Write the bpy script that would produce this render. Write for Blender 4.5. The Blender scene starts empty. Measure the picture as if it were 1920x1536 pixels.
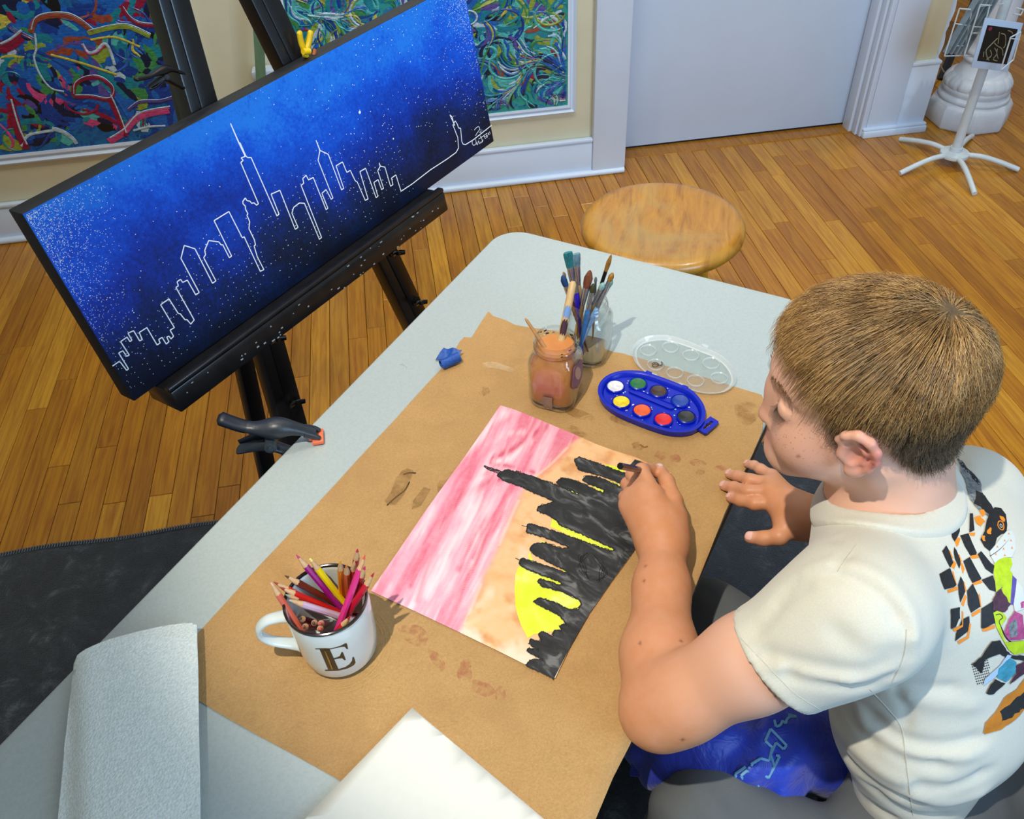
import bpy, bmesh, math, random
import numpy as np
from mathutils import Vector, Matrix, noise
from mathutils.bvhtree import BVHTree

random.seed(7)
rng = np.random.default_rng(7)
SC = bpy.context.scene
COL = SC.collection

# ------------------------------------------------------------------ camera
F = 1600.0
PITCH, ROLL, YAW, EYE = math.radians(43.6), math.radians(3.16), math.radians(6.85), 1.60
_c, _s = math.cos(PITCH), math.sin(PITCH)
_fw = np.array([0, _c, -_s]); _up = np.array([0, _s, _c]); _rt = np.array([1.0, 0, 0])
_cr, _sr = math.cos(ROLL), math.sin(ROLL)
_R = np.array([[math.cos(-YAW), -math.sin(-YAW), 0], [math.sin(-YAW), math.cos(-YAW), 0], [0, 0, 1]])
CX = _R @ (_rt * _cr - _up * _sr)
CY = _R @ (_rt * _sr + _up * _cr)
FW = _R @ _fw
CAM = np.array([0, 0, EYE])

def ray(u, v): return CX * (u - 960) / F - CY * (v - 768) / F + FW
def P(u, v, z=0.0):            # point of the photograph on the level at height z
    d = ray(u, v); return CAM + d * (z - EYE) / d[2]
def PY(u, v, y):               # ... on a wall plane
    d = ray(u, v); return CAM + d * y / d[1]
def PD(u, v, k): return CAM + ray(u, v) * k
def V(a): return Vector((float(a[0]), float(a[1]), float(a[2])))

cam_data = bpy.data.cameras.new('camera')
cam_data.sensor_width = 36; cam_data.lens = 36 * F / 1920
cam_data.clip_start = 0.05; cam_data.clip_end = 60
cam = bpy.data.objects.new('camera', cam_data); COL.objects.link(cam)
cam.matrix_world = Matrix(((CX[0], CY[0], -FW[0], CAM[0]), (CX[1], CY[1], -FW[1], CAM[1]), (CX[2], CY[2], -FW[2], CAM[2]), (0, 0, 0, 1)))
SC.camera = cam

# ------------------------------------------------------------------ light
w = bpy.data.worlds.new('world'); SC.world = w; w.use_nodes = True
w.node_tree.nodes['Background'].inputs[0].default_value = (0.80, 0.90, 1.0, 1)
w.node_tree.nodes['Background'].inputs[1].default_value = 0.27

def lamp(kind, loc, target, power, color, size=0.1, spot=60, blend=0.3, sy=None):
    d = bpy.data.lights.new(kind.lower() + '_light', kind)
    d.energy = power; d.color = color
    if kind == 'AREA':
        d.size = size
        if sy: d.shape = 'RECTANGLE'; d.size_y = sy
    else:
        d.shadow_soft_size = size
    if kind == 'SPOT':
        d.spot_size = math.radians(spot); d.spot_blend = blend
    o = bpy.data.objects.new(kind.lower() + '_light', d); COL.objects.link(o)
    o.location = loc
    o.rotation_euler = (Vector(target) - Vector(loc)).to_track_quat('-Z', 'Y').to_euler()
    return o
WARM = (1.0, 0.93, 0.80)
lamp('SPOT', (-0.42, 0.05, 2.75), (0.42, 0.98, 0.74), 178, WARM, 0.018, 45, 0.38)
lamp('SPOT', (-0.9, 1.2, 2.8), (-0.8, 2.1, 0.0), 50, WARM, 0.03, 80, 0.8)
lamp('SPOT', (1.3, 1.0, 2.8), (1.25, 2.3, 0.0), 58, WARM, 0.03, 85, 0.7)
lamp('SPOT', (2.9, 3.2, 2.8), (2.9, 3.3, 0.0), 60, WARM, 0.04, 70, 0.6)
lamp('AREA', (1.9, -1.6, 1.9), (0.9, 1.6, 0.6), 74, (0.42, 0.68, 1.0), 1.6, sy=1.4)
lamp('SPOT', (0.2, 1.5, 2.85), (0.2, 2.9, 0.5), 75, (0.94, 0.97, 1.0), 0.3, 110, 0.9)
lamp('AREA', (0.6, 2.0, 2.85), (0.6, 2.0, 0.0), 17, (1.0, 0.96, 0.9), 2.4, sy=2.0)
SC.view_settings.view_transform = 'Standard'
SC.view_settings.look = 'None'
SC.view_settings.exposure = 0.0
SC.view_settings.gamma = 1.0
SC.view_settings.use_curve_mapping = False

# ------------------------------------------------------------------ materials
def lin(h):
    h = h.lstrip('#'); o = []
    for i in (0, 2, 4):
        c = int(h[i:i + 2], 16) / 255
        o.append(c / 12.92 if c <= 0.04045 else ((c + 0.055) / 1.055) ** 2.4)
    return (o[0], o[1], o[2], 1.0)

class NT:
    def __init__(s, name):
        s.m = bpy.data.materials.new(name); s.m.use_nodes = True
        s.t = s.m.node_tree; s.b = s.t.nodes['Principled BSDF']
    def n(s, kind, **kw):
        nd = s.t.nodes.new(kind)
        for k, v in kw.items():
            if k.startswith('i_'):
                key = k[2:]
                key = int(key) if key.isdigit() else key.replace('_', ' ')
                if hasattr(v, 'is_output'): s.t.links.new(v, nd.inputs[key])
                else: nd.inputs[key].default_value = v
            else: setattr(nd, k, v)
        return nd
    def link(s, a, b): s.t.links.new(a, b)
    def set(s, key, v):
        if hasattr(v, 'is_output'): s.t.links.new(v, s.b.inputs[key])
        else: s.b.inputs[key].default_value = v
    def mix(s, fac, a, b, mode='MIX'):
        nd = s.t.nodes.new('ShaderNodeMix'); nd.data_type = 'RGBA'; nd.blend_type = mode
        for key, v in ((0, fac), (6, a), (7, b)):
            if hasattr(v, 'is_output'): s.t.links.new(v, nd.inputs[key])
            else: nd.inputs[key].default_value = v
        return nd.outputs[2]
    def ramp(s, fac, stops):
        nd = s.t.nodes.new('ShaderNodeValToRGB'); cr = nd.color_ramp
        while len(cr.elements) < len(stops): cr.elements.new(0.5)
        for e, (p, c) in zip(cr.elements, stops): e.position = p; e.color = c if len(c) == 4 else (*c, 1)
        s.t.links.new(fac, nd.inputs[0]); return nd.outputs[0]
    def coord(s, which='Object', scale=(1, 1, 1), rot=(0, 0, 0)):      # rotate first, then stretch
        tc = s.n('ShaderNodeTexCoord'); m0 = s.n('ShaderNodeMapping', i_Rotation=rot); mp = s.n('ShaderNodeMapping', i_Scale=scale)
        s.link(tc.outputs[which], m0.inputs[0]); s.link(m0.outputs[0], mp.inputs[0]); return mp.outputs[0]
    def noise(s, vec, scale=5, detail=4, rough=0.5, dist=0.0):
        return s.n('ShaderNodeTexNoise', i_Vector=vec, i_Scale=scale, i_Detail=detail, i_Roughness=rough, i_Distortion=dist).outputs[0]
    def bump(s, h, strength=0.3, dist=0.002):
        nd = s.n('ShaderNodeBump', i_Strength=strength, i_Distance=dist); s.link(h, nd.inputs['Height']); s.link(nd.outputs[0], s.b.inputs['Normal'])

MATS = {}
def mat(name, col, rough=0.5, metal=0.0, var=0.0, scale=20, bump=0.0, bscale=None, coat=0, spec=0.5, col2=None, stretch=(1, 1, 1)):
    if name in MATS: return MATS[name]
    t = NT(name); c = lin(col) if isinstance(col, str) else col
    vec = t.coord('Object', stretch)
    nz = t.noise(vec, scale, 5, 0.6)
    if col2 or var:
        c2 = lin(col2) if col2 else tuple(max(0, x * (1 - var)) for x in c[:3]) + (1,)
        c1 = c if col2 else tuple(min(1, x * (1 + var * 0.6)) for x in c[:3]) + (1,)
        t.set('Base Color', t.ramp(nz, [(0.3, c2), (0.7, c1)]))
    else: t.set('Base Color', c)
    t.set('Roughness', rough); t.set('Metallic', metal); t.set('Specular IOR Level', spec)
    if coat: t.set('Coat Weight', coat); t.set('Coat Roughness', 0.12)
    if bump: t.bump(t.noise(vec, bscale or scale * 3, 3), bump)
    MATS[name] = t.m
    return t.m

# ------------------------------------------------------------------ mesh building
class MB:
    def __init__(s): s.v = []; s.f = []; s.c = None; s.mi = []
    def add(s, vs, fs, mi=0):
        o = len(s.v); s.v.extend([tuple(map(float, p)) for p in vs]); s.f.extend([tuple(o + i for i in f) for f in fs]); s.mi.extend([mi] * len(fs)); return o
    def box(s, lo, hi, mi=0):
        (x0, y0, z0), (x1, y1, z1) = lo, hi
        s.add([(x0, y0, z0), (x1, y0, z0), (x1, y1, z0), (x0, y1, z0), (x0, y0, z1), (x1, y0, z1), (x1, y1, z1), (x0, y1, z1)],
              [(0, 3, 2, 1), (4, 5, 6, 7), (0, 1, 5, 4), (1, 2, 6, 5), (2, 3, 7, 6), (3, 0, 4, 7)], mi); return s
    def obox(s, c, ax, ay, az, mi=0):      # centre and three half-axis vectors
        c, ax, ay, az = [np.array(q, float) for q in (c, ax, ay, az)]
        vs = [c + i * ax + j * ay + k * az for k in (-1, 1) for i, j in ((-1, -1), (1, -1), (1, 1), (-1, 1))]
        s.add(vs, [(0, 3, 2, 1), (4, 5, 6, 7), (0, 1, 5, 4), (1, 2, 6, 5), (2, 3, 7, 6), (3, 0, 4, 7)], mi); return s
    def tube(s, pts, r, seg=10, cap=True, flat=None, upv=None, mi=0):
        pts = [np.array(p, float) for p in pts]; n = len(pts)
        rs = [r] * n if np.isscalar(r) else list(r)
        prev = None; rings = []
        for i in range(n):
            t = pts[min(i + 1, n - 1)] - pts[max(i - 1, 0)]; t /= (np.linalg.norm(t) + 1e-12)
            if prev is None:
                a = np.array(upv if upv is not None else ([0, 0, 1] if abs(t[2]) < 0.9 else [1, 0, 0]), float)
            else: a = prev
            a = a - t * (a @ t); a /= np.linalg.norm(a); b = np.cross(t, a); prev = a
            ra, rb = (rs[i] if not isinstance(rs[i], (tuple, list)) else rs[i][0]), (rs[i] if not isinstance(rs[i], (tuple, list)) else rs[i][1])
            rings.append([pts[i] + a * ra * math.cos(q) + b * rb * math.sin(q) for q in [2 * math.pi * k / seg for k in range(seg)]])
        s.rings(rings, cap, mi); return s
    def rings(s, rings, cap=True, mi=0, closed=False):
        m = len(rings[0]); vs = [p for r in rings for p in r]; fs = []
        n = len(rings)
        for i in range(n if closed else n - 1):
            j = (i + 1) % n
            for k in range(m):
                l = (k + 1) % m
                fs.append((i * m + k, i * m + l, j * m + l, j * m + k))
        if cap and not closed:
            fs.append(tuple(range(m - 1, -1, -1))); fs.append(tuple((n - 1) * m + k for k in range(m)))
        s.add(vs, fs, mi); return s
    def lathe(s, prof, c=(0, 0, 0), seg=40, cap=False, mi=0, wob=None):
        rings = []
        for (r, z) in prof:
            rings.append([(c[0] + r * (wob(k, z) if wob else 1) * math.cos(2 * math.pi * k / seg), c[1] + r * (wob(k, z) if wob else 1) * math.sin(2 * math.pi * k / seg), c[2] + z) for k in range(seg)])
        s.rings(rings, cap, mi); return s
    def prism(s, poly, z0, z1, mi=0):       # 2D outline extruded in z
        n = len(poly)
        s.add([(p[0], p[1], z0) for p in poly] + [(p[0], p[1], z1) for p in poly],
              [tuple(range(n - 1, -1, -1)), tuple(range(n, 2 * n))] + [(i, (i + 1) % n, n + (i + 1) % n, n + i) for i in range(n)], mi); return s

def finish(o, smooth=True, bevel=0, angle=40, seg=2):
    me = o.data
    bm = bmesh.new(); bm.from_mesh(me)
    if bevel:
        es = [e for e in bm.edges if len(e.link_faces) == 2 and e.calc_face_angle(0) > math.radians(35)]
        bmesh.ops.bevel(bm, geom=es, offset=bevel, segments=seg, affect='EDGES', profile=0.5, clamp_overlap=True)
    bmesh.ops.recalc_face_normals(bm, faces=bm.faces)
    for f in bm.faces: f.smooth = smooth
    for e in bm.edges:
        if len(e.link_faces) == 2 and e.calc_face_angle(0) > math.radians(angle): e.smooth = False
    bm.to_mesh(me); bm.free()

def obj(name, mb, m, parent=None, smooth=True, bevel=0, angle=40, fin=True, seg=2):
    me = bpy.data.meshes.new(name)
    if isinstance(mb, MB):
        me.from_pydata(mb.v, [], mb.f)
        if any(mb.mi): me.polygons.foreach_set('material_index', mb.mi)
    else: me.from_pydata(mb[0], [], mb[1])
    for q in (m if isinstance(m, (list, tuple)) else [m]): me.materials.append(q)
    o = bpy.data.objects.new(name, me); COL.objects.link(o)
    if fin: finish(o, smooth, bevel, angle, seg)
    if parent is not None: o.parent = parent; o.matrix_parent_inverse = (Matrix.Translation(parent.location) @ parent.rotation_euler.to_matrix().to_4x4()).inverted()
    return o

def tag(o, label=None, cat=None, group=None, kind=None):
    if label: o['label'] = label
    if cat: o['category'] = cat
    if group: o['group'] = group
    if kind: o['kind'] = kind
    return o

def thing(name, label, cat, loc=(0, 0, 0), group=None):
    o = bpy.data.objects.new(name, None); COL.objects.link(o); o.location = V(loc); o.empty_display_size = 0.05
    return tag(o, label, cat, group)

def struct(name, mb, m, parent=None, **kw):
    o = obj(name, mb, m, parent, **kw)
    if parent is None: o['kind'] = 'structure'
    return o

def rrect(hx, hy, r, n=6):
    out = []
    for cx, cy, a0 in ((hx - r, hy - r, 0), (-hx + r, hy - r, 90), (-hx + r, -hy + r, 180), (hx - r, -hy + r, 270)):
        for k in range(n + 1):
            a = math.radians(a0 + 90 * k / n); out.append((cx + r * math.cos(a), cy + r * math.sin(a)))
    return out

def catmull(pts, n=6, closed=False):
    pts = [np.array(p, float) for p in pts]; out = []; m = len(pts)
    rg = range(m if closed else m - 1)
    for i in rg:
        p0 = pts[(i - 1) % m] if closed or i > 0 else pts[0]; p1 = pts[i]; p2 = pts[(i + 1) % m]
        p3 = pts[(i + 2) % m] if closed or i + 2 < m else pts[-1]
        for k in range(n):
            t = k / n
            out.append(0.5 * ((2 * p1) + (-p0 + p2) * t + (2 * p0 - 5 * p1 + 4 * p2 - p3) * t * t + (-p0 + 3 * p1 - 3 * p2 + p3) * t ** 3))
    if not closed: out.append(pts[-1])
    return out

def flat_poly(pts2, z, subdiv=0):
    """triangulated filled outline at height z (list of xy or xyz)"""
    from mathutils.geometry import tessellate_polygon
    vs = [Vector((p[0], p[1], 0)) for p in pts2]
    tri = tessellate_polygon([vs])
    return [(p[0], p[1], z) for p in pts2], [tuple(t) for t in tri]
# ------------------------------------------------------------------ wood floor
def wood_material(name, stops, grain=(60, 3, 60), rough=0.28, coat=0.25, rand=True, axis=1):
    t = NT(name)
    tc = t.n('ShaderNodeTexCoord'); oi = t.n('ShaderNodeObjectInfo'); ge = t.n('ShaderNodeNewGeometry')
    rr = t.n('ShaderNodeMath', operation='ADD'); t.link(oi.outputs['Random'], rr.inputs[0]); t.link(ge.outputs['Random Per Island'], rr.inputs[1])
    fr = t.n('ShaderNodeMath', operation='FRACT'); t.link(rr.outputs[0], fr.inputs[0])
    off = t.n('ShaderNodeVectorMath', operation='SCALE'); off.inputs[0].default_value = (13.1, 37.7, 5.3); t.link(rr.outputs[0], off.inputs['Scale'])
    ad = t.n('ShaderNodeVectorMath', operation='ADD'); t.link(tc.outputs['Object'], ad.inputs[0]); t.link(off.outputs[0], ad.inputs[1])
    mp = t.n('ShaderNodeMapping', i_Scale=grain); t.link(ad.outputs[0], mp.inputs[0])
    g1 = t.noise(mp.outputs[0], 1.0, 6, 0.62, 0.6)
    mp2 = t.n('ShaderNodeMapping', i_Scale=tuple(q * 0.35 for q in grain)); t.link(ad.outputs[0], mp2.inputs[0])
    wv = t.n('ShaderNodeTexWave', wave_type='BANDS', bands_direction='X', i_Scale=0.9, i_Distortion=9.0, i_Detail=3.0, i_Detail_Scale=0.8)
    t.link(mp2.outputs[0], wv.inputs['Vector'])
    base = t.ramp(fr.outputs[0], stops)
    dark = t.mix(1.0, base, (0.62, 0.47, 0.30, 1), 'MULTIPLY')
    gf = t.ramp(g1, [(0.42, (0, 0, 0)), (0.72, (1, 1, 1))])
    c1 = t.mix(gf, base, dark)
    wf = t.ramp(wv.outputs['Fac'], [(0.0, (0.34, 0.34, 0.34)), (0.35, (0, 0, 0))])
    c2 = t.mix(wf, c1, dark)
    t.set('Base Color', c2); t.set('Roughness', rough); t.set('Coat Weight', coat); t.set('Coat Roughness', 0.18)
    t.bump(g1, 0.12, 0.001)
    return t.m
M_floor = wood_material('oak_floor', [(0.0, lin('#9c620a')), (0.2, lin('#bd8016')), (0.45, lin('#ad710e')), (0.65, lin('#cb9226')), (0.85, lin('#a0680c')), (1.0, lin('#b97d14'))], grain=(70, 5, 70), rough=0.36, coat=0.2)
M_gap = mat('floor_gap', '#3a2006', 0.9)

def Qp(p):
    d = np.array(p, float) - CAM; k = d @ FW
    return 960 + F * (d @ CX) / k, 768 - F * (d @ CY) / k, k

fb = MB(); fb.box((-3.0, -1.0, -0.05), (4.6, 7.0, -0.008))
floor = struct('floor', fb, M_gap)
planks = []
PW = 0.0565; x0 = 0.160
prnd = random.Random(21)
for i in range(-52, 74):
    xa = x0 + i * PW; y = -0.6 - prnd.random() * 0.8
    while y < 6.6:
        L = prnd.choice((0.28, 0.42, 0.55, 0.7, 0.85, 1.0)) * (0.85 + 0.3 * prnd.random())
        y2 = y + L
        if y < 2.95 <= y2 and xa < 2.0 and xa > 0.75: y2 = 2.975
        if y2 > -0.4: planks.append((xa, y, y2))
        y = y2
def seen(pl):
    xa, ya, yb = pl; n = 0
    for t in np.linspace(0.05, 0.95, 7):
        yy = ya + t * (yb - ya); u, v, k = Qp((xa + PW / 2, yy, 0))
        if k <= 0 or not (-20 < u < 1940 and -20 < v < 1556): continue
        if yy > 2.88 and xa < 0.80: continue
        if yy > 3.0 and xa < 2.0: continue
        if -1.6 < xa < 1.06 and yy < 1.40: continue
        # under the table top
        a = (v > 445 + (u - 925) * -1.023) and (v > 437 + (u - 1000) * 0.251) and u < 1560
        if a and not (u > 1330 and v < 1100 and u > 1437 - 0.43 * (v - 790)): continue
        if v > 600 and u > 1480: 
            if v > 560 and u < 1850: continue
        n += 1
    return n * (k > 0) / max(k, .1) ** 2 * (yb - ya) if n else 0
sc = sorted([(seen(p), p) for p in planks], key=lambda q: -q[0])
nvis = sum(1 for q in sc if q[0] > 0)
def plank_mesh(mb, xa, ya, yb):
    g = 0.0007; b = 0.0012; h = 0.0
    x1, x2, y1, y2 = xa + g, xa + PW - g, ya + g, yb - g
    mb.add([(x1, y1, -0.007), (x2, y1, -0.007), (x2, y2, -0.007), (x1, y2, -0.007), (x1, y1, h - b), (x2, y1, h - b), (x2, y2, h - b), (x1, y2, h - b),
            (x1 + b, y1 + b, h), (x2 - b, y1 + b, h), (x2 - b, y2 - b, h), (x1 + b, y2 - b, h)],
           [(0, 1, 5, 4), (1, 2, 6, 5), (2, 3, 7, 6), (3, 0, 4, 7), (4, 5, 9, 8), (5, 6, 10, 9), (6, 7, 11, 10), (7, 4, 8, 11), (8, 9, 10, 11)])
for s_, p in sc[:min(nvis, 295)]:
    mb = MB(); plank_mesh(mb, *p)
    obj('plank', mb, M_floor, floor, smooth=False, fin=False)
rest = MB()
for s_, p in sc[min(nvis, 295):]: plank_mesh(rest, *p)
tag(obj('planks', rest, M_floor, floor, smooth=False, fin=False), kind='stuff')

# ------------------------------------------------------------------ walls and trim
M_cream = mat('cream_paint', '#dcd6b6', 0.62, var=0.04, scale=6, bump=0.05, bscale=180)
M_white = mat('white_gloss_paint', '#d2e0f0', 0.33, var=0.03, scale=5, bump=0.04, bscale=60)
M_door = mat('door_paint', '#cddcee', 0.4, var=0.04, scale=3, bump=0.03, bscale=90)
M_dark = mat('dark_metal', '#22252a', 0.5, 0.4)
wb = MB(); wb.box((-3.0, 2.90, 0), (0.71, 3.06, 2.6)); struct('wall_back', wb, M_cream, bevel=0.001)
wl = MB(); wl.box((-3.06, -1.5, 0), (-3.0, 3.06, 2.6)); struct('wall_left', wl, M_cream)
b = MB(); b.box((-3.0, 2.882, 0.0), (0.70, 2.899, 0.135)); b.box((-3.0, 2.876, 0.135), (0.70, 2.899, 0.147))
bb = struct('baseboard_back', b, M_white, bevel=0.003)
q = MB(); q.tube([(-3.0, 2.876, 0.011), (0.822, 2.876, 0.011)], 0.012, 12, upv=(0, 1, 0))
obj('shoe_moulding', q, M_white, bb)
c = MB(); c.box((0.70, 2.872, 0.0), (0.824, 3.05, 2.6)); struct('trim_1', c, M_white, bevel=0.003)
d = MB(); d.box((0.824, 3.045, 0.012), (1.80, 3.085, 2.4)); door = struct('door_1', d, M_door, bevel=0.002)
d = MB(); d.box((0.824, 3.05, 0.0), (1.80, 3.075, 0.011)); obj('door_sweep', d, M_dark, door)
d = MB(); d.box((0.824, 2.977, -0.006), (1.80, 3.09, 0.004)); tr = struct('trim_2', d, M_floor, bevel=0.002)
# right jamb, casing and wall end
j = MB(); j.box((1.766, 2.985, 0), (1.80, 3.042, 2.6)); j.box((1.778, 2.955, 0), (1.80, 2.985, 2.6)); j.box((1.788, 2.935, 0), (1.81, 2.955, 2.6))
j.box((1.81, 2.935, 0), (1.935, 3.09, 2.6)); struct('trim_3', j, M_white, bevel=0.004)
e = MB(); e.box((1.935, 2.957, 0.0), (2.035, 3.09, 2.6)); struct('wall_right', e, M_cream, bevel=0.001)
e = MB(); e.box((1.935, 2.940, 0.0), (2.050, 3.09, 0.262)); e.box((1.935, 2.936, 0.262), (2.052, 3.09, 0.274))
br = struct('baseboard_right', e, M_white, bevel=0.003)
e = MB(); e.box((1.795, 2.915, 0.0), (2.056, 2.945, 0.026)); e.box((1.795, 2.922, 0.026), (2.056, 2.945, 0.036)); obj('shoe_moulding', e, M_white, br, bevel=0.004)
# carved scalloped bracket on the wall end
sc_pts = [(2.035, 0.255)]
for k in range(0, 61):
    z = 0.255 + k * 0.012
    x = 2.047 + 0.013 * abs(math.sin(k * 0.31)) + 0.0004 * k + (0.006 if k % 10 < 2 else 0)
    sc_pts.append((x, z))
sc_pts.append((2.035, 0.255 + 60 * 0.012))
e = MB(); n = len(sc_pts)
e.add([(x, 2.975, z) for x, z in sc_pts] + [(x, 3.0, z) for x, z in sc_pts], [tuple(range(n)), tuple(range(2 * n - 1, n - 1, -1))] + [(i, n + i, n + (i + 1) % n, (i + 1) % n) for i in range(n)])
tag(obj('carved_bracket', e, M_white), 'pale scalloped carved edging fixed to the wall end', 'trim')
# far room
M_pink = mat('far_wall_paint', '#b98f8a', 0.7)
f = MB(); f.box((1.6, 6.6, 0), (5.0, 6.7, 2.6)); struct('wall_far', f, M_pink)
f = MB(); f.box((1.6, 6.57, 0), (5.0, 6.6, 0.16)); struct('baseboard_far', f, M_white)

# ------------------------------------------------------------------ abstract paintings on the back wall
def ribbon(mb, pts, w, yoff, depth, colidx, taper=True):
    """flat brush stroke in the x-z plane, slightly domed, facing -y"""
    pts = np.array(pts); n = len(pts)
    d = np.gradient(pts, axis=0); L = np.linalg.norm(d, axis=1)[:, None] + 1e-9; d = d / L
    nn = np.stack([-d[:, 1], d[:, 0]], 1)
    rings = []
    o = len(mb.v); vs = []
    for i in range(n):
        f = math.sin(math.pi * min(1, max(0.06, i / (n - 1)) if i < n / 2 else max(0.06, 1 - i / (n - 1)) * 1)) ** 0.45 if taper else 1
        a = pts[i] + nn[i] * w * f / 2; b_ = pts[i] - nn[i] * w * f / 2; m_ = pts[i]
        vs += [(a[0], yoff, a[1]), (m_[0], yoff - depth, m_[1]), (b_[0], yoff, b_[1])]
    fs = []
    for i in range(n - 1):
        k = i * 3
        fs += [(k, k + 1, k + 4, k + 3), (k + 1, k + 2, k + 5, k + 4)]
    mb.add(vs, fs, colidx)

def paint_mats(names_cols):
    out = []
    for nm, c in names_cols:
        out.append(mat(nm, c, 0.32, var=0.45, scale=70, stretch=(1, 1, 3), bump=0.25, bscale=260, coat=0.15))
    return out
PAL = paint_mats([('paint_deep_blue', '#0b3b8f'), ('paint_blue', '#1360b4'), ('paint_teal', '#0f7f8f'), ('paint_green', '#3c8a4a'), ('paint_lime', '#8ca03a'), ('paint_yellow', '#c4b848'),
                  ('paint_crimson', '#8e1238'), ('paint_pink', '#c8467c'), ('paint_rust', '#96452e'), ('paint_white', '#b4cbd6'), ('paint_navy', '#0a1a3c'), ('paint_violet', '#5a4a96'), ('paint_aqua', '#4fb3ae'), ('paint_black', '#0a0d12')])

def abstract(name, label, x0, x1, z0, z1, y, weights, seed, under, nst, frame_w, frame_mats, big):
    r = random.Random(seed)
    t = thing(name, label, 'painting', ((x0 + x1) / 2, y, z0))
    can = MB(); can.box((x0, y - 0.012, z0), (x1, y + 0.006, z1))
    obj('canvas', can, under, t)
    fr = MB(); fw = frame_w; yo = y - 0.026
    outer = [(x0 - fw, z0 - fw), (x1 + fw, z0 - fw), (x1 + fw, z1 + fw), (x0 - fw, z1 + fw)]
    prof = [(0, 0.010), (0.0, 0.024), (0.25, 0.026), (0.45, 0.019), (0.6, 0.019), (0.8, 0.026), (1.0, 0.02), (1.0, 0.0)]
    rings = []
    for q_, h in prof:
        rings.append([(px + (q_ - 0) * sx * fw, y + 0.008 - h, pz + q_ * sz * fw) for (px, pz), (sx, sz) in zip([(x0, z0), (x1, z0), (x1, z1), (x0, z1)], [(-1, -1), (1, -1), (1, 1), (-1, 1)])])
    fr.rings(rings, cap=False); obj('frame', fr, frame_mats, t, angle=25)
    st = MB()
    def fld(x, z, ph):
        return noise.noise(Vector((x * 3.1 + ph, z * 3.1, seed))) * 7 + noise.noise(Vector((x * 9, z * 9, ph + 4))) * 2
    idx = [k for k, wt in enumerate(weights) for _ in range(wt)]
    def clipok(pts, wd): return [p for p in pts if x0 + 0.002 + wd < p[0] < x1 - 0.002 - wd and z0 + 0.002 + wd < p[1] < z1 - 0.002 - wd]
    lvl = 0
    for k in range(nst):
        frac = k / nst
        w_ = (big * (1 - frac) ** 1.2 + 0.0052) * (0.6 + 0.9 * r.random())
        L = (0.06 + 0.16 * r.random()) * (1.0 if frac < 0.5 else 0.55)
        x = r.uniform(x0, x1); z = r.uniform(z0, z1); kind = r.random()
        col_ = r.choice(idx)
        pts = []
        if kind < 0.28:
            R_ = r.uniform(0.02, 0.075); a0 = r.uniform(0, 6.28); sp = r.uniform(1.2, 4.2)
            pts = [(x + R_ * math.cos(a0 + sp * i / 18), z + R_ * (0.8) * math.sin(a0 + sp * i / 18)) for i in range(19)]
        else:
            a = fld(x, z, 0); xx, zz = x, z
            n_ = 16
            for i in range(n_):
                pts.append((xx, zz)); a = fld(xx, zz, 0) + 0.5 * math.sin(i * 0.5) * (kind > 0.8)
                xx += math.cos(a) * L / n_; zz += math.sin(a) * L / n_
        reps = 1 if r.random() < 0.7 else r.randint(2, 4)
        for m_ in range(reps):
            pp = clipok([(p[0] + m_ * w_ * 0.9, p[1] + m_ * w_ * 0.5) for p in pts], w_ / 2)
            if len(pp) < 5: continue
            if np.linalg.norm(np.diff(np.array(pp), axis=0), axis=1).max() > 0.05: continue
            lvl += 1
            ribbon(st, pp, w_, y - 0.0125 - 0.0000012 * lvl, 0.0006 + 0.0016 * min(1, frac + 0.2) * (w_ < 0.012), col_ if m_ % 2 == 0 else r.choice(idx))
    tag(obj('brush_strokes', st, PAL, t, smooth=True, fin=False), kind='stuff')
    return t
def under_mat(name, cols, scale=9):
    t = NT(name); v = t.coord('Object'); nz = t.noise(v, scale, 4, 0.6, 2.5)
    t.set('Base Color', t.ramp(nz, [(0.25 + 0.5 * i / (len(cols) - 1), lin(c)) for i, c in enumerate(cols)])); t.set('Roughness', 0.4); return t.m
U1 = under_mat('underpaint_blue', ['#0a1c4a', '#0e4590', '#146a9a', '#0f3f88', '#3a7a50'])
U2 = under_mat('underpaint_teal', ['#0c3f7a', '#14808c', '#2c9a80', '#1568a8', '#7fae48'], 14)
#            dblue blue teal green lime yel crim pink rust white navy viol aqua black
W1 = [17, 18, 7, 5, 2, 1, 3, 2, 1, 1, 8, 2, 3, 2]
W2 = [6, 8, 10, 5, 4, 2, 1, 0, 1, 5, 3, 2, 10, 1]
abstract('abstract_painting', 'framed abstract painting with crimson loops and arcs on deep blue, on the wall at left', -1.90, -0.62, 0.320, 1.30, 2.897, W1, 3, U1, 800, 0.037, M_white, 0.075)
abstract('abstract_painting', 'framed abstract painting of swirling teal, lime and white strokes, beside the white door', -0.30, 0.605, 0.282, 1.20, 2.897, W2, 11, U2, 2000, 0.030, M_white, 0.022)
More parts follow.
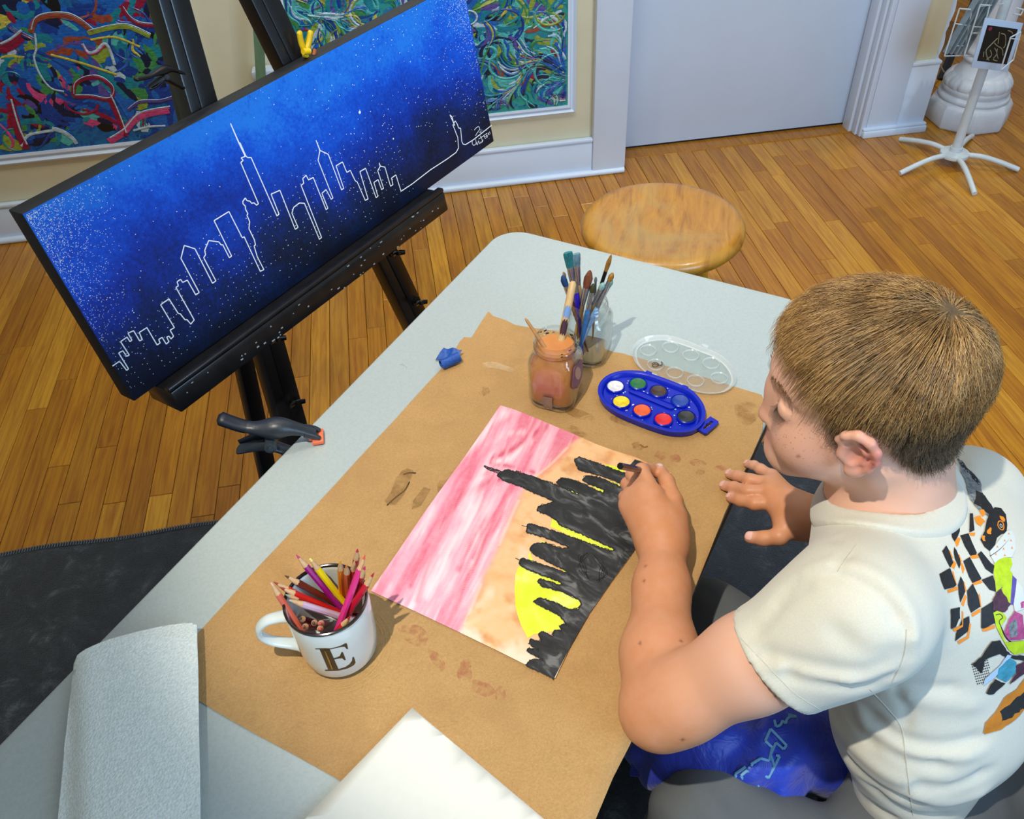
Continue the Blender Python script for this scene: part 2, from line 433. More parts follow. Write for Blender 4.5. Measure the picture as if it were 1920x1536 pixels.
# crimson loops that stand out on the left painting
t = bpy.data.objects['abstract_painting']
st = MB(); YP = 2.880
def pxy(u, v): p = PY(u, v, YP); return (p[0], p[2])
loops = [([(58, 58), (66, 36), (90, 27), (125, 27), (150, 38), (175, 58)], 0.016, 8), ([(138, 178), (140, 158), (160, 145), (188, 145), (212, 165), (205, 185), (170, 180), (140, 180)], 0.012, 6),
         ([(206, 180), (218, 205), (228, 230), (236, 252)], 0.02, 6), ([(120, 190), (130, 205), (155, 214), (178, 208), (184, 195)], 0.008, 6), ([(205, 262), (232, 245), (262, 215), (318, 203)], 0.022, 7),
         ([(20, 190), (28, 220), (38, 250), (50, 275)], 0.026, 6), ([(40, 275), (52, 255), (78, 248), (100, 245)], 0.009, 9), ([(0, 88), (20, 78), (40, 62)], 0.03, 6),
         ([(98, 240), (118, 246), (136, 258), (144, 268)], 0.012, 9), ([(154, 82), (165, 98), (180, 96), (195, 82), (205, 92), (215, 122)], 0.009, 9), ([(154, 84), (165, 101), (181, 99), (196, 85)], 0.005, 7),
         ([(65, 62), (68, 90), (64, 110), (75, 140), (95, 165), (120, 172)], 0.006, 9), ([(95, 103), (130, 112), (170, 124), (218, 140)], 0.008, 5), ([(240, 205), (262, 190), (300, 188), (322, 182)], 0.01, 11),
         ([(230, 14), (245, 34), (265, 44), (288, 46)], 0.012, 6), ([(250, 245), (280, 238), (310, 236)], 0.007, 9), ([(165, 60), (205, 50), (240, 48), (282, 66)], 0.014, 4), ([(170, 75), (215, 70), (262, 88)], 0.007, 5)]
for pl, w_, ci in loops:
    pp = catmull([pxy(*q) for q in pl], 8)
    for k in range(1 if w_ < 0.01 else 3):
        o_ = (k - 1) * w_ * 0.3 if w_ >= 0.01 else 0
        ribbon(st, [(p[0] + o_ * 0.6, p[1] + o_) for p in pp], w_ * (1 if k == 0 else 0.22), 2.8812 - 0.0008 * k, 0.0012, ci if k == 0 else (9 if k == 2 else ci), False)
obj('loop_strokes', st, PAL, t, fin=False)

# ------------------------------------------------------------------ things by the wall
M_green = mat('green_wood', '#5f7c5c', 0.6, var=0.3, scale=40, stretch=(1, 1, 0.2))
p0 = PY(490, 160, 2.80); p1 = PY(483, 30, 2.80)
m_ = MB(); m_.obox((p0 + p1) / 2, ((p1 - p0) / 2) * 1.0 + 0, (0.018, 0, 0), (0, 0.012, 0))
m_ = MB(); dl = (p1 - p0) / (p1[2] - p0[2]); pb = p0 - dl * p0[2]; pt = p1 + dl * 0.2
m_.rings([[q_ + np.array([x, y, 0]) for x, y in ((-.015, -.012), (.015, -.012), (.015, .012), (-.015, .012))] for q_ in (pb, pt)])
gp = tag(obj('green_post', m_, M_green, bevel=0.002), 'narrow worn green wooden post standing against the cream wall behind the black easel', 'post')
a_ = PY(478, 130, 2.86); 
m_ = MB(); m_.box((a_[0] - 0.01, 2.835, a_[2] - 0.022), (a_[0] + 0.09, 2.889, a_[2])); m_.box((a_[0] + 0.0, 2.845, 0.16), (a_[0] + 0.085, 2.889, a_[2] - 0.022))
tag(obj('white_ledge', m_, M_white, bevel=0.003), 'small white painted ledge box on the wall behind the green post', 'ledge')

# ------------------------------------------------------------------ plaster pedestal
M_plaster = mat('plaster', '#cfd3d8', 0.42, var=0.06, scale=30, bump=0.15, bscale=90)
pc = (2.262, 2.985, 0)
t = thing('plaster_pedestal', 'white plaster column pedestal with fluted round foot on an eight-sided base', 'pedestal', pc)
m_ = MB()
def octa(r, z, rot=22.5, n=8, rnd=0): return [(pc[0] + r * math.cos(math.radians(rot + 360 * k / n)), pc[1] + r * math.sin(math.radians(rot + 360 * k / n)), z) for k in range(n)]
m_.rings([octa(0.152, 0), octa(0.156, 0.01), octa(0.156, 0.075), octa(0.146, 0.09), octa(0.135, 0.098)]); obj('base', m_, M_plaster, t, bevel=0.004)
m_ = MB(); m_.lathe([(0.128, 0.096), (0.133, 0.104), (0.130, 0.114), (0.118, 0.120), (0.120, 0.126), (0.126, 0.134), (0.122, 0.145)], pc, 48, cap=True); obj('torus_moulding', m_, M_plaster, t, angle=60)
m_ = MB(); m_.lathe([(0.120, 0.143), (0.126, 0.155), (0.124, 0.168), (0.112, 0.185), (0.100, 0.193)], pc, 96, cap=True, wob=lambda k, z: 1 - 0.045 * (1 if k % 6 == 0 else 0)); obj('fluted_collar', m_, M_plaster, t, angle=60)
m_ = MB(); m_.lathe([(0.100, 0.190), (0.092, 0.200), (0.078, 0.215), (0.072, 0.235), (0.080, 0.243), (0.084, 0.25), (0.080, 0.257), (0.072, 0.262), (0.078, 0.268), (0.081, 0.275), (0.076, 0.283), (0.066, 0.29), (0.062, 0.31), (0.060, 0.5), (0.062, 0.95), (0.075, 0.97), (0.085, 1.0), (0.0, 1.0)], pc, 48, cap=False); obj('shaft', m_, M_plaster, t, angle=60)

# ------------------------------------------------------------------ card stand
M_wirew = mat('white_enamel', '#c9d3d6', 0.3, var=0.05, scale=30)
hc = P(1790, 287, 0.045); hx, hy = hc[0], hc[1]
t = thing('card_stand', 'white metal card rack stand on five curved tube legs beside the plaster pedestal', 'stand', (hx, hy, 0))
m_ = MB(); m_.tube([(hx, hy, 0.035), (hx, hy, 0.06), (hx, hy, 1.1)], 0.0165, 16); obj('pole', m_, M_wirew, t)
m_ = MB(); m_.lathe([(0.0, 0.038), (0.05, 0.036), (0.052, 0.044), (0.05, 0.05), (0.022, 0.055), (0.021, 0.07), (0.0, 0.07)], (hx, hy, 0), 32); obj('hub', m_, M_wirew, t)
for (u, v) in ((1688, 262), (1687, 326), (1827, 364), (1909, 319), (1822, 256)):
    q_ = P(u, v, 0.008); d_ = np.array([q_[0] - hx, q_[1] - hy, 0]); L = np.linalg.norm(d_); d_ /= L
    m_ = MB(); m_.tube(catmull([np.array([hx, hy, 0.042]) + d_ * L * f + np.array([0, 0, h]) for f, h in ((0.1, 0), (0.4, 0.001), (0.7, -0.012), (1.0, -0.032))], 5), 0.0095, 12); obj('leg', m_, M_wirew, t)
def wire(name, pts, r=0.0022, closed=False, n=3):
    m_ = MB(); m_.tube(catmull(pts, n, closed) if n > 1 else pts, r, 6); return obj(name, m_, M_wirew, t)
def rackframe(y, corners, cross):
    c_ = [PY(u, v, y) for u, v in corners]; c_.append(c_[0])
    m_ = MB()
    for i in range(4): m_.tube([c_[i], c_[i + 1]], 0.0024, 6)
    for (a, b_) in cross: m_.tube([PY(a[0], a[1], y), PY(b_[0], b_[1], y)], 0.0018, 6)
    return obj('wire_pocket', m_, M_wirew, t)
rackframe(2.62, [(1799, 16), (1822, 18), (1807, 104), (1771, 105)], [((1790, 44), (1821, 49)), ((1792, 86), (1808, 86))])
rackframe(2.60, [(1838, 9), (1856, 10), (1830, 107), (1808, 104)], [((1824, 50), (1840, 51)), ((1824, 62), (1840, 64))])
rackframe(2.50, [(1895, 70), (1914, 60), (1900, 112), (1876, 132)], [((1893, 72), (1912, 74))])
rackframe(2.56, [(1905, 15), (1919, 18), (1914, 28), (1900, 26)], [])
for (u0, v0, u1, v1) in ((1824, 62, 1808, 100), (1838, 12, 1824, 60)):
    wire('wire_brace', [PY(u0, v0, 2.60), (hx, hy, PY(u0, v0, 2.6)[2] - 0.02)], 0.002, n=1)
M_sleeve = NT('plastic_sleeve'); M_sleeve.set('Base Color', lin('#b9d0ea')); M_sleeve.set('Roughness', 0.12); M_sleeve.set('Coat Weight', 0.6); M_sleeve = M_sleeve.m
M_card = mat('card_photo_black', '#171b1c', 0.25, var=0.5, scale=60)
M_bone = mat('card_pale_ink', '#8f8b6c', 0.4, var=0.4, scale=200)
M_reddot = mat('red_sticker', '#8f2142', 0.5)
def quad_card(name, label, cor, y, thick, m1, photo=None):
    c_ = [PY(u, v, y) for u, v in cor]; cc = sum(c_) / 4
    e1 = (c_[1] - c_[0]) / 2; e2 = (c_[3] - c_[0]) / 2
    nrm = np.cross(e1, e2); nrm /= np.linalg.norm(nrm)
    if nrm @ (cc - CAM) > 0: nrm = -nrm
    th = thing(name, label, 'card', cc); th['group'] = 'cards on the rack'
    m_ = MB(); m_.obox(cc - nrm * thick, e1, e2, nrm * thick); obj('sleeve', m_, m1, th, bevel=0.0008)
    return th, cc, e1, e2, nrm
th, cc, e1, e2, nn = quad_card('greeting_card', 'black card with a pale bony horse figure and red sticker in a plastic sleeve', [(1848, 33), (1919, 43), (1889, 137), (1821, 126)], 2.56, 0.002, M_sleeve)
m_ = MB(); m_.obox(cc + nn * 0.0008 - e2 * 0.03 + e1 * 0.0 - e2 * 0.0, e1 * 0.80, e2 * 0.72, nn * 0.0006); obj('photo_print', m_, M_card, th)
m_ = MB()
def cpt(a, b_, k=0.0018): return cc + e1 * a + e2 * b_ + nn * k
fig = [[(-.1, -.55), (-.05, -.3), (.0, -.1)], [(.0, -.5), (.25, -.45), (.4, -.1), (.35, .05)], [(-.1, -.3), (-.35, 0), (-.5, .25), (-.3, .55), (-.2, .6)], [(-.2, -.1), (0, 0), (.3, .1), (.45, .35)], [(-.1, .1), (.1, .3), (0, .55), (.25, .6)], [(.3, -.65), (.5, -.62), (.6, -.55)], [(-.3, .2), (-.15, .4), (-.35, .6)], [(-.6, .3), (-.55, .5)], [(.05, .1), (.1, .3), (.25, .5)]]
for s_ in fig: m_.tube([cpt(*q) for q in catmull([np.array(z) for z in s_], 4)], 0.0016, 5)
obj('figure_print', m_, M_bone, th)
m_ = MB(); m_.tube([cpt(-.62, -.62, .001), cpt(-.62, -.62, .0024)], 0.0062, 18); obj('sticker', m_, M_reddot, th)
M_cardw = mat('card_edge', '#7f8f96', 0.5, var=0.2, scale=50)
for k in range(5):
    y = 2.655 + 0.012 * k; lab = ('grey card in the left wire pocket, %s' % ('nearest the wall end', 'second from the wall end', 'middle one of five', 'second from the pole', 'nearest the pole')[k])
    a = PY(1772 + 2 * k, 103 + k, 2.62); top = PY(1836 + 3 * k, -8, 2.62)
    ax = (top - a) / 2; m_ = MB(); m_.obox((a + top) / 2 + np.array([0.012 * k, 0.004, 0]), ax * 0.95, (0.0, 0.012, 0), np.array([0.0022, 0, 0]))
    tag(obj('greeting_card', m_, M_cardw), lab, 'card', 'cards on the rack')
# far easel leg + cable + far props
M_blackw = mat('black_stained_wood', '#0b0b0c', 0.36, var=0.5, scale=30, stretch=(1, 1, .3), coat=0.2, bump=0.08)
t = thing('far_easel', 'black wooden easel in the far room behind the card rack', 'easel', P(1764, 151, 0))
a = P(1764, 150, 0.0); b_ = PY(1846, -40, a[1] + 0.25)
m_ = MB(); m_.tube([a, b_, b_ + (b_ - a) * 0.8], 0.017, 4); obj('leg', m_, M_blackw, t)
a2 = a + np.array([0.55, 0.35, 0]); m_ = MB(); m_.tube([a2, b_ + (b_ - a) * 0.8], 0.017, 4); obj('leg', m_, M_blackw, t)
m_ = MB(); m_.box((a[0] + 0.25, a[1] + 0.3, 0.42), (a[0] + 0.95, a[1] + 0.33, 0.47)); obj('crossbar', m_, M_blackw, t)
m_ = MB(); m_.tube(catmull([PY(1748, 40, 3.1), PY(1755, 55, 3.0), PY(1762, 80, 3.0), PY(1758, 105, 3.0), P(1770, 135, 0.03), P(1790, 146, 0.006), P(1815, 144, 0.006)], 8), 0.0035, 8)
tag(obj('white_cable', m_, M_wirew), 'thin white cable hanging from the wall end and curling onto the floor', 'cable')
m_ = MB(); m_.box((3.42, 3.3, 0), (4.0, 3.8, 0.62)); m_.box((3.38, 3.26, 0.62), (4.04, 3.84, 0.66))
tag(obj('black_cabinet', m_, M_blackw, bevel=0.004), 'black cabinet at the far right behind the card rack', 'cabinet')

# ------------------------------------------------------------------ rug
M_rug = NT('rug_pile')
v = M_rug.coord('Object'); n1 = M_rug.noise(v, 14, 8, 0.8, 0.6); n2 = M_rug.noise(v, 2.2, 3, 0.5)
c1 = M_rug.ramp(n1, [(0.38, lin('#07090c')), (0.49, lin('#14181c')), (0.56, lin('#262a2c')), (0.67, lin('#54595a'))])
c2 = M_rug.mix(M_rug.ramp(n2, [(0.45, (0, 0, 0)), (0.7, (0.5, 0.5, 0.5))]), c1, lin('#1c2434'))
M_rug.set('Base Color', c2); M_rug.set('Roughness', 0.95); M_rug.set('Sheen Weight', 0.3); M_rug.bump(M_rug.noise(v, 300, 3, 0.8), 0.8, 0.004); M_rug = M_rug.m
M_stitch = mat('rug_binding', '#5a6066', 0.9, var=0.5, scale=300)
t = thing('area_rug', 'dark charcoal mottled rug with stitched edge under the table', 'rug', (0, 0.5, 0))
m_ = MB()
NX, NY = 60, 40; X0, X1, Y0, Y1 = -1.7, 1.14, -0.6, 1.415
vs = [(X0 + (X1 - X0) * i / NX, Y0 + (Y1 - Y0) * j / NY + (0.004 * math.sin(i * 0.9) if j == NY else 0), 0.006 + 0.0012 * math.sin(i * 1.3 + j)) for j in range(NY + 1) for i in range(NX + 1)]
fs = [(j * (NX + 1) + i, j * (NX + 1) + i + 1, (j + 1) * (NX + 1) + i + 1, (j + 1) * (NX + 1) + i) for j in range(NY) for i in range(NX)]
m_.add(vs, fs); m_.box((X0, Y0, 0.0003), (X1, Y1 - 0.006, 0.0045)); obj('pile', m_, M_rug, t)
m_ = MB()
k = 0; x = X0
while x < X1:
    yy = Y1 + 0.004 * math.sin((x - X0) / (X1 - X0) * NX * 0.9)
    m_.tube([(x, yy - 0.011, 0.008), (x + 0.002, yy - 0.004, 0.0105), (x + 0.001, yy + 0.0005, 0.008), (x, yy + 0.001, 0.001)], 0.0019, 4); x += 0.0062
tag(obj('edge_stitching', m_, M_stitch, t, fin=False), kind='stuff')
def vcol(o, name, cols):
    at = o.data.color_attributes.new(name, 'FLOAT_COLOR', 'POINT'); c = np.ones((len(cols), 4), np.float32); c[:, :3] = cols; at.data.foreach_set('color', c.ravel())
# ------------------------------------------------------------------ table
TZ = 0.74
TC = np.array([0.1728, 1.3963]); TT = np.array([0.604, 0.797]); TS = np.array([0.797, -0.604])
def TB(s, t, z=TZ): q_ = TC + TS * s - TT * t; return np.array([q_[0], q_[1], z])
TWID, TLEN = 0.587, 1.83
M_table = NT('table_plastic'); v = M_table.coord('Object'); n1 = M_table.noise(v, 260, 3, 0.7); n2 = M_table.noise(v, 3, 3)
c1 = M_table.ramp(n1, [(0.35, lin('#aab5b3')), (0.6, lin('#b1bcba'))]); M_table.set('Base Color', c1); M_table.set('Roughness', 0.46); M_table.bump(M_table.noise(v, 500, 2), 0.15, 0.0006); M_table = M_table.m
M_steel = mat('grey_steel', '#5b6064', 0.4, 0.7)
t = thing('folding_table', 'pale grey plastic-topped folding table with rounded corners holding the art supplies', 'table', TB(TWID / 2, TLEN / 2, 0))
out = rrect(TWID / 2, TLEN / 2, 0.055, 10)
cx_, cy_ = TWID / 2, TLEN / 2
rings = []
for ins, z in ((0.004, -0.040), (0.0, -0.036), (0.0, -0.006), (0.0015, -0.002), (0.005, 0.0)):
    r_ = rrect(TWID / 2 - ins, TLEN / 2 - ins, 0.055 - ins, 10)
    rings.append([TB(cx_ + p[0], cy_ + p[1], TZ + z) for p in r_])
m_ = MB(); m_.rings(rings); obj('table_top', m_, M_table, t, angle=50)
m_ = MB()
for z in (0.034, 0.030):
    pass
m_.rings([[TB(cx_ + p[0], cy_ + p[1], TZ - z) for p in rrect(TWID / 2 + o_, TLEN / 2 + o_, 0.055 + o_, 10)] for o_, z in ((0.0006, 0.026), (0.0016, 0.022), (0.0016, 0.012), (0.0006, 0.008))], cap=False)
obj('edge_band', m_, mat('edge_band_dark', '#2b2b2c', 0.6), t)
for ti in (0.32, 1.5):
    for si in (0.09, TWID - 0.09):
        m_ = MB(); m_.tube([TB(si, ti, 0.0085), TB(si, ti, 0.70)], 0.0125, 12); obj('leg', m_, M_steel, t)
    m_ = MB(); m_.tube([TB(0.09, ti, 0.12), TB(TWID - 0.09, ti, 0.12)], 0.009, 10); obj('leg_brace', m_, M_steel, t)

def grid_poly(pts, step, ang=0.0):
    """fill a planar outline (xyz points, level) with a regular grid of faces"""
    K_ = 200.0; pts = [np.array(p, float) * K_ for p in pts]; step = step * K_
    bm = bmesh.new(); vs = [bm.verts.new(V(p)) for p in pts]; 
    bm.faces.new(vs); bm.normal_update(); bmesh.ops.triangulate(bm, faces=bm.faces[:], ngon_method='EAR_CLIP')
    a = np.array(pts); c_, s_ = math.cos(ang), math.sin(ang)
    for ax in ((c_, s_, 0), (-s_, c_, 0)):
        ax = np.array(ax); pr = a @ ax; k = math.ceil(pr.min() / step)
        while k * step < pr.max():
            bmesh.ops.bisect_plane(bm, geom=bm.verts[:] + bm.edges[:] + bm.faces[:], plane_co=V(ax * k * step), plane_no=V(ax), dist=1e-5); k += 1
    for v_ in bm.verts: v_.co /= K_
    return bm
def poly_obj(name, bm, m, parent=None, fn=None):
    if fn:
        for v_ in bm.verts: v_.co = V(fn(v_.co))
    bmesh.ops.recalc_face_normals(bm, faces=bm.faces)
    for f_ in bm.faces: f_.smooth = True
    me = bpy.data.meshes.new(name); bm.to_mesh(me); bm.free(); me.materials.append(m)
    o = bpy.data.objects.new(name, me); COL.objects.link(o)
    if parent is not None: o.parent = parent; o.matrix_parent_inverse = Matrix.Translation(parent.location).inverted()
    return o

def kraft_h(x, y):
    h = 0.0012 + 0.0011 * noise.noise(Vector((x * 9, y * 9, 1))) + 0.0006 * noise.noise(Vector((x * 26, y * 26, 5)))
    s = (np.array([x, y]) - TC) @ TS
    cr = math.exp(-((s - 0.575) / 0.003) ** 2) * 0.0012
    if s > 0.587: h -= (s - 0.587) * 0.9
    return h + cr
def onk(up):
    return lambda co: (co.x, co.y, TZ + kraft_h(co.x, co.y) + up)
M_kraft = NT('kraft_paper'); v = M_kraft.coord('Object'); n1 = M_kraft.noise(v, 420, 4, 0.8); n2 = M_kraft.noise(v, 7, 5, 0.6, 0.8)
c1 = M_kraft.ramp(n1, [(0.3, lin('#a8804c')), (0.7, lin('#be975f'))]); c2 = M_kraft.mix(M_kraft.ramp(n2, [(0.5, (0, 0, 0)), (0.75, (0.35, 0.35, 0.35))]), c1, lin('#8f6534'))
M_kraft.set('Base Color', c2); M_kraft.set('Roughness', 0.72); M_kraft.bump(M_kraft.noise(v, 26, 10, 0.72, 0.8), 0.55, 0.006); M_kraft = M_kraft.m
kp = [(916, 585), (925, 594), (948, 601), (966, 610), (998, 616), (1040, 622), (1090, 632), (1135, 655), (1150, 661), (1165, 663), (1190, 670), (1260, 690), (1370, 724), (1428, 741), (1432, 752), (1434, 770), (1431, 790), (1428, 812), (1412, 850), (1385, 906), (1358, 965), (1333, 1028), (1312, 1080), (1290, 1135), (1262, 1196), (1225, 1285), (1182, 1392), (1150, 1455), (1112, 1545), (1090, 1600),
      (900, 1590), (640, 1466), (560, 1421), (480, 1378), (430, 1350), (376, 1317), (330, 1290), (300, 1262), (369, 1190), (470, 1080), (600, 940), (720, 810), (826, 694), (846, 668), (862, 641), (870, 633), (884, 634), (900, 608)]
kpoly = [P(u, v_, TZ) for u, v_ in kp]
t = thing('kraft_paper', 'large brown kraft paper sheet spread over the table, stained and taped', 'paper', kpoly[0])
poly_obj('sheet', grid_poly(kpoly, 0.011, 0.64), M_kraft, t, onk(0))

def stain_mat(name, col, lo, hi, scale, rough=0.6, amax=1.0):
    s_ = NT(name); v = s_.coord('Object'); s_.set('Base Color', lin(col)); s_.set('Roughness', rough)
    s_.set('Alpha', s_.ramp(s_.noise(v, scale, 4, 0.6, 0.8), [(lo, (0, 0, 0)), (hi, (amax * .7,) * 3)])); return s_.m
def blob(cu, cv, ru, rv, rot=0, seed=0, n=28, amp=0.2):
    r_ = random.Random(seed); ph = [r_.uniform(0, 6.28) for _ in range(4)]; out = []
    for k in range(n):
        a = 2 * math.pi * k / n; m = 1 + amp * (math.sin(2 * a + ph[0]) * 0.5 + math.sin(3 * a + ph[1]) * 0.35 + math.sin(5 * a + ph[2]) * 0.2)
        x, y = ru * m * math.cos(a), rv * m * math.sin(a); out.append((cu + x * math.cos(rot) - y * math.sin(rot), cv + x * math.sin(rot) + y * math.cos(rot)))
    return out
M_pinkst = stain_mat('pink_paint_stain', '#b8694a', 0.42, 0.66, 60, amax=0.75)
M_pale = stain_mat('pale_ring_stain', '#d3a860', 0.35, 0.65, 90, amax=0.7)
M_brst = stain_mat('brown_water_stain', '#9a6a30', 0.40, 0.7, 50, amax=0.7)
M_tape = stain_mat('clear_tape_film', '#8a6228', 0.2, 0.6, 60, rough=0.25, amax=0.6)
M_char = mat('charcoal_crack', '#2c1c12', 0.8)
k_ = 0
def kpatch(name, pts, m, up=0.0004, step=0.006):
    global k_; k_ += 1
    return poly_obj(name, grid_poly([P(u, v_, TZ) for u, v_ in pts], step, 0.64), m, t, onk(up + 0.00003 * k_))
for i, (u, v_, a, b_, r_) in enumerate([(776, 1192, 32, 17, .3), (820, 1240, 22, 11, .9), (872, 1262, 14, 24, .2), (905, 1292, 22, 14, .4), (938, 1302, 9, 16, .1), (1238, 855, 11, 9, 0), (1266, 861, 12, 7, .2), (1308, 870, 15, 7, .2), (1350, 880, 10, 6, 0), (1192, 838, 6, 10, 0)]):
    kpatch('paint_stain', blob(u, v_, a, b_, r_, i), M_pinkst)
for i, (u, v_, a, b_, r_) in enumerate([(908, 735, 10, 9, .2), (755, 690, 8, 5, 0), (1080, 810, 20, 8, .4), (1204, 760, 7, 5, 0), (1196, 838, 12, 7, .4), (1160, 790, 22, 6, .4), (1400, 775, 22, 24, 1.1), (835, 905, 26, 8, -.9), (1312, 888, 10, 5, 0), (1085, 778, 28, 9, .3)]):
    kpatch('water_stain', blob(u, v_, a, b_, r_, i + 30), M_brst)
kpatch('tape_residue', [(754, 884), (764, 880), (775, 884), (772, 896), (758, 930), (742, 949), (727, 948), (722, 942), (733, 925), (742, 900)], M_tape)
kpatch('tape_residue', [(775, 940), (795, 915), (808, 920), (790, 950), (772, 958)], M_tape)
kpatch('tape_residue', [(905, 682), (925, 680), (950, 688), (968, 696), (962, 702), (935, 694), (908, 690)], stain_mat('shiny_tape', '#e8d2a8', 0.3, 0.6, 60, 0.15, 0.5))
def kline(name, pts, w_, m, up=0.0006, seg=5):
    m_ = MB(); m_.tube([np.array([*P(u, v_, TZ)[:2], TZ + kraft_h(*P(u, v_, TZ)[:2]) + up]) for u, v_ in catmull([np.array(q_, float) for q_ in pts], 3)], [(w_ * 0.3, w_)] * (3 * (len(pts) - 1) + 1), seg)
    return obj(name, m_, m, t)
kline('charcoal_mark', [(757, 891), (768, 888), (780, 889)], 0.0011, M_char)
kline('charcoal_mark', [(768, 905), (760, 920), (748, 930), (736, 940), (726, 950)], 0.0009, M_char)
kline('charcoal_mark', [(1200, 835), (1208, 840), (1214, 838)], 0.001, mat('rust_mark', '#8a4e22', 0.8))
mugc = P(610, 1122, 0.84)
for rr_, w2 in ((0.0478, 0.0016), (0.0512, 0.0010), (0.0565, 0.0016)):
    m_ = MB(); vs = []
    for a in np.linspace(0, 2 * math.pi, 73)[:-1]:
        for q_ in (-w2 / 2, w2 / 2): x, y = mugc[0] + (rr_ + q_) * math.cos(a), mugc[1] + (rr_ + q_) * math.sin(a); vs.append((x, y, TZ + kraft_h(x, y) + 0.0009))
    m_.add(vs, [(2 * i, 2 * i + 1, (2 * i + 3) % 144, (2 * i + 2) % 144) for i in range(72)]); obj('ring_stain', m_, M_pale, t)

# ------------------------------------------------------------------ watercolour painting
WZ = TZ + 0.0035
Z3 = lambda x, y: (680 + x / 2.743, 740 + y / 2.743)
def wave_h(x, y, up=0): return WZ + up + 0.0006 * noise.noise(Vector((x * 6, y * 6, 9)))
wo = [(938, 760), (965, 768), (1000, 782), (1040, 799), (1078, 815), (1115, 832), (1150, 845), (1190, 857), (1225, 873), (1258, 887), (1251, 905), (1228, 955), (1196, 1024), (1150, 1087), (1106, 1150), (1070, 1212), (1041, 1272), (1015, 1262), (940, 1224), (862, 1186), (780, 1147), (695, 1108), (745, 1036), (800, 955), (870, 858), (905, 808)]
t = thing('watercolor_painting', 'child\'s watercolor of black skyline against pink and orange sky with yellow sun', 'painting', P(938, 760, WZ))
def wpoly(name, pts, m, up, step=0.006):
    return poly_obj(name, grid_poly([P(u, v_, WZ) for u, v_ in pts], step, 0.64), m, t, lambda co: (co.x, co.y, wave_h(co.x, co.y, up)))
M_wpaper = mat('watercolor_paper', '#e6e0d8', 0.7, var=0.03, scale=200, bump=0.15, bscale=700)
M_blackw2 = None
def wash(name, stops, scale=16, stretch=(1, 1, 1), rot=0, dist=0.6):
    s_ = NT(name); v = s_.coord('Object', stretch, (0, 0, rot)); n1 = s_.noise(v, scale, 6, 0.6, dist)
    s_.set('Base Color', s_.ramp(n1, [(p, lin(c)) for p, c in stops])); s_.set('Roughness', 0.6); return s_.m
M_yellow = wash('yellow_wash', [(0.32, '#e0e690'), (0.45, '#dde646'), (0.62, '#d6e022')], 22)
M_blackw2 = wash('black_wash', [(0.34, '#0e0f10'), (0.47, '#1b1c1e'), (0.56, '#303133'), (0.68, '#6e6f70')], 26, (1, 2.2, 1), 0.9, 1.2)
M_pencil = mat('pencil_line', '#121214', 0.6)
M_wash = NT('painted_wash'); at = M_wash.n('ShaderNodeVertexColor'); at.layer_name = 'wash'; v = M_wash.coord('Object')
M_wash.set('Base Color', M_wash.mix(M_wash.ramp(M_wash.noise(v, 120, 5, 0.7), [(0.35, (0, 0, 0)), (0.75, (0.16,) * 3)]), at.outputs[0], lin('#e6dad2'))); M_wash.set('Roughness', 0.62); M_wash.bump(M_wash.noise(v, 700, 3), 0.12, 0.0005); M_wash = M_wash.m
bound = [Z3(*q_) for q_ in [(1112, 226), (1050, 270), (1000, 320), (950, 370), (890, 415), (850, 455), (815, 505), (770, 600), (720, 720), (680, 820), (630, 920), (590, 1010), (560, 1080), (530, 1150), (500, 1217)]]
ws = wpoly('paper_sheet', wo, M_wash, 0, 0.0016)
W3 = np.array([v_.co for v_ in ws.data.vertices]); dd = W3 - CAM; dk = dd @ FW; WU = 960 + F * (dd @ CX) / dk; WV = 768 - F * (dd @ CY) / dk
ZX, ZY = (WU - 680) * 2.743, (WV - 740) * 2.743
def nz2(x, y, sx, sy, seed, ang=0.0, oc=4):
    c_, s_ = math.cos(ang), math.sin(ang); a = (x * c_ + y * s_) * sx; b_ = (-x * s_ + y * c_) * sy; r_ = np.random.default_rng(seed); out = np.zeros(len(x)); amp = 1; tot = 0
    for o_ in range(oc):
        g_ = r_.random((64, 64)); aa, bb = a * 2 ** o_ + 7.3 * o_, b_ * 2 ** o_ + 3.1 * o_; i_, j_ = np.floor(aa).astype(int), np.floor(bb).astype(int); fx, fy = aa - i_, bb - j_; fx = fx * fx * (3 - 2 * fx); fy = fy * fy * (3 - 2 * fy); i_ %= 64; j_ %= 64; i1, j1 = (i_ + 1) % 64, (j_ + 1) % 64
        out += amp * ((g_[i_, j_] * (1 - fx) + g_[i1, j_] * fx) * (1 - fy) + (g_[i_, j1] * (1 - fx) + g_[i1, j1] * fx) * fy); tot += amp; amp *= .55
    return out / tot
lc = lambda h: np.array(lin(h)[:3])
def mixc(a, b_, f): f = np.clip(f, 0, 1)[:, None]; return a * (1 - f) + b_ * f
AST = math.radians(118)     # the wash was brushed towards the lower left
st1 = nz2(ZX, ZY, .0022, .022, 1, AST, 5); st2 = nz2(ZX, ZY, .004, .05, 2, AST - .1, 4); cl = nz2(ZX, ZY, .006, .006, 3, 0, 4)
pink = np.tile(lc('#e99fb2'), (len(ZX), 1)); pink = mixc(pink, lc('#dc6e88'), (st1 - .48) * 5); pink = mixc(pink, lc('#f0d2d9'), (.44 - st1) * 5 + (cl - .60) * 1.5); pink = mixc(pink, lc('#eec6d0'), (st2 - .62) * 4)
def seg2(px, pts, w_):
    best = np.full(len(ZX), 9e9)
    for a, b_ in zip(pts[:-1], pts[1:]):
        a, b_ = np.array(a, float), np.array(b_, float); ab = b_ - a; t_ = np.clip(((ZX - a[0]) * ab[0] + (ZY - a[1]) * ab[1]) / (ab @ ab), 0, 1); best = np.minimum(best, np.hypot(ZX - a[0] - t_ * ab[0], ZY - a[1] - t_ * ab[1]))
    return np.clip(1.15 - best / w_, 0, 1)
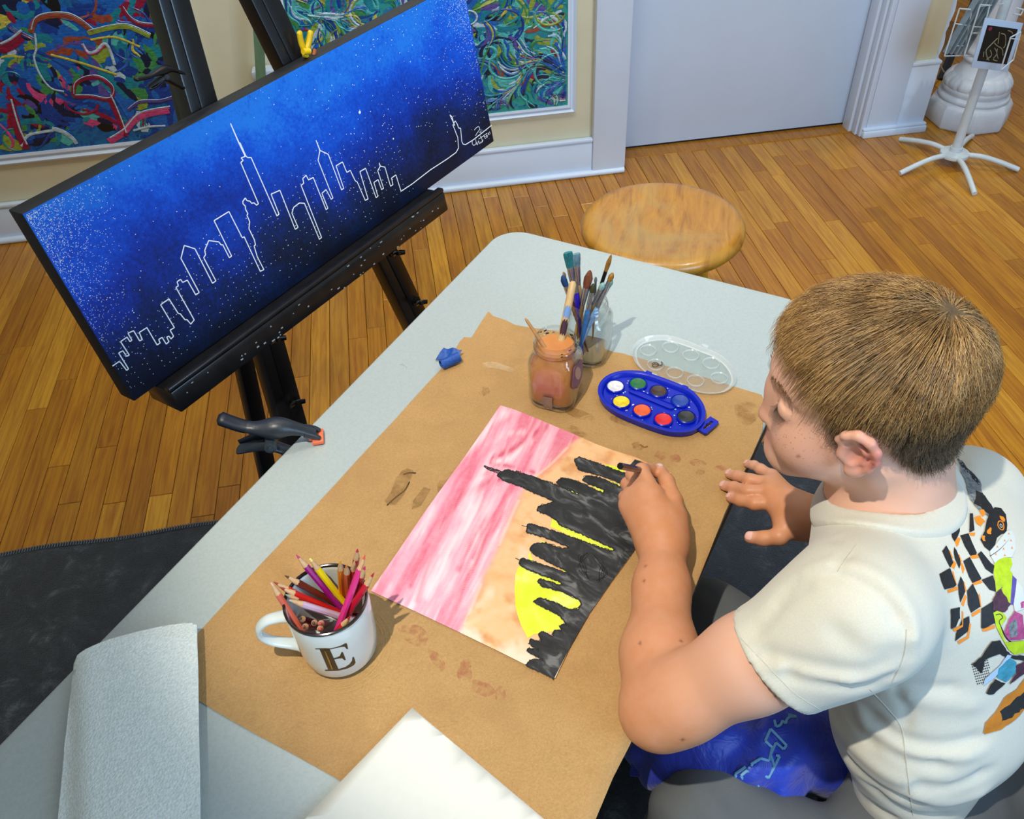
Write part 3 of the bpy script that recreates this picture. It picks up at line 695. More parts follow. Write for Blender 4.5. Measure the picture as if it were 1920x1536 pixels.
crim, pal = lc('#cc4060'), lc('#f0d8dd')
for pts, w_, c_, am in (([(940, 165), (860, 215), (790, 270), (700, 315), (620, 350), (560, 400)], 22, crim, .9), ([(690, 440), (600, 470), (500, 520), (430, 600), (360, 690)], 30, crim, .6), ([(640, 400), (540, 430), (450, 400), (400, 400)], 20, crim, .6), ([(760, 480), (660, 620), (560, 760), (500, 900)], 24, crim, .7),
                     ([(520, 470), (440, 590), (360, 720), (300, 860), (250, 980)], 26, crim, .75), ([(700, 620), (600, 820), (520, 1000), (450, 1180)], 24, crim, .55), ([(880, 400), (820, 380), (760, 370), (660, 350)], 14, crim, .8), ([(560, 200), (640, 190), (760, 120)], 26, crim, .45), ([(720, 430), (650, 450)], 16, crim, .9), ([(1080, 230), (960, 330), (900, 400)], 30, crim, .3),
                     ([(480, 560), (400, 720), (330, 900), (280, 1060)], 18, crim, .45), ([(740, 200), (640, 300), (520, 400), (420, 470)], 16, crim, .45), ([(720, 100), (620, 200), (480, 340), (380, 480)], 34, pal, .8), ([(620, 540), (520, 700), (420, 860), (330, 1040)], 24, pal, .8), ([(200, 700), (120, 850), (60, 960)], 50, pal, .9),
                     ([(860, 240), (760, 330), (680, 345)], 20, pal, .8), ([(420, 900), (360, 1040), (330, 1120)], 22, pal, .6), ([(640, 260), (740, 200), (820, 190)], 22, pal, .5), ([(560, 860), (480, 1000), (430, 1130)], 16, pal, .6), ([(700, 700), (620, 860), (560, 1000)], 12, pal, .5)):
    pink = mixc(pink, c_, seg2(None, pts, w_) * am * np.clip((st2 - .38) * 4.5, .1, 1))
oran = np.tile(lc('#e6b680'), (len(ZX), 1)); oran = mixc(oran, lc('#d08e4c'), (nz2(ZX, ZY, .008, .012, 8, .4) - .52) * 5); oran = mixc(oran, lc('#e6d3b8'), (nz2(ZX, ZY, .006, .006, 9) - .50) * 5 + (ZY - 1100) / 300); 
for pts, w_, c_, am in (([(1090, 250), (1000, 340), (920, 410)], 26, lc('#e08a68'), .8), ([(820, 510), (740, 680), (690, 800), (620, 960), (560, 1080)], 24, lc('#e2926a'), .7), ([(640, 930), (720, 940), (790, 960)], 34, lc('#dc9038'), .8), ([(590, 1050), (620, 990), (640, 960)], 24, lc('#e09a60'), .7), ([(1200, 290), (1280, 310), (1330, 340)], 24, lc('#e6a050'), .6), ([(850, 520), (900, 500), (960, 530)], 20, lc('#e6a868'), .6), ([(760, 720), (820, 760)], 22, lc('#e2a868'), .6), ([(540, 1180), (700, 1110), (760, 1100)], 20, lc('#eed0a8'), .8)):
    oran = mixc(oran, c_, seg2(None, pts, w_) * am * np.clip((cl - .3) * 4, .2, 1))
bd = np.array([((x - 680) * 2.743, (y - 740) * 2.743) for x, y in bound]); bx = np.interp(ZY, bd[:, 1], bd[:, 0]); fb_ = 1 / (1 + np.exp(-(ZX - bx + 14 * (nz2(ZX, ZY, .03, .03, 14) - .5)) / 7)); tot = mixc(pink, oran, fb_)
tot = mixc(tot, lc('#f0e9e4'), np.clip(1 - np.abs(ZX - bx - 6) / 12, 0, 1) * (cl > .52) * .4)
vcol(ws, 'wash', tot)
wpoly('sun', [Z3(*q_) for q_ in [(800, 890), (785, 930), (782, 1000), (785, 1080), (795, 1130), (815, 1190), (850, 1255), (880, 1235), (940, 1225), (1010, 1215), (1040, 1160), (1125, 1100), (1110, 1040), (1020, 960), (900, 895), (870, 840), (860, 810), (850, 830), (860, 850)]], M_yellow, 0.0003)
wpoly('sun_glow', [Z3(*q_) for q_ in [(975, 640), (965, 680), (1060, 725), (1180, 775), (1290, 812), (1285, 790), (1130, 715), (1020, 665)]], M_yellow, 0.00032)
for q_ in ([(1160, 425), (1230, 455), (1330, 485), (1325, 465), (1240, 435)], [(1150, 455), (1245, 515), (1245, 490), (1190, 470)], [(1040, 480), (1100, 522), (1115, 515), (1060, 490)], [(930, 830), (1060, 930), (1050, 905), (980, 860)], [(1240, 360), (1300, 370), (1350, 400), (1340, 414)], [(900, 745), (930, 765), (980, 775)]):
    wpoly('yellow_gap', [Z3(*p) for p in q_], M_yellow, 0.00034)
sky = [(983, 1463), (840, 1395), (858, 1370), (925, 1366), (845, 1320), (852, 1306), (905, 1318), (856, 1285), (865, 1262), (918, 1272), (905, 1238), (920, 1222), (975, 1245), (985, 1218), (1025, 1215), (1012, 1194), (1045, 1180), (1032, 1165), (1015, 1137), (980, 1122), (880, 1070), (905, 1048), (990, 1072), (1060, 1108), (1108, 1106), (1125, 1078), (1110, 1055), (1010, 1010), (922, 988), (900, 962), (915, 950), (1000, 978), (1025, 980), (1015, 965), (840, 898), (808, 878), (806, 858), (822, 845), (900, 868), (1000, 902), (1062, 926), (1040, 905), (920, 845), (880, 820), (858, 795), (882, 768), (940, 764), (1000, 788), (1050, 795), (1060, 786), (930, 735), (845, 710), (850, 670), (870, 668), (1010, 712), (1150, 762), (1270, 805), (1292, 803), (1290, 793), (1110, 712), (1012, 672), (1000, 650), (958, 625), (898, 600), (900, 578), (930, 570), (985, 553), (960, 540), (800, 470), (722, 442), (694, 420), (700, 405), (740, 388), (800, 400), (1000, 468), (1105, 518), (1112, 510), (1010, 472), (1000, 455), (1020, 432), (1080, 440), (1150, 470), (1238, 510), (1246, 492), (1160, 462), (1132, 440), (1150, 418), (1220, 430), (1325, 476), (1335, 462), (1250, 428), (1110, 388), (1090, 340), (1115, 325), (1150, 335), (1362, 412), (1380, 360), (1400, 335), (1430, 345), (1586, 408), (1560, 455), (1500, 580), (1414, 780), (1290, 950), (1168, 1125), (1070, 1295)]
wpoly('black_skyline', [Z3(*q_) for q_ in sky], M_blackw2, 0.0005, 0.01)
def wline(pts, w_, jit=0.0, up=0.0007, n=4, name='pencil_outline'):
    r_ = random.Random(len(pts)); pp = [np.array(q_, float) for q_ in pts]; den = []
    for a, b_ in zip(pp[:-1], pp[1:]):
        k = max(1, int(np.linalg.norm(b_ - a) / 7)); den += [a + (b_ - a) * i / k + np.array([r_.uniform(-jit, jit), r_.uniform(-jit, jit)]) for i in range(k)]
    den.append(pp[-1]); m_ = MB(); w3 = [P(*Z3(*q_), WZ) for q_ in den]
    m_.tube([np.array([q_[0], q_[1], wave_h(q_[0], q_[1], up)]) for q_ in w3], [(0.00015, w_)] * len(w3), 4, upv=(0, 0, 1)); return m_
m_ = wline(sky[:97], 0.0008, 3.2); obj('pencil_outline', m_, M_pencil, t, fin=False)
m_ = wline(sky[2:95], 0.0004, 6.5, 0.0008); obj('pencil_outline', m_, M_pencil, t, fin=False)
m_ = wline([(625, 366), (640, 385), (700, 405), (712, 396), (640, 372), (625, 366), (660, 385), (700, 398)], 0.0008, 2); obj('pencil_outline', m_, M_pencil, t, fin=False)
m_ = wline([(785, 842), (810, 855)], 0.0005); obj('pencil_outline', m_, M_pencil, t, fin=False)
m_ = wline([(818, 675), (850, 683)], 0.0004); obj('pencil_outline', m_, M_pencil, t, fin=False)
scr = [(1180 + 90 * math.cos(k * 0.9) * (0.4 + 0.6 * ((k * 7) % 5) / 5), 890 + 70 * math.sin(k * 0.9 + 0.4) + 8 * math.sin(k * 2.3)) for k in range(46)]
m_ = wline([tuple(q_) for q_ in catmull([np.array(q_) for q_ in scr], 4)], 0.00022, 0); obj('scribble', m_, mat('scribble_line', '#0e0e10', 0.5), t, fin=False)

# ------------------------------------------------------------------ other sheets
M_blank = mat('blank_white_paper', '#d8d9d0', 0.6, var=0.02, scale=120, bump=0.05, bscale=600)
bl = [P(u, v_, TZ + 0.006) for u, v_ in [(772, 1326), (1016, 1532)]]
d1 = (bl[1] - bl[0]) / np.linalg.norm(bl[1] - bl[0]); d2 = P(580, 1525, TZ + 0.006) - bl[0]; d2 /= np.linalg.norm(d2)
c0 = bl[0]; cor = [c0, c0 + d1 * 0.30, c0 + d1 * 0.30 + d2 * 0.36, c0 + d2 * 0.36]
o = poly_obj('blank_sheet', grid_poly([(q_[0], q_[1], TZ) for q_ in cor], 0.02), M_blank, None, lambda co: (co.x, co.y, TZ + 0.005 + 0.0006 * math.sin(co.x * 18)))
so = o.modifiers.new('thickness', 'SOLIDIFY'); so.thickness = 0.0006; so.offset = -1
tag(o, 'blank white sheet of heavy paper lying on the kraft paper at the near edge', 'paper')
M_foam = NT('foam_sheet'); v = M_foam.coord('Object'); n1 = M_foam.noise(v, 330, 3, 0.6); 
vo = M_foam.n('ShaderNodeTexVoronoi', i_Vector=v, i_Scale=420.0)
M_foam.set('Base Color', M_foam.ramp(n1, [(0.35, lin('#cbd6d0')), (0.65, lin('#e2e8e2'))])); M_foam.set('Roughness', 0.6); M_foam.set('Sheen Weight', 0.1); M_foam.bump(vo.outputs[0], 0.5, 0.001); M_foam = M_foam.m
fo = [(368, 1166), (371, 1250), (372, 1350), (374, 1450), (375, 1560), (90, 1580), (99, 1536), (112, 1400), (124, 1300), (132, 1256), (134, 1240), (143, 1227), (160, 1219), (200, 1204), (260, 1186), (310, 1173), (345, 1166), (360, 1165)]
fz = 0.765
def foam_h(co):
    s = (np.array([co.x, co.y]) - TC) @ TS
    u, v_, _k = Qp((co.x, co.y, fz))
    h = fz + 0.004 * math.sin((u - 120) / 250 * math.pi) - 0.010 * max(0, min(1, (170 - u) / 45)) ** 2 - 0.006 * max(0, (1200 - v_) / 60)
    return (co.x, co.y, h + 0.0006 * noise.noise(Vector((co.x * 60, co.y * 60, 0))))
o = poly_obj('foam_sheet', grid_poly([P(u, v_, fz) for u, v_ in fo], 0.008), M_foam, None, foam_h)
so = o.modifiers.new('thickness', 'SOLIDIFY'); so.thickness = 0.0035; so.offset = -1
tag(o, 'soft pale grey foam packing sheet draped over the near left corner of the table', 'foam sheet')
# stack under the foam sheet that carries it
m_ = MB(); fc = [P(u, v_, TZ) for u, v_ in [(362, 1184), (364, 1540), (160, 1545), (200, 1262)]]
n = 4; m_.add([(q_[0], q_[1], TZ + 0.0035) for q_ in fc] + [(q_[0], q_[1], 0.7585) for q_ in fc], [(0, 1, 2, 3), (7, 6, 5, 4)] + [(i, (i + 1) % 4, 4 + (i + 1) % 4, 4 + i) for i in range(4)])
tag(obj('paper_pad', m_, mat('pad_edge', '#9aa09c', 0.8, var=0.2, scale=300), bevel=0.001), 'grey edged pad of paper lying under the foam sheet', 'pad')
# blue tape
M_btape = NT('painter_tape'); v = M_btape.coord('Object'); M_btape.set('Base Color', M_btape.ramp(M_btape.noise(v, 300, 3), [(0.35, lin('#0b3d8c')), (0.7, lin('#1558b4'))])); M_btape.set('Roughness', 0.5); M_btape = M_btape.m
t = thing('blue_tape', 'crumpled strip of blue painter tape at the left edge of the kraft paper', 'tape', P(840, 670, TZ))
A = P(816, 676, TZ + 0.002); B = P(832, 652, TZ + 0.010); Cc = P(866, 655, TZ + 0.014); D_ = P(856, 672, TZ + 0.004)
m_ = MB(); rows = []
for i in range(9):
    f = i / 8; row = []
    for j in range(7):
        g = j / 6; q_ = (A * (1 - f) + D_ * f) * (1 - g) + (B * (1 - f) + Cc * f) * g
        q_ = q_ + np.array([0, 0, 0.002 * math.sin(f * 9 + g * 3)]); row.append(q_)
    rows.append(row)
vs = [q_ for r_ in rows for q_ in r_]; m_.add(vs, [(i * 7 + j, i * 7 + j + 1, (i + 1) * 7 + j + 1, (i + 1) * 7 + j) for i in range(8) for j in range(6)])
obj('torn_strip', m_, M_btape, t, angle=60)
m_ = MB(); ax0 = P(826, 684, TZ + 0.009); ax1 = P(860, 668, TZ + 0.011); e = (ax1 - ax0) / np.linalg.norm(ax1 - ax0); up_ = np.array([0, 0, 1.0]); sd = np.cross(e, up_)
ring_ = lambda q_, tt: [q_ + (sd * math.cos(a) + up_ * math.sin(a)) * (0.0085 - 0.0009 * a + tt) for a in np.linspace(-0.6, 5.9, 22)]
vs = ring_(ax0, 0) + ring_(ax1, 0.0004); m_.add(vs, [(i, i + 1, 23 + i, 22 + i) for i in range(21)]); obj('rolled_end', m_, M_btape, t, angle=60)
# ------------------------------------------------------------------ spring clamp on the table edge
def clamp(label, tip, back_up, back_dn, piv, side, colr, tipcol, name='spring_clamp', scale=1.0, group=None):
    """tip jaw point, two handle ends, pivot; side = unit vector across the clamp"""
    tip, bu, bd, piv, side = [np.array(q_, float) for q_ in (tip, back_up, back_dn, piv, side)]
    t = thing(name, label, 'clamp', piv, group)
    mid = (tip + bu) / 2
    upn = np.cross(side, tip - bu); upn /= np.linalg.norm(upn)
    if upn[2] < 0: upn = -upn
    S_ = scale
    a0 = bu; a1 = bu + (piv - bu) * 0.45 + upn * 0.004 * S_; a2 = piv + upn * 0.016 * S_ + (bu - piv) * 0.18; a3 = piv + upn * 0.024 * S_ + (tip - piv) * 0.3; a4 = tip + upn * 0.012 * S_ + (piv - tip) * 0.12
    pts = catmull([a0, a1, a2, a3, a4], 6)
    n = len(pts); rad = []
    for i in range(n):
        f = i / (n - 1); w_ = 0.0105 + 0.006 * math.exp(-((f - 0.62) / 0.16) ** 2) - 0.001 * f; h_ = 0.008 + 0.009 * math.exp(-((f - 0.62) / 0.16) ** 2) - 0.002 * f
        if i == 0: w_ *= 0.6; h_ *= 0.6
        rad.append((h_ * S_, w_ * S_))
    rad[0] = (0.003 * S_, 0.005 * S_)
    m_ = MB(); m_.tube(pts[:2] + pts[2:], rad, 16, upv=upn); obj('upper_arm', m_, colr, t, angle=60)
    # grip sleeve
    g = MB(); g.tube(pts[0:8], [(r_[0] * 1.1, r_[1] * 1.08) for r_ in rad[0:8]], 16, upv=upn); obj('grip_sleeve', g, mat('clamp_grip', '#0d1420', 0.45, var=0.3, scale=60), t, angle=60) if name == 'spring_clamp' and tipcol is not None else None
    # two jaw prongs
    for sg in (-1, 1):
        m_ = MB(); m_.tube([a4 + side * sg * 0.007 * S_ + (a3 - a4) * 0.4, a4 + side * sg * 0.008 * S_, tip + upn * 0.008 * S_ + side * sg * 0.008 * S_], [(0.006 * S_, 0.004 * S_), (0.005 * S_, 0.0035 * S_), (0.0035 * S_, 0.003 * S_)], 10, upv=upn); obj('jaw_prong', m_, colr, t)
    # lower arm
    pts = catmull([bd, bd + (piv - bd) * 0.5 - upn * 0.003, piv - upn * 0.010 * S_, piv - upn * 0.020 * S_ + (tip - piv) * 0.35, tip - upn * 0.040 * S_ + (piv - tip) * 0.1], 6)
    m_ = MB(); m_.tube(pts, [(0.002, 0.004)] + [(0.0055 * S_, 0.012 * S_)] * (len(pts) - 2) + [(0.003 * S_, 0.007 * S_)], 14, upv=upn); obj('lower_arm', m_, colr, t, angle=60)
    for sg in (-1, 1):
        m_ = MB(); m_.tube([bd + side * sg * 0.010 * S_ + upn * 0.004, bd + (piv - bd) * 0.5 + side * sg * 0.012 * S_ + upn * 0.006 * S_, piv + side * sg * 0.012 * S_], [(0.004 * S_, 0.0015), (0.006 * S_, 0.0018), (0.008 * S_, 0.002)], 8, upv=upn); obj('rib', m_, colr, t)
    m_ = MB(); m_.tube([piv - side * 0.017 * S_, piv + side * 0.017 * S_], 0.0085 * S_, 20); m_.tube([piv - side * 0.019 * S_, piv + side * 0.019 * S_], 0.004 * S_, 14)
    obj('pivot', m_, mat('clamp_pivot', '#3b444c', 0.35, 0.3), t)
    if tipcol is not None:
        fdir = (tip - piv); fdir[2] = 0; fdir /= np.linalg.norm(fdir)
        m_ = MB(); m_.obox(tip + np.array([0, 0, 0.003]), fdir * 0.008 * S_, side * 0.0135 * S_, (0, 0, 0.003)); m_.obox(tip - fdir * 0.009 * S_ + np.array([0, 0, 0.005]), fdir * 0.004, side * 0.005 * S_, (0, 0, 0.004))
        obj('jaw_pad', m_, tipcol, t, bevel=0.0012)
        m_ = MB(); m_.obox(tip + np.array([0, 0, -0.0445]), fdir * 0.008 * S_, side * 0.012 * S_, (0, 0, 0.003)); obj('jaw_pad', m_, tipcol, t, bevel=0.001)
    return t
M_clamp = mat('clamp_black_plastic', '#262c33', 0.38, var=0.25, scale=60, bump=0.1, bscale=400)
M_orangepad = mat('orange_pad', '#e8714a', 0.5)
tip = P(597, 822, TZ + 0.002); fd = TT * 0 + (np.array([-TS[0], -TS[1]]))
side = np.array([0.45, 0.89, 0]); 
piv = P(508, 826, TZ + 0.012)
dxy = (tip - piv)[:2]; dxy /= np.linalg.norm(dxy); side = np.array([-dxy[1], dxy[0], 0])
clamp('black plastic spring clamp with orange jaw pads gripping the left table edge', tip, P(408, 783, 0.800), P(447, 842, 0.730), piv, side, M_clamp, M_orangepad)

# ------------------------------------------------------------------ stool
M_stool = wood_material('stool_wood', [(0.0, lin('#c98a22')), (1.0, lin('#c98a22'))], grain=(55, 9, 30), rough=0.27, coat=0.5)
M_seat = NT('stool_seat_wood'); v = M_seat.coord('Object', (42, 7, 10), (0, 0, 0.35)); g1 = M_seat.noise(v, 1.0, 8, 0.7, 0.9)
v2 = M_seat.coord('Object'); g2 = M_seat.noise(v2, 7, 3, 0.6, 0.6)
cc_ = M_seat.ramp(g1, [(0.3, lin('#79490a')), (0.48, lin('#a06c14')), (0.7, lin('#b58022'))])
c2 = M_seat.mix(M_seat.ramp(g2, [(0.48, (0, 0, 0)), (0.68, (0.45, 0.45, 0.45))]), cc_, lin('#a08a50'))
M_seat.set('Base Color', c2); M_seat.set('Roughness', 0.32); M_seat.set('Coat Weight', 0.25); M_seat.set('Coat Roughness', 0.15); M_seat.bump(g1, 0.12, 0.001); M_seat = M_seat.m
sc_ = P(1243, 413, 0.61)
t = thing('wooden_stool', 'round varnished wooden stool with dished seat behind the far table edge', 'stool', (sc_[0], sc_[1], 0))
m_ = MB(); R_ = 0.176
m_.lathe([(0.0, -0.006), (0.08, -0.005), (0.12, -0.002), (0.150, 0.001), (0.163, 0.0), (R_ - 0.004, -0.005), (R_ + 0.001, -0.013), (R_, -0.024), (R_ - 0.008, -0.034), (0.15, -0.038), (0.0, -0.038)], (sc_[0], sc_[1], 0.61), 72); obj('seat', m_, M_seat, t, angle=60)
legs = []
for a in (-62, 28, 118, 208):
    a = math.radians(a); top = np.array([sc_[0] + 0.115 * math.cos(a), sc_[1] + 0.115 * math.sin(a), 0.575]); bot = np.array([sc_[0] + 0.185 * math.cos(a), sc_[1] + 0.185 * math.sin(a), 0.0]); bot[2] = 0.0088 if bot[1] < 1.43 else 0.0
    legs.append((top, bot)); m_ = MB(); m_.tube([top, top * .6 + bot * .4, bot], [0.017, 0.019, 0.0145], 16); obj('leg', m_, M_stool, t)
for i in range(4):
    f = 0.55 if i % 2 else 0.68
    a_, b_ = [q_[0] * (1 - f) + q_[1] * f for q_ in (legs[i], legs[(i + 1) % 4])]; m_ = MB(); m_.tube([a_, (a_ + b_) / 2, b_], [0.008, 0.011, 0.008], 12); obj('rung', m_, M_stool, t)

# ------------------------------------------------------------------ canvas and easel
SCL = 1.15
rc = [ray(*q_) for q_ in ((30, 407), (862, -34), (926, 265), (252, 753))]
hor = np.cross(np.cross(rc[0], rc[1]), np.cross(rc[3], rc[2])); ver = np.cross(np.cross(rc[0], rc[3]), np.cross(rc[1], rc[2]))
EX = -hor / np.linalg.norm(hor); EX = EX if EX[0] > 0 else -EX
vv = ver / np.linalg.norm(ver); vv = -vv if vv[2] < 0 else vv
EN = np.cross(EX, vv); EN /= np.linalg.norm(EN); 
if EN @ (np.array([0, 0, 0]) - rc[0]) < 0: EN = -EN
EY = np.cross(EN, EX); EY = EY if EY[2] > 0 else -EY
kd = SCL * 1.0   # distance of the canvas plane from the eye
def E_(u, v_, off=0.0):
    d = ray(u, v_); return CAM + d * ((-kd + off) / (d @ EN))
BL = E_(252, 753); TLc = E_(30, 407); BRc = E_(926, 265)
CW_ = (BRc - BL) @ EX; CH_ = (TLc - BL) @ EY
def CL(x, y, n=0.0): return BL + EX * x + EY * y + EN * n
def uvc(u, v_, off=0.0): q_ = E_(u, v_, off) - BL; return q_ @ EX, q_ @ EY
M_night = NT('night_sky_paint'); v = M_night.coord('Object'); n1 = M_night.noise(v, 170, 8, 0.85); n2 = M_night.noise(v, 7, 4, 0.6)
sep = M_night.n('ShaderNodeVectorMath', operation='DOT_PRODUCT'); tcn = M_night.n('ShaderNodeTexCoord'); M_night.link(tcn.outputs['Object'], sep.inputs[0]); sep.inputs[1].default_value = tuple(EY)
h0 = float(BL @ EY)
mr = M_night.n('ShaderNodeMapRange'); M_night.link(sep.outputs['Value'], mr.inputs[0]); mr.inputs[1].default_value = h0; mr.inputs[2].default_value = h0 + CH_
a1 = M_night.n('ShaderNodeMath', operation='MULTIPLY_ADD'); M_night.link(n2, a1.inputs[0]); a1.inputs[1].default_value = 0.85; M_night.link(mr.outputs[0], a1.inputs[2])
a2 = M_night.n('ShaderNodeMath', operation='MULTIPLY_ADD'); M_night.link(n1, a2.inputs[0]); a2.inputs[1].default_value = 0.95; M_night.link(a1.outputs[0], a2.inputs[2])
a3 = M_night.n('ShaderNodeMath', operation='MULTIPLY'); M_night.link(a2.outputs[0], a3.inputs[0]); a3.inputs[1].default_value = 0.47
M_night.set('Base Color', M_night.ramp(a3.outputs[0], [(0.36, lin('#0a0a16')), (0.47, lin('#06142e')), (0.56, lin('#052058')), (0.66, lin('#042f98')), (0.78, lin('#0850cc')), (0.90, lin('#1f7ae0')), (1.0, lin('#0a48b8'))]))
M_night.set('Roughness', 0.45); M_night.set('Specular IOR Level', 0.3); M_night.bump(n1, 0.1, 0.0005); M_night = M_night.m
M_cedge = mat('canvas_edge', '#14161e', 0.6, var=0.4, scale=40)
t = thing('skyline_canvas', 'long blue night-sky canvas with white city skyline outline and stars, on the black easel', 'painting', CL(CW_ / 2, 0))
m_ = MB(); m_.obox(CL(CW_ / 2, CH_ / 2, -0.0185), EX * CW_ / 2, EY * CH_ / 2, EN * 0.0183); obj('stretched_edge', m_, M_cedge, t, bevel=0.0015)
m_ = MB(); m_.obox(CL(CW_ / 2, CH_ / 2, 0.0001), EX * (CW_ / 2 - 0.001), EY * (CH_ / 2 - 0.001), EN * 0.0004); obj('painted_face', m_, M_night, t, smooth=False)
M_wline = mat('white_paint_line', '#e4ecf2', 0.5)
z5 = lambda q_: (q_[0] / 3.492, 360 + q_[1] / 3.492)
z2 = lambda q_: (400 + q_[0] / 3.2, q_[1] / 3.2)
SK = [z5(q_) for q_ in [(735, 1140), (778, 1110), (788, 1116), (828, 1168), (840, 1158), (775, 1054), (803, 1040), (828, 1076), (845, 1068), (788, 980), (830, 950), (850, 980), (862, 970), (836, 925), (873, 908), (913, 975), (930, 966), (910, 920), (960, 888), (1027, 1002), (1047, 988), (1037, 966), (1060, 952), (1087, 996), (1105, 980), (1090, 950), (1105, 944), (1118, 962), (1135, 945), (1112, 905), (1140, 888), (1050, 738), (1105, 700), (1165, 795), (1178, 797), (1210, 837), (1222, 835), (1248, 865), (1260, 850), (1270, 838), (1150, 625), (1166, 615), (1158, 588), (1180, 572), (1195, 592), (1225, 577), (1280, 674), (1303, 658), (1183, 435), (1205, 350), (1275, 372), (1390, 598), (1412, 582), (1332, 430), (1345, 410), (1338, 385), (1365, 318), (1432, 327), (1445, 346), (1457, 346), (1500, 430), (1515, 420), (1400, 188), (1497, 128), (1585, 300), (1598, 294)]]
SK += [z2(q_) for q_ in [(187, 1428), (280, 1628), (302, 1618), (262, 1540), (243, 1475), (252, 1470), (245, 1440), (212, 1372), (217, 1330), (200, 1292), (206, 1282), (192, 1256), (190, 1236), (177, 1224), (175, 1210), (190, 1188), (200, 1204), (218, 1207), (228, 1220), (242, 1217), (258, 1231), (269, 1222), (163, 975), (178, 962), (165, 948), (190, 938), (150, 855), (101, 740), (152, 855), (160, 860), (193, 935), (203, 945), (225, 945), (380, 1296), (393, 1285), (345, 1165), (398, 1142), (490, 1376), (507, 1364), (470, 1280), (480, 1245), (515, 1218), (545, 1220), (635, 1436), (648, 1425), (525, 1112), (541, 1100), (535, 1072), (555, 1052), (570, 1080), (598, 1065), (675, 1258), (686, 1250), (650, 1160), (675, 1138), (706, 1196), (716, 1188), (627, 962), (638, 905), (615, 842), (639, 903), (688, 926), (768, 1140), (781, 1130), (735, 995), (773, 972), (800, 1035), (820, 1022), (850, 1085), (862, 1092), (910, 1203), (927, 1194), (878, 1030), (912, 1010), (975, 1186), (986, 1178), (962, 1095), (987, 1078), (1008, 1138), (1020, 1130), (985, 1025), (1000, 998), (993, 977), (1001, 997), (1028, 1003), (1062, 1118), (1076, 1108), (1068, 1068), (1094, 1050), (1125, 1148), (1190, 1105), (1300, 1020), (1400, 955), (1455, 915), (1470, 888), (1465, 825), (1435, 748), (1447, 752), (1418, 690), (1432, 702), (1440, 740), (1450, 726), (1462, 745), (1470, 768), (1482, 770), (1490, 850), (1497, 865), (1512, 868), (1560, 838), (1668, 752)]]
m_ = MB(); m_.tube([CL(*uvc(*q_), 0.0008) for q_ in SK], [(0.0003, 0.00085)] * len(SK), 6, upv=EN); 
# keep strokes square: one short tube per edge
m_ = MB()
for a, b_ in zip(SK[:-1], SK[1:]): m_.tube([CL(*uvc(*a), 0.0006), CL(*uvc(*b_), 0.0006)], [(0.0004, 0.00095)] * 2, 6, upv=EN)
obj('skyline_line', m_, M_wline, t, fin=False)
r_ = random.Random(5); m_ = MB()
def star(x, y, rad, mb=None):
    if 0.003 < x < CW_ - 0.003 and 0.003 < y < CH_ - 0.003:
        (mb or m_).add([CL(x + rad * math.cos(a), y + rad * math.sin(a), 0.0007) for a in (0.3, 1.35, 2.4, 3.44, 4.5, 5.54)], [(0, 1, 2, 3, 4, 5)])
for k in range(2600):
    x = abs(r_.gauss(0, 1)) ** 1.5 * 0.055; y = CH_ - abs(r_.gauss(0, 1)) ** 1.4 * 0.125
    if x * 1.3 + (CH_ - y) * 0.55 < 0.19 * r_.random() ** 0.4 + 0.02: star(x, y, r_.uniform(0.0003, 0.00065))
for k in range(900):
    x = CW_ - abs(r_.gauss(0, 1)) ** 1.4 * 0.035; y = CH_ - abs(r_.gauss(0, 1)) ** 1.3 * 0.07; star(x, y, r_.uniform(0.0003, 0.0007))
for k in range(260): star(r_.uniform(0, CW_), r_.uniform(CH_ * 0.25, CH_), r_.uniform(0.0004, 0.0009))
for k in range(520):
    x = r_.uniform(0.02, CW_ * 0.72); y = r_.uniform(0.02, 0.10 + 0.07 * math.sin(x / CW_ * 3.1)); star(round(x / 0.011) * 0.011 + 0.0015 * r_.random(), round(y / 0.010) * 0.010, 0.0006)
for k in range(130): star(r_.uniform(0.55, 1) * CW_, r_.uniform(0.05, CH_), r_.uniform(0.0005, 0.001))
x, y = uvc(674, 210.5); star(x, y, 0.0028); x, y = uvc(737, 260); star(x, y, 0.0018)
tag(obj('painted_stars', m_, M_wline, t, fin=False), kind='stuff')
m_ = MB()
for pl in ([(1553, 840), (1552, 862), (1562, 872), (1575, 860), (1572, 835)], [(1575, 850), (1582, 870), (1590, 845), (1596, 862), (1605, 850)], [(1565, 780), (1575, 768), (1590, 760), (1597, 775), (1580, 800), (1572, 815)], [(1595, 795), (1605, 790), (1603, 775)], [(1600, 815), (1612, 840), (1608, 858)], [(1590, 835), (1610, 822), (1640, 800)],
           [(1612, 852), (1618, 838)], [(1622, 822), (1630, 818), (1628, 828), (1634, 832)], [(1636, 812), (1643, 812), (1642, 824), (1636, 822), (1636, 812)], [(1645, 800), (1651, 798), (1648, 808), (1655, 806)], [(1655, 790), (1660, 804)]):
    pp = catmull([np.array(z2(q_)) for q_ in pl], 3); m_.tube([CL(*uvc(*q_), 0.0006) for q_ in pp], [(0.0003, 0.0006)] * len(pp), 5, upv=EN)
obj('signature', m_, M_wline, t, fin=False)

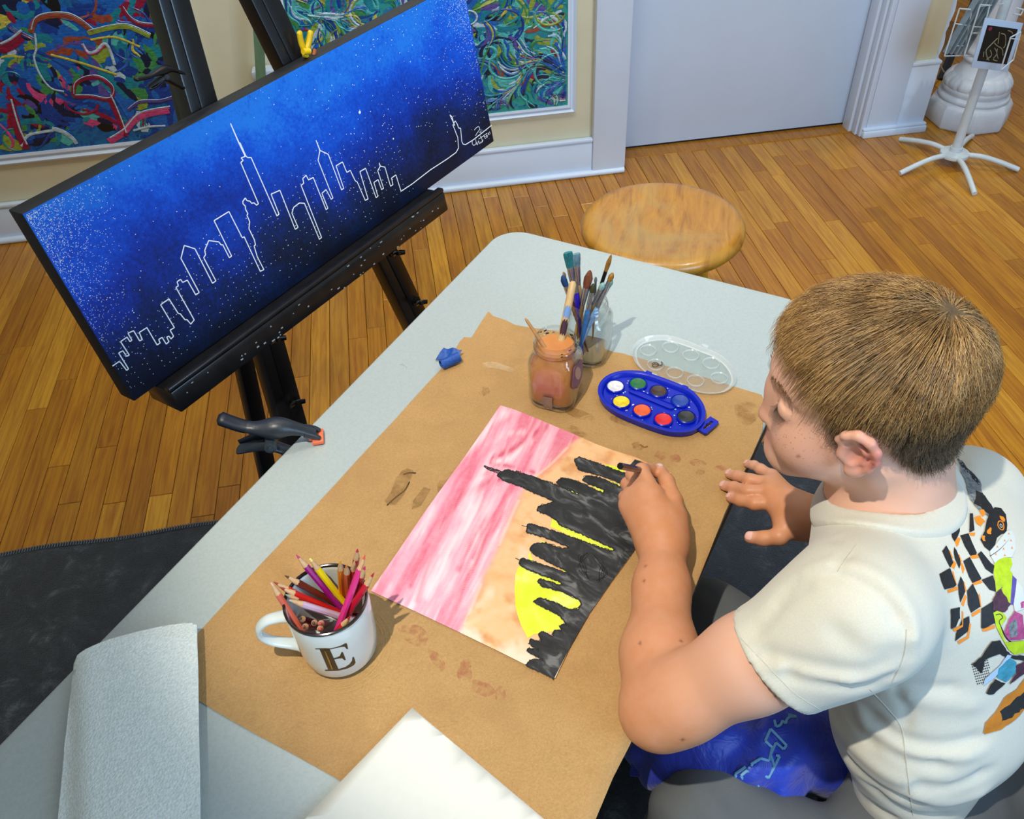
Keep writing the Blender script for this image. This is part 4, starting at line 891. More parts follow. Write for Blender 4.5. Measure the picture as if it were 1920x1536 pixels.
# easel
M_eas = mat('easel_black_wood', '#141416', 0.34, var=0.55, scale=26, stretch=(1, 1, .4), coat=0.25, bump=0.1, bscale=60)
M_eas_mark = mat('white_paint_spatter', '#8f9da6', 0.6)
foot = CL(CW_ * 0.5, 0, -0.05)
t = thing('black_easel', 'tall black wooden H-frame easel holding the long blue canvas, beside the table', 'easel', (foot[0], foot[1], 0))
xl0 = uvc(309, 713, 0.045)[0]; xl1 = uvc(833, 345, 0.045)[0]
def ebox(name, x0, x1, y0, y1, n0, n1, bev=0.003, par=None):
    m_ = MB(); m_.obox(CL((x0 + x1) / 2, (y0 + y1) / 2, (n0 + n1) / 2), EX * (x1 - x0) / 2, EY * (y1 - y0) / 2, EN * (n1 - n0) / 2); return obj(name, m_, M_eas, par or t, bevel=bev)
lg = ebox('ledge', xl0, xl1, -0.040, -0.0005, -0.040, 0.040); 
ebox('ledge_lip', xl0, xl1, -0.0005, 0.007, 0.026, 0.040, 0.002)
m_ = MB(); r_ = random.Random(3)
for k in range(46):
    x = r_.uniform(xl0 + 0.01, xl1 - 0.005); y = r_.uniform(-0.038, -0.003); s_ = r_.uniform(0.0004, 0.0012); m_.obox(CL(x, y, 0.0402), EX * s_ * r_.uniform(1, 3), EY * s_, EN * 0.0002)
tag(obj('paint_spatter', m_, M_eas_mark, t, fin=False), kind='stuff')
def leg_line(pts_lo, pts_hi, off): 
    a = np.array(uvc(*pts_lo, off)); b_ = np.array(uvc(*pts_hi, off)); return a, b_
def ground_y(x, n=-0.06):  # in-plane y where the leg meets the floor
    q_ = CL(x, 0, n); return -q_[2] / EY[2]
def beam(name, a, b_, wid, n0, n1, lo=None, hi=None):
    d = (b_ - a) / np.linalg.norm(b_ - a); yl = ground_y(a[0], n0) if lo is None else lo
    k = (yl - a[1]) / d[1]; A_ = a + d * k; B_ = a + d * ((hi - a[1]) / d[1]) if hi is not None else b_
    s_ = np.array([-d[1], d[0]]); m_ = MB(); c_ = (A_ + B_) / 2; dd = (B_ - A_) / 2
    m_.obox(CL(c_[0], c_[1], (n0 + n1) / 2), EX * dd[0] + EY * dd[1], EX * s_[0] * wid / 2 + EY * s_[1] * wid / 2, EN * (n1 - n0) / 2)
    return obj(name, m_, M_eas, t, bevel=0.003), A_, B_
offp = -0.045
LL = leg_line((520, 700), (322, 0), offp); RR = leg_line((742, 520), (494, 0), offp)
for nm, (a, b_) in (('leg', LL), ('leg', RR)):
    beam(nm, a, b_, 0.046, -0.075, offp + 0.004, hi=0.80)
for nm, (a, b_), sh in (('sliding_mast', LL, 0.0), ('sliding_mast', RR, 0.0)):
    a2 = a + np.array([0.014, 0]); b2 = b_ + np.array([0.010, 0]); beam(nm, a2, b2, 0.032, offp - 0.002, -0.0385, lo=-0.42, hi=0.80)
# rear leg and crossbars
a = P(503, 893, 0.16); 
ra = np.array([*P(512, 915, 0.0)[:2], 0.0])
hinge = CL(*((LL[0] + (LL[1] - LL[0]) * 0.9)), -0.09)
def at_n(u, v_, n): return E_(u, v_, n)
b0 = at_n(452, 660, -0.16); b1 = at_n(500, 880, -0.20)
d = (b1 - b0) / np.linalg.norm(b1 - b0); lo = b1 + d * (b1[2] / -d[2]); hi = b0 - d * 0.7
m_ = MB(); sd_ = np.cross(d, EN); sd_ /= np.linalg.norm(sd_); cc_ = (lo + hi) / 2; m_.obox(cc_, (hi - lo) / 2, sd_ * 0.017, np.cross(sd_, d) * 0.011); obj('rear_leg', m_, M_eas, t, bevel=0.002)
ebox('crossbar', LL[0][0] - 0.02, RR[0][0] + 0.08, -0.62, -0.575, -0.100, -0.076)
ebox('crossbar', LL[1][0] - 0.0, RR[1][0] - 0.0, 0.74, 0.78, -0.100, -0.076)
M_nut = mat('wing_nut_black', '#0c0d0f', 0.3, 0.2, coat=0.3)
for (u, v_) in ((512, 634), (549, 753), (738, 473), (781, 566)):
    x, y = uvc(u, v_, -0.035); k = MB()
    k.tube([CL(x, y, -0.040), CL(x, y, -0.034)], 0.0105, 16); k.tube([CL(x, y, -0.036), CL(x, y, -0.018)], 0.004, 10)
    for sg in (-1, 1): k.tube([CL(x, y, -0.028), CL(x + sg * 0.008, y - 0.003 * sg, -0.024), CL(x + sg * 0.016, y - 0.006 * sg, -0.020)], [(0.003, 0.004), (0.0018, 0.0055), (0.0015, 0.0045)], 8, upv=EN)
    obj('wing_nut', k, M_nut, t)
# clamps on the easel
q0 = E_(328, 152, -0.03); q1 = E_(252, 149, -0.01); q2 = E_(280, 168, -0.03)
clamp('small black spring clamp on the left upright of the black easel', E_(345, 143, -0.03), q1, q2, E_(308, 144, -0.02), EN, mat('clamp_jet_black', '#08090a', 0.4), None, 'easel_clamp', 0.42)
M_yel = mat('clamp_yellow', '#e2bc10', 0.35, var=0.1, scale=60)
m_ = MB(); t = thing('yellow_clamp', 'yellow V-shaped spring clamp at the top edge of the blue canvas', 'clamp', E_(575, 105, -0.02))
for (u, v_, u2, v2) in ((561, 58, 572, 100), (583, 57, 574, 100)):
    k = MB(); pp = catmull([E_(u2, v2 + 8, -0.02), E_(u2, v2, -0.02), E_((u + u2) / 2 + (1 if u > 570 else -2), (v_ + v2) / 2, -0.018), E_(u, v_, -0.015)], 5)
    k.tube(pp, [(0.003, 0.004)] + [(0.0040, 0.0052)] * (len(pp) - 2) + [(0.002, 0.003)], 12, upv=EN); obj('handle', k, M_yel, t)
k = MB(); k.tube([E_(568, 97, -0.01), E_(580, 96, -0.01)], 0.005, 12); obj('pivot', k, M_yel, t)
k = MB(); k.obox(E_(573, 122, -0.018), EX * 0.005, EY * 0.008, EN * 0.012); obj('jaw', k, M_yel, t, bevel=0.002)
k = MB(); k.tube([E_(590, 92, -0.02), E_(588, 108, -0.02)], 0.0035, 8); obj('cord', k, mat('orange_band', '#a8562a', 0.6), t)
# ------------------------------------------------------------------ glass jars
def glass_mat(name, col=(0.93, 0.97, 0.96, 1), rough=0.02, ior=1.45):
    g = NT(name); g.set('Base Color', col); g.set('Roughness', rough); g.set('Transmission Weight', 1.0); g.set('IOR', ior); return g.m
def thin_glass(name, tint=(0.95, 0.98, 0.97, 1), rough=0.03, ior=1.45, haze=0.0):
    g = bpy.data.materials.new(name); g.use_nodes = True; t_ = g.node_tree; t_.nodes.clear()
    o = t_.nodes.new('ShaderNodeOutputMaterial'); mx_ = t_.nodes.new('ShaderNodeMixShader'); tr = t_.nodes.new('ShaderNodeBsdfTransparent'); gl = t_.nodes.new('ShaderNodeBsdfGlossy'); fr_ = t_.nodes.new('ShaderNodeLayerWeight'); pw_ = t_.nodes.new('ShaderNodeMath'); pw_.operation = 'POWER'; pw_.inputs[1].default_value = 3.0; ma_ = t_.nodes.new('ShaderNodeMath'); ma_.operation = 'MULTIPLY_ADD'; ma_.inputs[1].default_value = 0.75; ma_.inputs[2].default_value = 0.06; t_.links.new(fr_.outputs['Facing'], pw_.inputs[0]); t_.links.new(pw_.outputs[0], ma_.inputs[0])
    tr.inputs[0].default_value = tint; gl.inputs['Roughness'].default_value = rough
    t_.links.new(ma_.outputs[0], mx_.inputs[0]); t_.links.new(tr.outputs[0], mx_.inputs[1]); t_.links.new(gl.outputs[0], mx_.inputs[2]); last = mx_.outputs[0]
    if haze:
        df = t_.nodes.new('ShaderNodeBsdfDiffuse'); df.inputs[0].default_value = (.9, .93, .93, 1); m2 = t_.nodes.new('ShaderNodeMixShader'); m2.inputs[0].default_value = haze; t_.links.new(last, m2.inputs[1]); t_.links.new(df.outputs[0], m2.inputs[2]); last = m2.outputs[0]
    t_.links.new(last, o.inputs[0]); return g
M_glass = thin_glass('jar_glass', (0.955, 0.975, 0.97, 1), 0.02)
M_steelb = mat('ferrule_nickel', '#b4bcc2', 0.22, 0.9, var=0.15, scale=200)
def jar_section(hw, r, z, c, ang, n=8):
    c_, s_ = math.cos(ang), math.sin(ang); return [(c[0] + x * c_ - y * s_, c[1] + x * s_ + y * c_, z) for x, y in rrect(hw, hw, min(r, hw - 1e-5), n)]
def jar(name, label, c, H, hw, rn, ang):
    t = thing(name, label, 'jar', (c[0], c[1], TZ + 0.001))
    z = TZ + 0.0022; w_ = 0.0022
    o = [(hw * 0.86, 0.021, 0.0), (hw * 0.97, 0.021, 0.003), (hw, 0.018, 0.010), (hw, 0.018, H * 0.66), (hw * 0.985, 0.02, H * 0.71), (hw * 0.93, 0.026, H * 0.755), (rn * 1.03, rn * 1.03, H * 0.80), (rn, rn, H * 0.83), (rn, rn, H * 0.855), (rn + 0.0022, rn + 0.0022, H * 0.87), (rn + 0.0022, rn + 0.0022, H * 0.89), (rn, rn, H * 0.90), (rn, rn, H * 0.925), (rn + 0.0015, rn + 0.0015, H * 0.935), (rn + 0.0015, rn + 0.0015, H * 0.945), (rn, rn, H * 0.955), (rn, rn, H * 0.985), (rn - 0.001, rn - 0.001, H)]
    i_ = [(rn - w_, rn - w_, H * 0.99), (rn - w_, rn - w_, H * 0.83), (hw * 0.93 - w_, 0.024, H * 0.745), (hw - w_, 0.016, H * 0.68), (hw - w_, 0.016, 0.012), (hw * 0.85, 0.016, 0.006)]
    rings = [jar_section(h_, r_, z + zz, c, ang) for h_, r_, zz in o + i_]
    m_ = MB(); m_.rings(rings, cap=True); obj('glass', m_, M_glass, t, angle=70)
    return t, z, i_
JA = np.array([0.1755, 0.910]); JB = P(1102, 562, 0.845)[:2]
jang = 1.03
tA, zA, inn = jar('water_jar', 'square glass jar full of murky orange paint water, in front of the brush jar', JA, 0.111, 0.0345, 0.0295, jang)
M_water = NT('murky_water'); v = M_water.coord('Object'); M_water.set('Base Color', M_water.ramp(M_water.noise(v, 25, 3), [(0.3, lin('#c47a40')), (0.7, lin('#d69458'))])); M_water.set('Roughness', 0.08); M_water.set('Subsurface Weight', 0.4); M_water.set('Subsurface Radius', (0.02, 0.01, 0.004)); M_water.set('Subsurface Scale', 0.5); M_water = M_water.m
hw = 0.0345; rn = 0.0295; w_ = 0.0022; H = 0.111
lev = H * 0.86
secs = [(hw * 0.80, 0.012, 0.008), (hw - w_ - 0.0002, 0.0155, 0.0125), (hw - w_ - 0.0002, 0.0155, H * 0.68), (hw * 0.93 - w_, 0.024, H * 0.744), (rn - w_ - 0.0002, rn - w_ - 0.0003, H * 0.83), (rn - w_ - 0.0002, rn - w_ - 0.0003, lev)]
m_ = MB(); m_.rings([jar_section(h_, r_, zA + zz, JA, jang) for h_, r_, zz in secs]); obj('paint_water', m_, M_water, tA, angle=60)
def jar_decal(name, px, m, bvh, up, par, step=0.004):
    out = []
    bm = grid_poly([(q_[0] * 0.001, q_[1] * 0.001, 0) for q_ in px], step, 0)
    for v_ in bm.verts:
        d = ray(v_.co.x * 1000, v_.co.y * 1000); hit, nr, _, _ = bvh.ray_cast(V(CAM), V(d).normalized())
        if hit is None: hit = V(CAM + d); nr = Vector((0, 0, 1))
        if nr.dot(V(d)) > 0: nr = -nr
        v_.co = hit + nr * up
    return poly_obj(name, bm, m, par)
def bvh_of(o):
    me = o.data; return BVHTree.FromPolygons([v_.co.copy() for v_ in me.vertices], [tuple(p.vertices) for p in me.polygons])
bv = bvh_of([c for c in tA.children if c.name.startswith('glass')][0])
zz = lambda x, y: (970 + x / 7.68, 600 + y / 7.68)
jar_decal('label_patch', [zz(*q_) for q_ in [(800, 690), (850, 640), (905, 560), (935, 580), (935, 760), (905, 900), (860, 980), (800, 1000), (775, 960), (785, 850)]], mat('violet_label', '#8e6068', 0.5, var=0.2, scale=80), bv, 0.0005, tA)
jar_decal('label_dot', [zz(865 + 42 * math.cos(a), 765 + 92 * math.sin(a)) for a in np.linspace(0, 2 * math.pi, 24, endpoint=False)], mat('label_dot_tan', '#caa07c', 0.5), bv, 0.0009, tA)
jar_decal('label_patch', [zz(*q_) for q_ in [(360, 1100), (500, 1120), (505, 1290), (400, 1260), (350, 1190)]], mat('grey_label', '#85705f', 0.5, var=0.2, scale=80), bv, 0.0005, tA)
m_ = MB()
r_ = random.Random(4)
for k in range(26):
    a = r_.uniform(0, 6.28); z_ = zA + H * r_.uniform(0.88, 0.99); rr_ = rn - w_ - 0.0006 if a < 3.6 else rn + 0.0018; da = r_.uniform(0.02, 0.09)
    c_ = np.array([JA[0] + rr_ * math.cos(a), JA[1] + rr_ * math.sin(a), z_]); m_.obox(c_, np.array([-math.sin(a), math.cos(a), 0]) * da * rn, (0, 0, r_.uniform(0.0004, 0.0014)), np.array([math.cos(a), math.sin(a), 0]) * 0.0003)
tag(obj('paint_smudges', m_, mat('smudge_dark', '#23303a', 0.6), tA, fin=False), kind='stuff')
tB, zB, _ = jar('brush_jar', 'clear glass jar packed with paint brushes standing behind the water jar', JB, 0.104, 0.0345, 0.0290, jang)
m_ = MB(); m_.rings([jar_section(h_, 0.015, zB + zz_, JB, jang) for h_, zz_ in ((0.0265, 0.0065), (0.030, 0.0095), (0.030, 0.0105))]); obj('murky_residue', m_, mat('residue_water', '#8f7c5c', 0.15), tB)

# ------------------------------------------------------------------ brushes
def clampc(q_, c, r_):
    d = q_[:2] - c; L = np.linalg.norm(d)
    if L > r_: q_ = np.array([*(c + d / L * r_), q_[2]])
    return q_
def brush(label, T, M, c, zbot, rmax, hl, fl, bl_, hr, cols, flat=1.0, hw_=None, group='paint brushes in the jar', band=None):
    """T tip of the bristles, M point at the jar mouth; hl.. lengths of bristle/ferrule"""
    d = (M - T) / np.linalg.norm(M - T); k = (zbot - M[2]) / d[2]; Bt = M + d * k
    Bt = clampc(Bt, c, rmax); d = (Bt - T); L = np.linalg.norm(d); d /= L
    t = thing('paint_brush', label, 'brush', Bt, group)
    side = np.cross(d, FW); side /= np.linalg.norm(side)
    upv = np.cross(side, d)
    bw = hw_ or hr * 1.1
    at = lambda s: T + d * s
    n = MB(); prof = [(0.0, 0.15), (0.12, 0.6), (0.45, 1.15), (0.8, 1.05), (1.0, 0.85)] if flat == 1 else [(0.0, 1.15), (0.1, 1.3), (0.5, 1.2), (1.0, 1.0)]
    n.tube([at(bl_ * p) for p, q_ in prof], [(bw * q_ * (1 if flat == 1 else 0.35), bw * q_ * (flat if flat > 1 else 1)) for p, q_ in prof], 12, upv=upv)
    obj('bristles', n, mat('bristle_' + cols[0], '#' + cols[0], 0.65, var=0.5, scale=260, stretch=(1, 1, 0.3), bump=0.5, bscale=900), t)
    n = MB(); n.tube([at(bl_ * 0.97), at(bl_ + fl * 0.15), at(bl_ + fl)], [(bw * (0.9 if flat == 1 else 0.4), bw * (0.9 if flat == 1 else flat)), (bw * (0.9 if flat == 1 else 0.6), bw * (0.95 if flat == 1 else 0.5 + 0.5 * flat)), (hr * 1.08, hr * 1.08)], 14, upv=upv); obj('ferrule', n, M_steelb if cols[1] == 'n' else mat('ferrule_' + cols[1], '#' + cols[1], 0.3, 0.6), t)
    n = MB(); s0 = bl_ + fl; n.tube([at(s0 - 0.001), at(s0 + 0.012), at(s0 + (L - s0) * 0.5), at(L)], [hr, hr * 1.25, hr * 0.95, hr * 0.5], 12, upv=upv)
    h = obj('handle', n, mat('handle_' + cols[2], '#' + cols[2], 0.35, var=0.12, scale=120, coat=0.3), t)
    return t
z1 = lambda x, y: (960 + x / 6.4, 460 + y / 6.4)
def jb(label, tip, zt, mouth, bl_, fl, hr, cols, flat=1.0, bw=None):
    T = P(*z1(*tip), zt); M = clampc(P(*z1(*mouth), 0.843), JB, 0.0245)
    return brush(label, T, M, JB, zB + 0.010, 0.026, 0, fl, bl_, hr, cols, flat, bw)
jb('wide flat brush loaded with teal paint, tallest at the left of the brush jar', (668, 85), 0.935, (760, 640), 0.030, 0.034, 0.0034, ('1f7f86', 'n', 'c9a56c'), 1.05, 0.0050)
jb('wide flat brush with frayed pale blue bristles, next to the teal one', (765, 100), 0.930, (815, 640), 0.024, 0.034, 0.0034, ('6f9aa8', 'n', 'd8b27a'), 1.05, 0.0048)
jb('flat brush with grey bristles and blue-violet handle between the two wide flat brushes', (728, 120), 0.920, (785, 690), 0.028, 0.032, 0.0036, ('5f7078', 'n', '2412b0'), 1.04, 0.0040)
jb('round brush with deep blue tip leaning left out of the jar', (602, 362), 0.890, (700, 690), 0.019, 0.030, 0.0028, ('0f4478', 'n', '6a3030'), 1, 0.0042)
jb('small brush with worn beige tip behind the deep blue round brush', (616, 318), 0.893, (705, 640), 0.010, 0.026, 0.0024, ('9a8878', 'n', 'b59462'), 1, 0.0022)
jb('plump brown mop brush with pointed bristles in the middle of the jar', (938, 300), 0.902, (848, 700), 0.030, 0.032, 0.0034, ('7e4428', 'n', 'c79c60'), 1, 0.0056)
jb('round brush with dark olive tip and bright blue handle', (978, 458), 0.880, (890, 760), 0.015, 0.028, 0.0034, ('39401c', 'n', '1d7ccc'), 1, 0.0036)
jb('thin grey brush standing upright behind the olive-tipped brush', (1006, 378), 0.889, (1008, 620), 0.012, 0.032, 0.0022, ('7d8488', 'n', 'a07a48'), 1, 0.0020)
jb('long thin liner brush with golden fan tip and black ferrule leaning right', (1192, 112), 0.935, (1010, 640), 0.034, 0.044, 0.0024, ('a9772a', '1c2024', '8a6a3c'), 1, 0.0030)
jb('brush with golden clipped tip and pale blue handle leaning right', (1212, 330), 0.895, (1030, 720), 0.014, 0.046, 0.0034, ('a8741c', 'n', '7fb0e0'), 1, 0.0036)
jb('brush with mint green tip at the right of the brush jar', (1200, 400), 0.886, (1075, 650), 0.018, 0.030, 0.0026, ('6fae94', 'n', 'c8a060'), 1, 0.0040)
jb('brush with pale aqua tip and yellow-banded tan handle', (1100, 450), 0.882, (985, 690), 0.013, 0.030, 0.0032, ('8fb8b4', 'n', 'cda24e'), 1, 0.0040)
# upside-down brushes standing in the water jar
def wbrush(label, T, M, r0, r1, col, patches=()):
    d = M - T; L = np.linalg.norm(d); d /= L; B = M + d * 0.03
    t = thing('paint_brush', label, 'brush', M)
    m_ = MB(); m_.tube([T, T + d * 0.004, T + d * L * 0.3, T + d * L * 0.8, B], [r0 * 0.5, r0, r0 * 1.05, r1, r1 * 0.9], 16); obj('handle', m_, col, t)
    for (a, b_, m2) in patches:
        m_ = MB(); side = np.cross(d, FW); side /= np.linalg.norm(side); tow = np.cross(side, d); tow = tow if tow @ FW < 0 else -tow
        rr_ = r0 * 1.06; arc = [(tow * math.cos(q_) + side * math.sin(q_)) * (rr_ + 0.0003) for q_ in np.linspace(-0.9, 0.9, 9)]
        rows = 8; vs = []
        for i in range(rows + 1):
            s_ = L * (a + (b_ - a) * i / rows); tp = 1 - 0.35 * abs(2 * i / rows - 1) ** 3
            for j, q_ in enumerate(arc): vs.append(T + d * (s_ + 0.002 * math.sin(j * 1.7 + i)) + (tow * math.cos((-0.9 + 1.8 * j / 8) * tp) + side * math.sin((-0.9 + 1.8 * j / 8) * tp)) * (r0 * (1.05 if s_ < L * .4 else 1.0) + 0.0007))
        m_.add(vs, [(i * 9 + j, i * 9 + j + 1, (i + 1) * 9 + j + 1, (i + 1) * 9 + j) for i in range(rows) for j in range(8)]); obj('paint_mark', m_, m2, t)
    return t
M_pale_w = mat('pale_handle_wood', '#d2b07a', 0.45, var=0.12, scale=60, stretch=(1, 1, .2))
wbrush('thick pale wooden brush handle with blue and maroon marks in the water jar', P(1075, 527, 0.905), P(1051, 643, 0.832), 0.0052, 0.0058, M_pale_w, [(0.40, 0.58, mat('blue_mark', '#6d93cc', 0.5)), (0.62, 0.86, mat('maroon_mark', '#3a1c2c', 0.5))])
wbrush('thin tan brush handle leaning out of the left side of the water jar', P(985, 597, 0.872), clampc(P(1022, 652, 0.836), JA, 0.024), 0.0022, 0.0030, mat('tan_handle_wood', '#b88a58', 0.45, var=0.2, scale=80), [(0.72, 0.9, mat('pink_mark', '#a05068', 0.5))])

# ------------------------------------------------------------------ watercolour palette
M_blueP = mat('palette_blue_plastic', '#0620b0', 0.3, spec=0.35)
palz = TZ + 0.014
po = [(1122, 735), (1125, 719), (1137, 706), (1155, 698), (1178, 695), (1205, 697), (1235, 706), (1262, 716), (1290, 728), (1306, 741), (1318, 758), (1322, 774), (1318, 792), (1303, 805), (1280, 810), (1252, 808), (1222, 799), (1190, 787), (1160, 774), (1138, 760), (1127, 748)]
outp = [P(u, v_, palz) for u, v_ in catmull([np.array(q_, float) for q_ in po], 4, True)]
pcen = sum(outp) / len(outp)
t = thing('watercolor_palette', 'open blue plastic watercolor palette with eight round paint pans', 'palette', (pcen[0], pcen[1], TZ + 0.002))
def inset(pts, d, z): 
    out = []
    n = len(pts)
    for i in range(n):
        tg = pts[(i + 1) % n] - pts[i - 1]; nn = np.array([tg[1], -tg[0], 0]); nn /= np.linalg.norm(nn)
        if nn @ (pcen - pts[i]) < 0: nn = -nn
        q_ = pts[i] + nn * d; out.append((q_[0], q_[1], z))
    return out
m_ = MB(); zb = TZ + 0.0022
m_.rings([inset(outp, 0.004, zb), inset(outp, 0.0015, zb + 0.001), inset(outp, 0.0, palz - 0.002), inset(outp, -0.0008, palz), inset(outp, 0.0035, palz + 0.0005), inset(outp, 0.0055, palz - 0.001), inset(outp, 0.008, palz - 0.0065), inset(outp, 0.0095, palz - 0.0068)], cap=True)
obj('tray', m_, M_blueP, t, angle=50)
pans = [((1154, 723), 'e8e8ea', 'white'), ((1196.5, 718), '0d6e30', 'green'), ((1235, 732), '3c2418', 'brown'), ((1276, 750), '0c3fa0', 'blue'), ((1165, 752), 'f2d400', 'yellow'), ((1204, 768), 'ee5a08', 'orange'), ((1244, 785), 'dd0714', 'red'), ((1287, 780), '1c1f1d', 'black')]
PC = []
for (u, v_), col, nm in pans:
    c_ = P(u, v_, palz - 0.002); PC.append(c_); r0 = 0.0118
    m_ = MB(); m_.lathe([(r0 + 0.0022, -0.0048), (r0 + 0.0020, -0.001), (r0 + 0.0008, 0.0), (r0, -0.0012), (r0 - 0.0002, -0.004)], c_, 36); obj('pan_rim', m_, M_blueP, t)
    m_ = MB(); m_.lathe([(r0, -0.004), (r0, -0.0008), (r0 - 0.0012, -0.0002), (0.007, -0.0012), (0.0, -0.0022)], c_, 36)
    pm = NT('paint_pan_' + nm); v = pm.coord('Object'); base = lin(col); pm.set('Base Color', pm.ramp(pm.noise(v, 160, 4), [(0.35, tuple(x * 0.75 for x in base[:3]) + (1,)), (0.6, base)])); pm.set('Roughness', 0.35); pm.set('Coat Weight', 0.3)
    pm.bump(pm.noise(v, 300, 3), 0.3, 0.0005); o = obj('paint_pan', m_, pm.m, t); o['label'] = nm + ' paint pan'
# centre groove for the brush
ga, gb = P(1180, 731, palz - 0.0063), P(1264, 766, palz - 0.0063); gd = (gb - ga) / np.linalg.norm(gb - ga); gs = np.array([-gd[1], gd[0], 0])
gl = np.linalg.norm(gb - ga) / 2; gcen = (ga + gb) / 2
def stad(hl, hw_, z): return [tuple(gcen + gd * x + gs * y + np.array([0, 0, z])) for x, y in rrect(hl, hw_, hw_ * 0.98, 6)]
m_ = MB(); m_.rings([stad(gl, 0.0056, 0), stad(gl, 0.0056, 0.0022), stad(gl - 0.001, 0.0045, 0.0024), stad(gl - 0.0016, 0.0038, 0.0008)], cap=True); obj('brush_groove', m_, M_blueP, t)
# hang tab with slot
ta = P(1308, 803, palz - 0.004); tb = P(1333, 782, palz - 0.004); e1 = (tb - ta) / 2; e2 = (P(1322, 812, palz - 0.004) - ta); cen = (ta + tb) / 2 + e2 / 2; e1n = e1 / np.linalg.norm(e1); e2n = e2 / np.linalg.norm(e2)
m_ = MB(); h1, h2 = np.linalg.norm(e1) * 1.05, np.linalg.norm(e2) * 0.62
out_ = [(-h1, -h2), (h1, -h2), (h1, h2 * 0.7), (h1 * 0.85, h2), (-h1 * 0.85, h2), (-h1, h2 * 0.7)]
slot = [(-h1 * .62, -h2 * .25), (-h1 * .1, -h2 * .25), (0, -h2 * .45), (h1 * .1, -h2 * .25), (h1 * .62, -h2 * .25), (h1 * .62, h2 * .25), (h1 * .1, h2 * .25), (0, h2 * .45), (-h1 * .1, h2 * .25), (-h1 * .62, h2 * .25)]
bm = bmesh.new()
def loop(pts, z): return [bm.verts.new(V(cen + e1n * x + e2n * y + np.array([0, 0, z]))) for x, y in pts]
lo_, hi_, slo, shi = loop(out_, -0.003), loop(out_, 0.0), loop(slot, -0.003), loop(slot, 0.0)
for A_, B_ in ((lo_, slo), (hi_, shi)):
    ed = [bm.edges.new((A_[i], A_[(i + 1) % len(A_)])) for i in range(len(A_))] + [bm.edges.new((B_[i], B_[(i + 1) % len(B_)])) for i in range(len(B_))]
    bmesh.ops.triangle_fill(bm, edges=ed, use_beauty=True)
for A_, B_ in ((lo_, hi_), (slo, shi)):
    for i in range(len(A_)): bm.faces.new((A_[i], A_[(i + 1) % len(A_)], B_[(i + 1) % len(A_)], B_[i]))
o = poly_obj('hang_tab', bm, M_blueP, t); finish(o, False)
# paint splatters on the tray
cols_ = [mat('splat_mint', '#7fe0b8', 0.4), mat('splat_white', '#dfe4f2', 0.4), mat('splat_red', '#c8142c', 0.4), mat('splat_orange', '#c88a3a', 0.4)]
m_ = MB(); r_ = random.Random(9)
for k in range(46):
    i = r_.randrange(8); a = r_.uniform(0, 6.28); rr_ = 0.0118 + r_.uniform(0.0035, 0.0055); c_ = PC[i] + np.array([rr_ * math.cos(a), rr_ * math.sin(a), -0.0045]); s_ = r_.uniform(0.0004, 0.0013)
    m_.add([c_ + np.array([s_ * math.cos(b_) * r_.uniform(.7, 1.5), s_ * math.sin(b_) * r_.uniform(.7, 1.5), 0]) for b_ in np.linspace(0, 2 * math.pi, 7, endpoint=False)], [tuple(range(7))], r_.choice((1, 1, 2 if i in (6, 7) else 1, 3 if i in (4, 5) else 0)))
tag(obj('paint_spatter', m_, cols_, t, fin=False), kind='stuff')
# clear lid
M_lid = thin_glass('clear_plastic', (0.97, 0.985, 0.98, 1), 0.08, 1.45, haze=0.22); M_panel = thin_glass('clear_plastic_sheet', (0.96, 0.98, 0.975, 1), 0.1, 1.4, haze=0.05)
lo2 = [(1187, 662), (1189, 648), (1202, 636), (1222, 630), (1250, 629), (1278, 636), (1310, 648), (1340, 660), (1364, 677), (1378, 698), (1378, 716), (1362, 732), (1335, 737), (1305, 733), (1270, 721), (1235, 708), (1208, 695), (1193, 680)]
lz = TZ + 0.008
outl = [P(u, v_, lz) for u, v_ in catmull([np.array(q_, float) for q_ in lo2], 4, True)]
pcen_s = pcen; pcen = sum(outl) / len(outl)
m_ = MB(); m_.rings([inset(outl, 0.0, lz + 0.0012), inset(outl, -0.0012, lz), inset(outl, 0.0, lz - 0.0015), inset(outl, 0.003, lz - 0.0058), inset(outl, 0.006, lz - 0.0062), inset(outl, 0.006, lz - 0.0054), inset(outl, 0.0036, lz - 0.005), inset(outl, 0.0015, lz - 0.001)], cap=False, closed=True); lid = obj('lid', m_, M_lid, t, angle=50)
m_ = MB(); m_.rings([inset(outl, 0.0058, lz - 0.0062), inset(outl, 0.0058, lz - 0.0054)], cap=True); obj('lid_panel', m_, M_panel, lid, smooth=False)
for (u, v_) in ((1215, 658), (1257, 652), (1295, 667), (1333, 682), (1229, 685), (1265, 700), (1304, 715), (1348, 710)):
    c_ = P(u, v_, lz - 0.0045); m_ = MB(); m_.lathe([(0.0128, -0.001), (0.0128, 0.0022), (0.0120, 0.0028), (0.0113, 0.0022), (0.0113, -0.001)], c_, 32); obj('lid_well', m_, M_lid, lid)
for (u, v_) in ((1226, 703), (1278, 722), (1322, 649)):
    c_ = P(u, v_, lz); m_ = MB(); m_.obox(c_, gd * 0.0055, gs * 0.0022, (0, 0, 0.0018)); obj('hinge_tab', m_, M_lid, lid, bevel=0.0005)
for (u, v_) in ((1216, 700), (1284, 727)):
    c_ = P(u, v_, palz - 0.001); m_ = MB(); m_.obox(c_, gd * 0.0045, gs * 0.0028, (0, 0, 0.0022)); obj('hinge', m_, M_blueP, t, bevel=0.0006)
sm = mat('lid_smear', '#2c261c', 0.6)
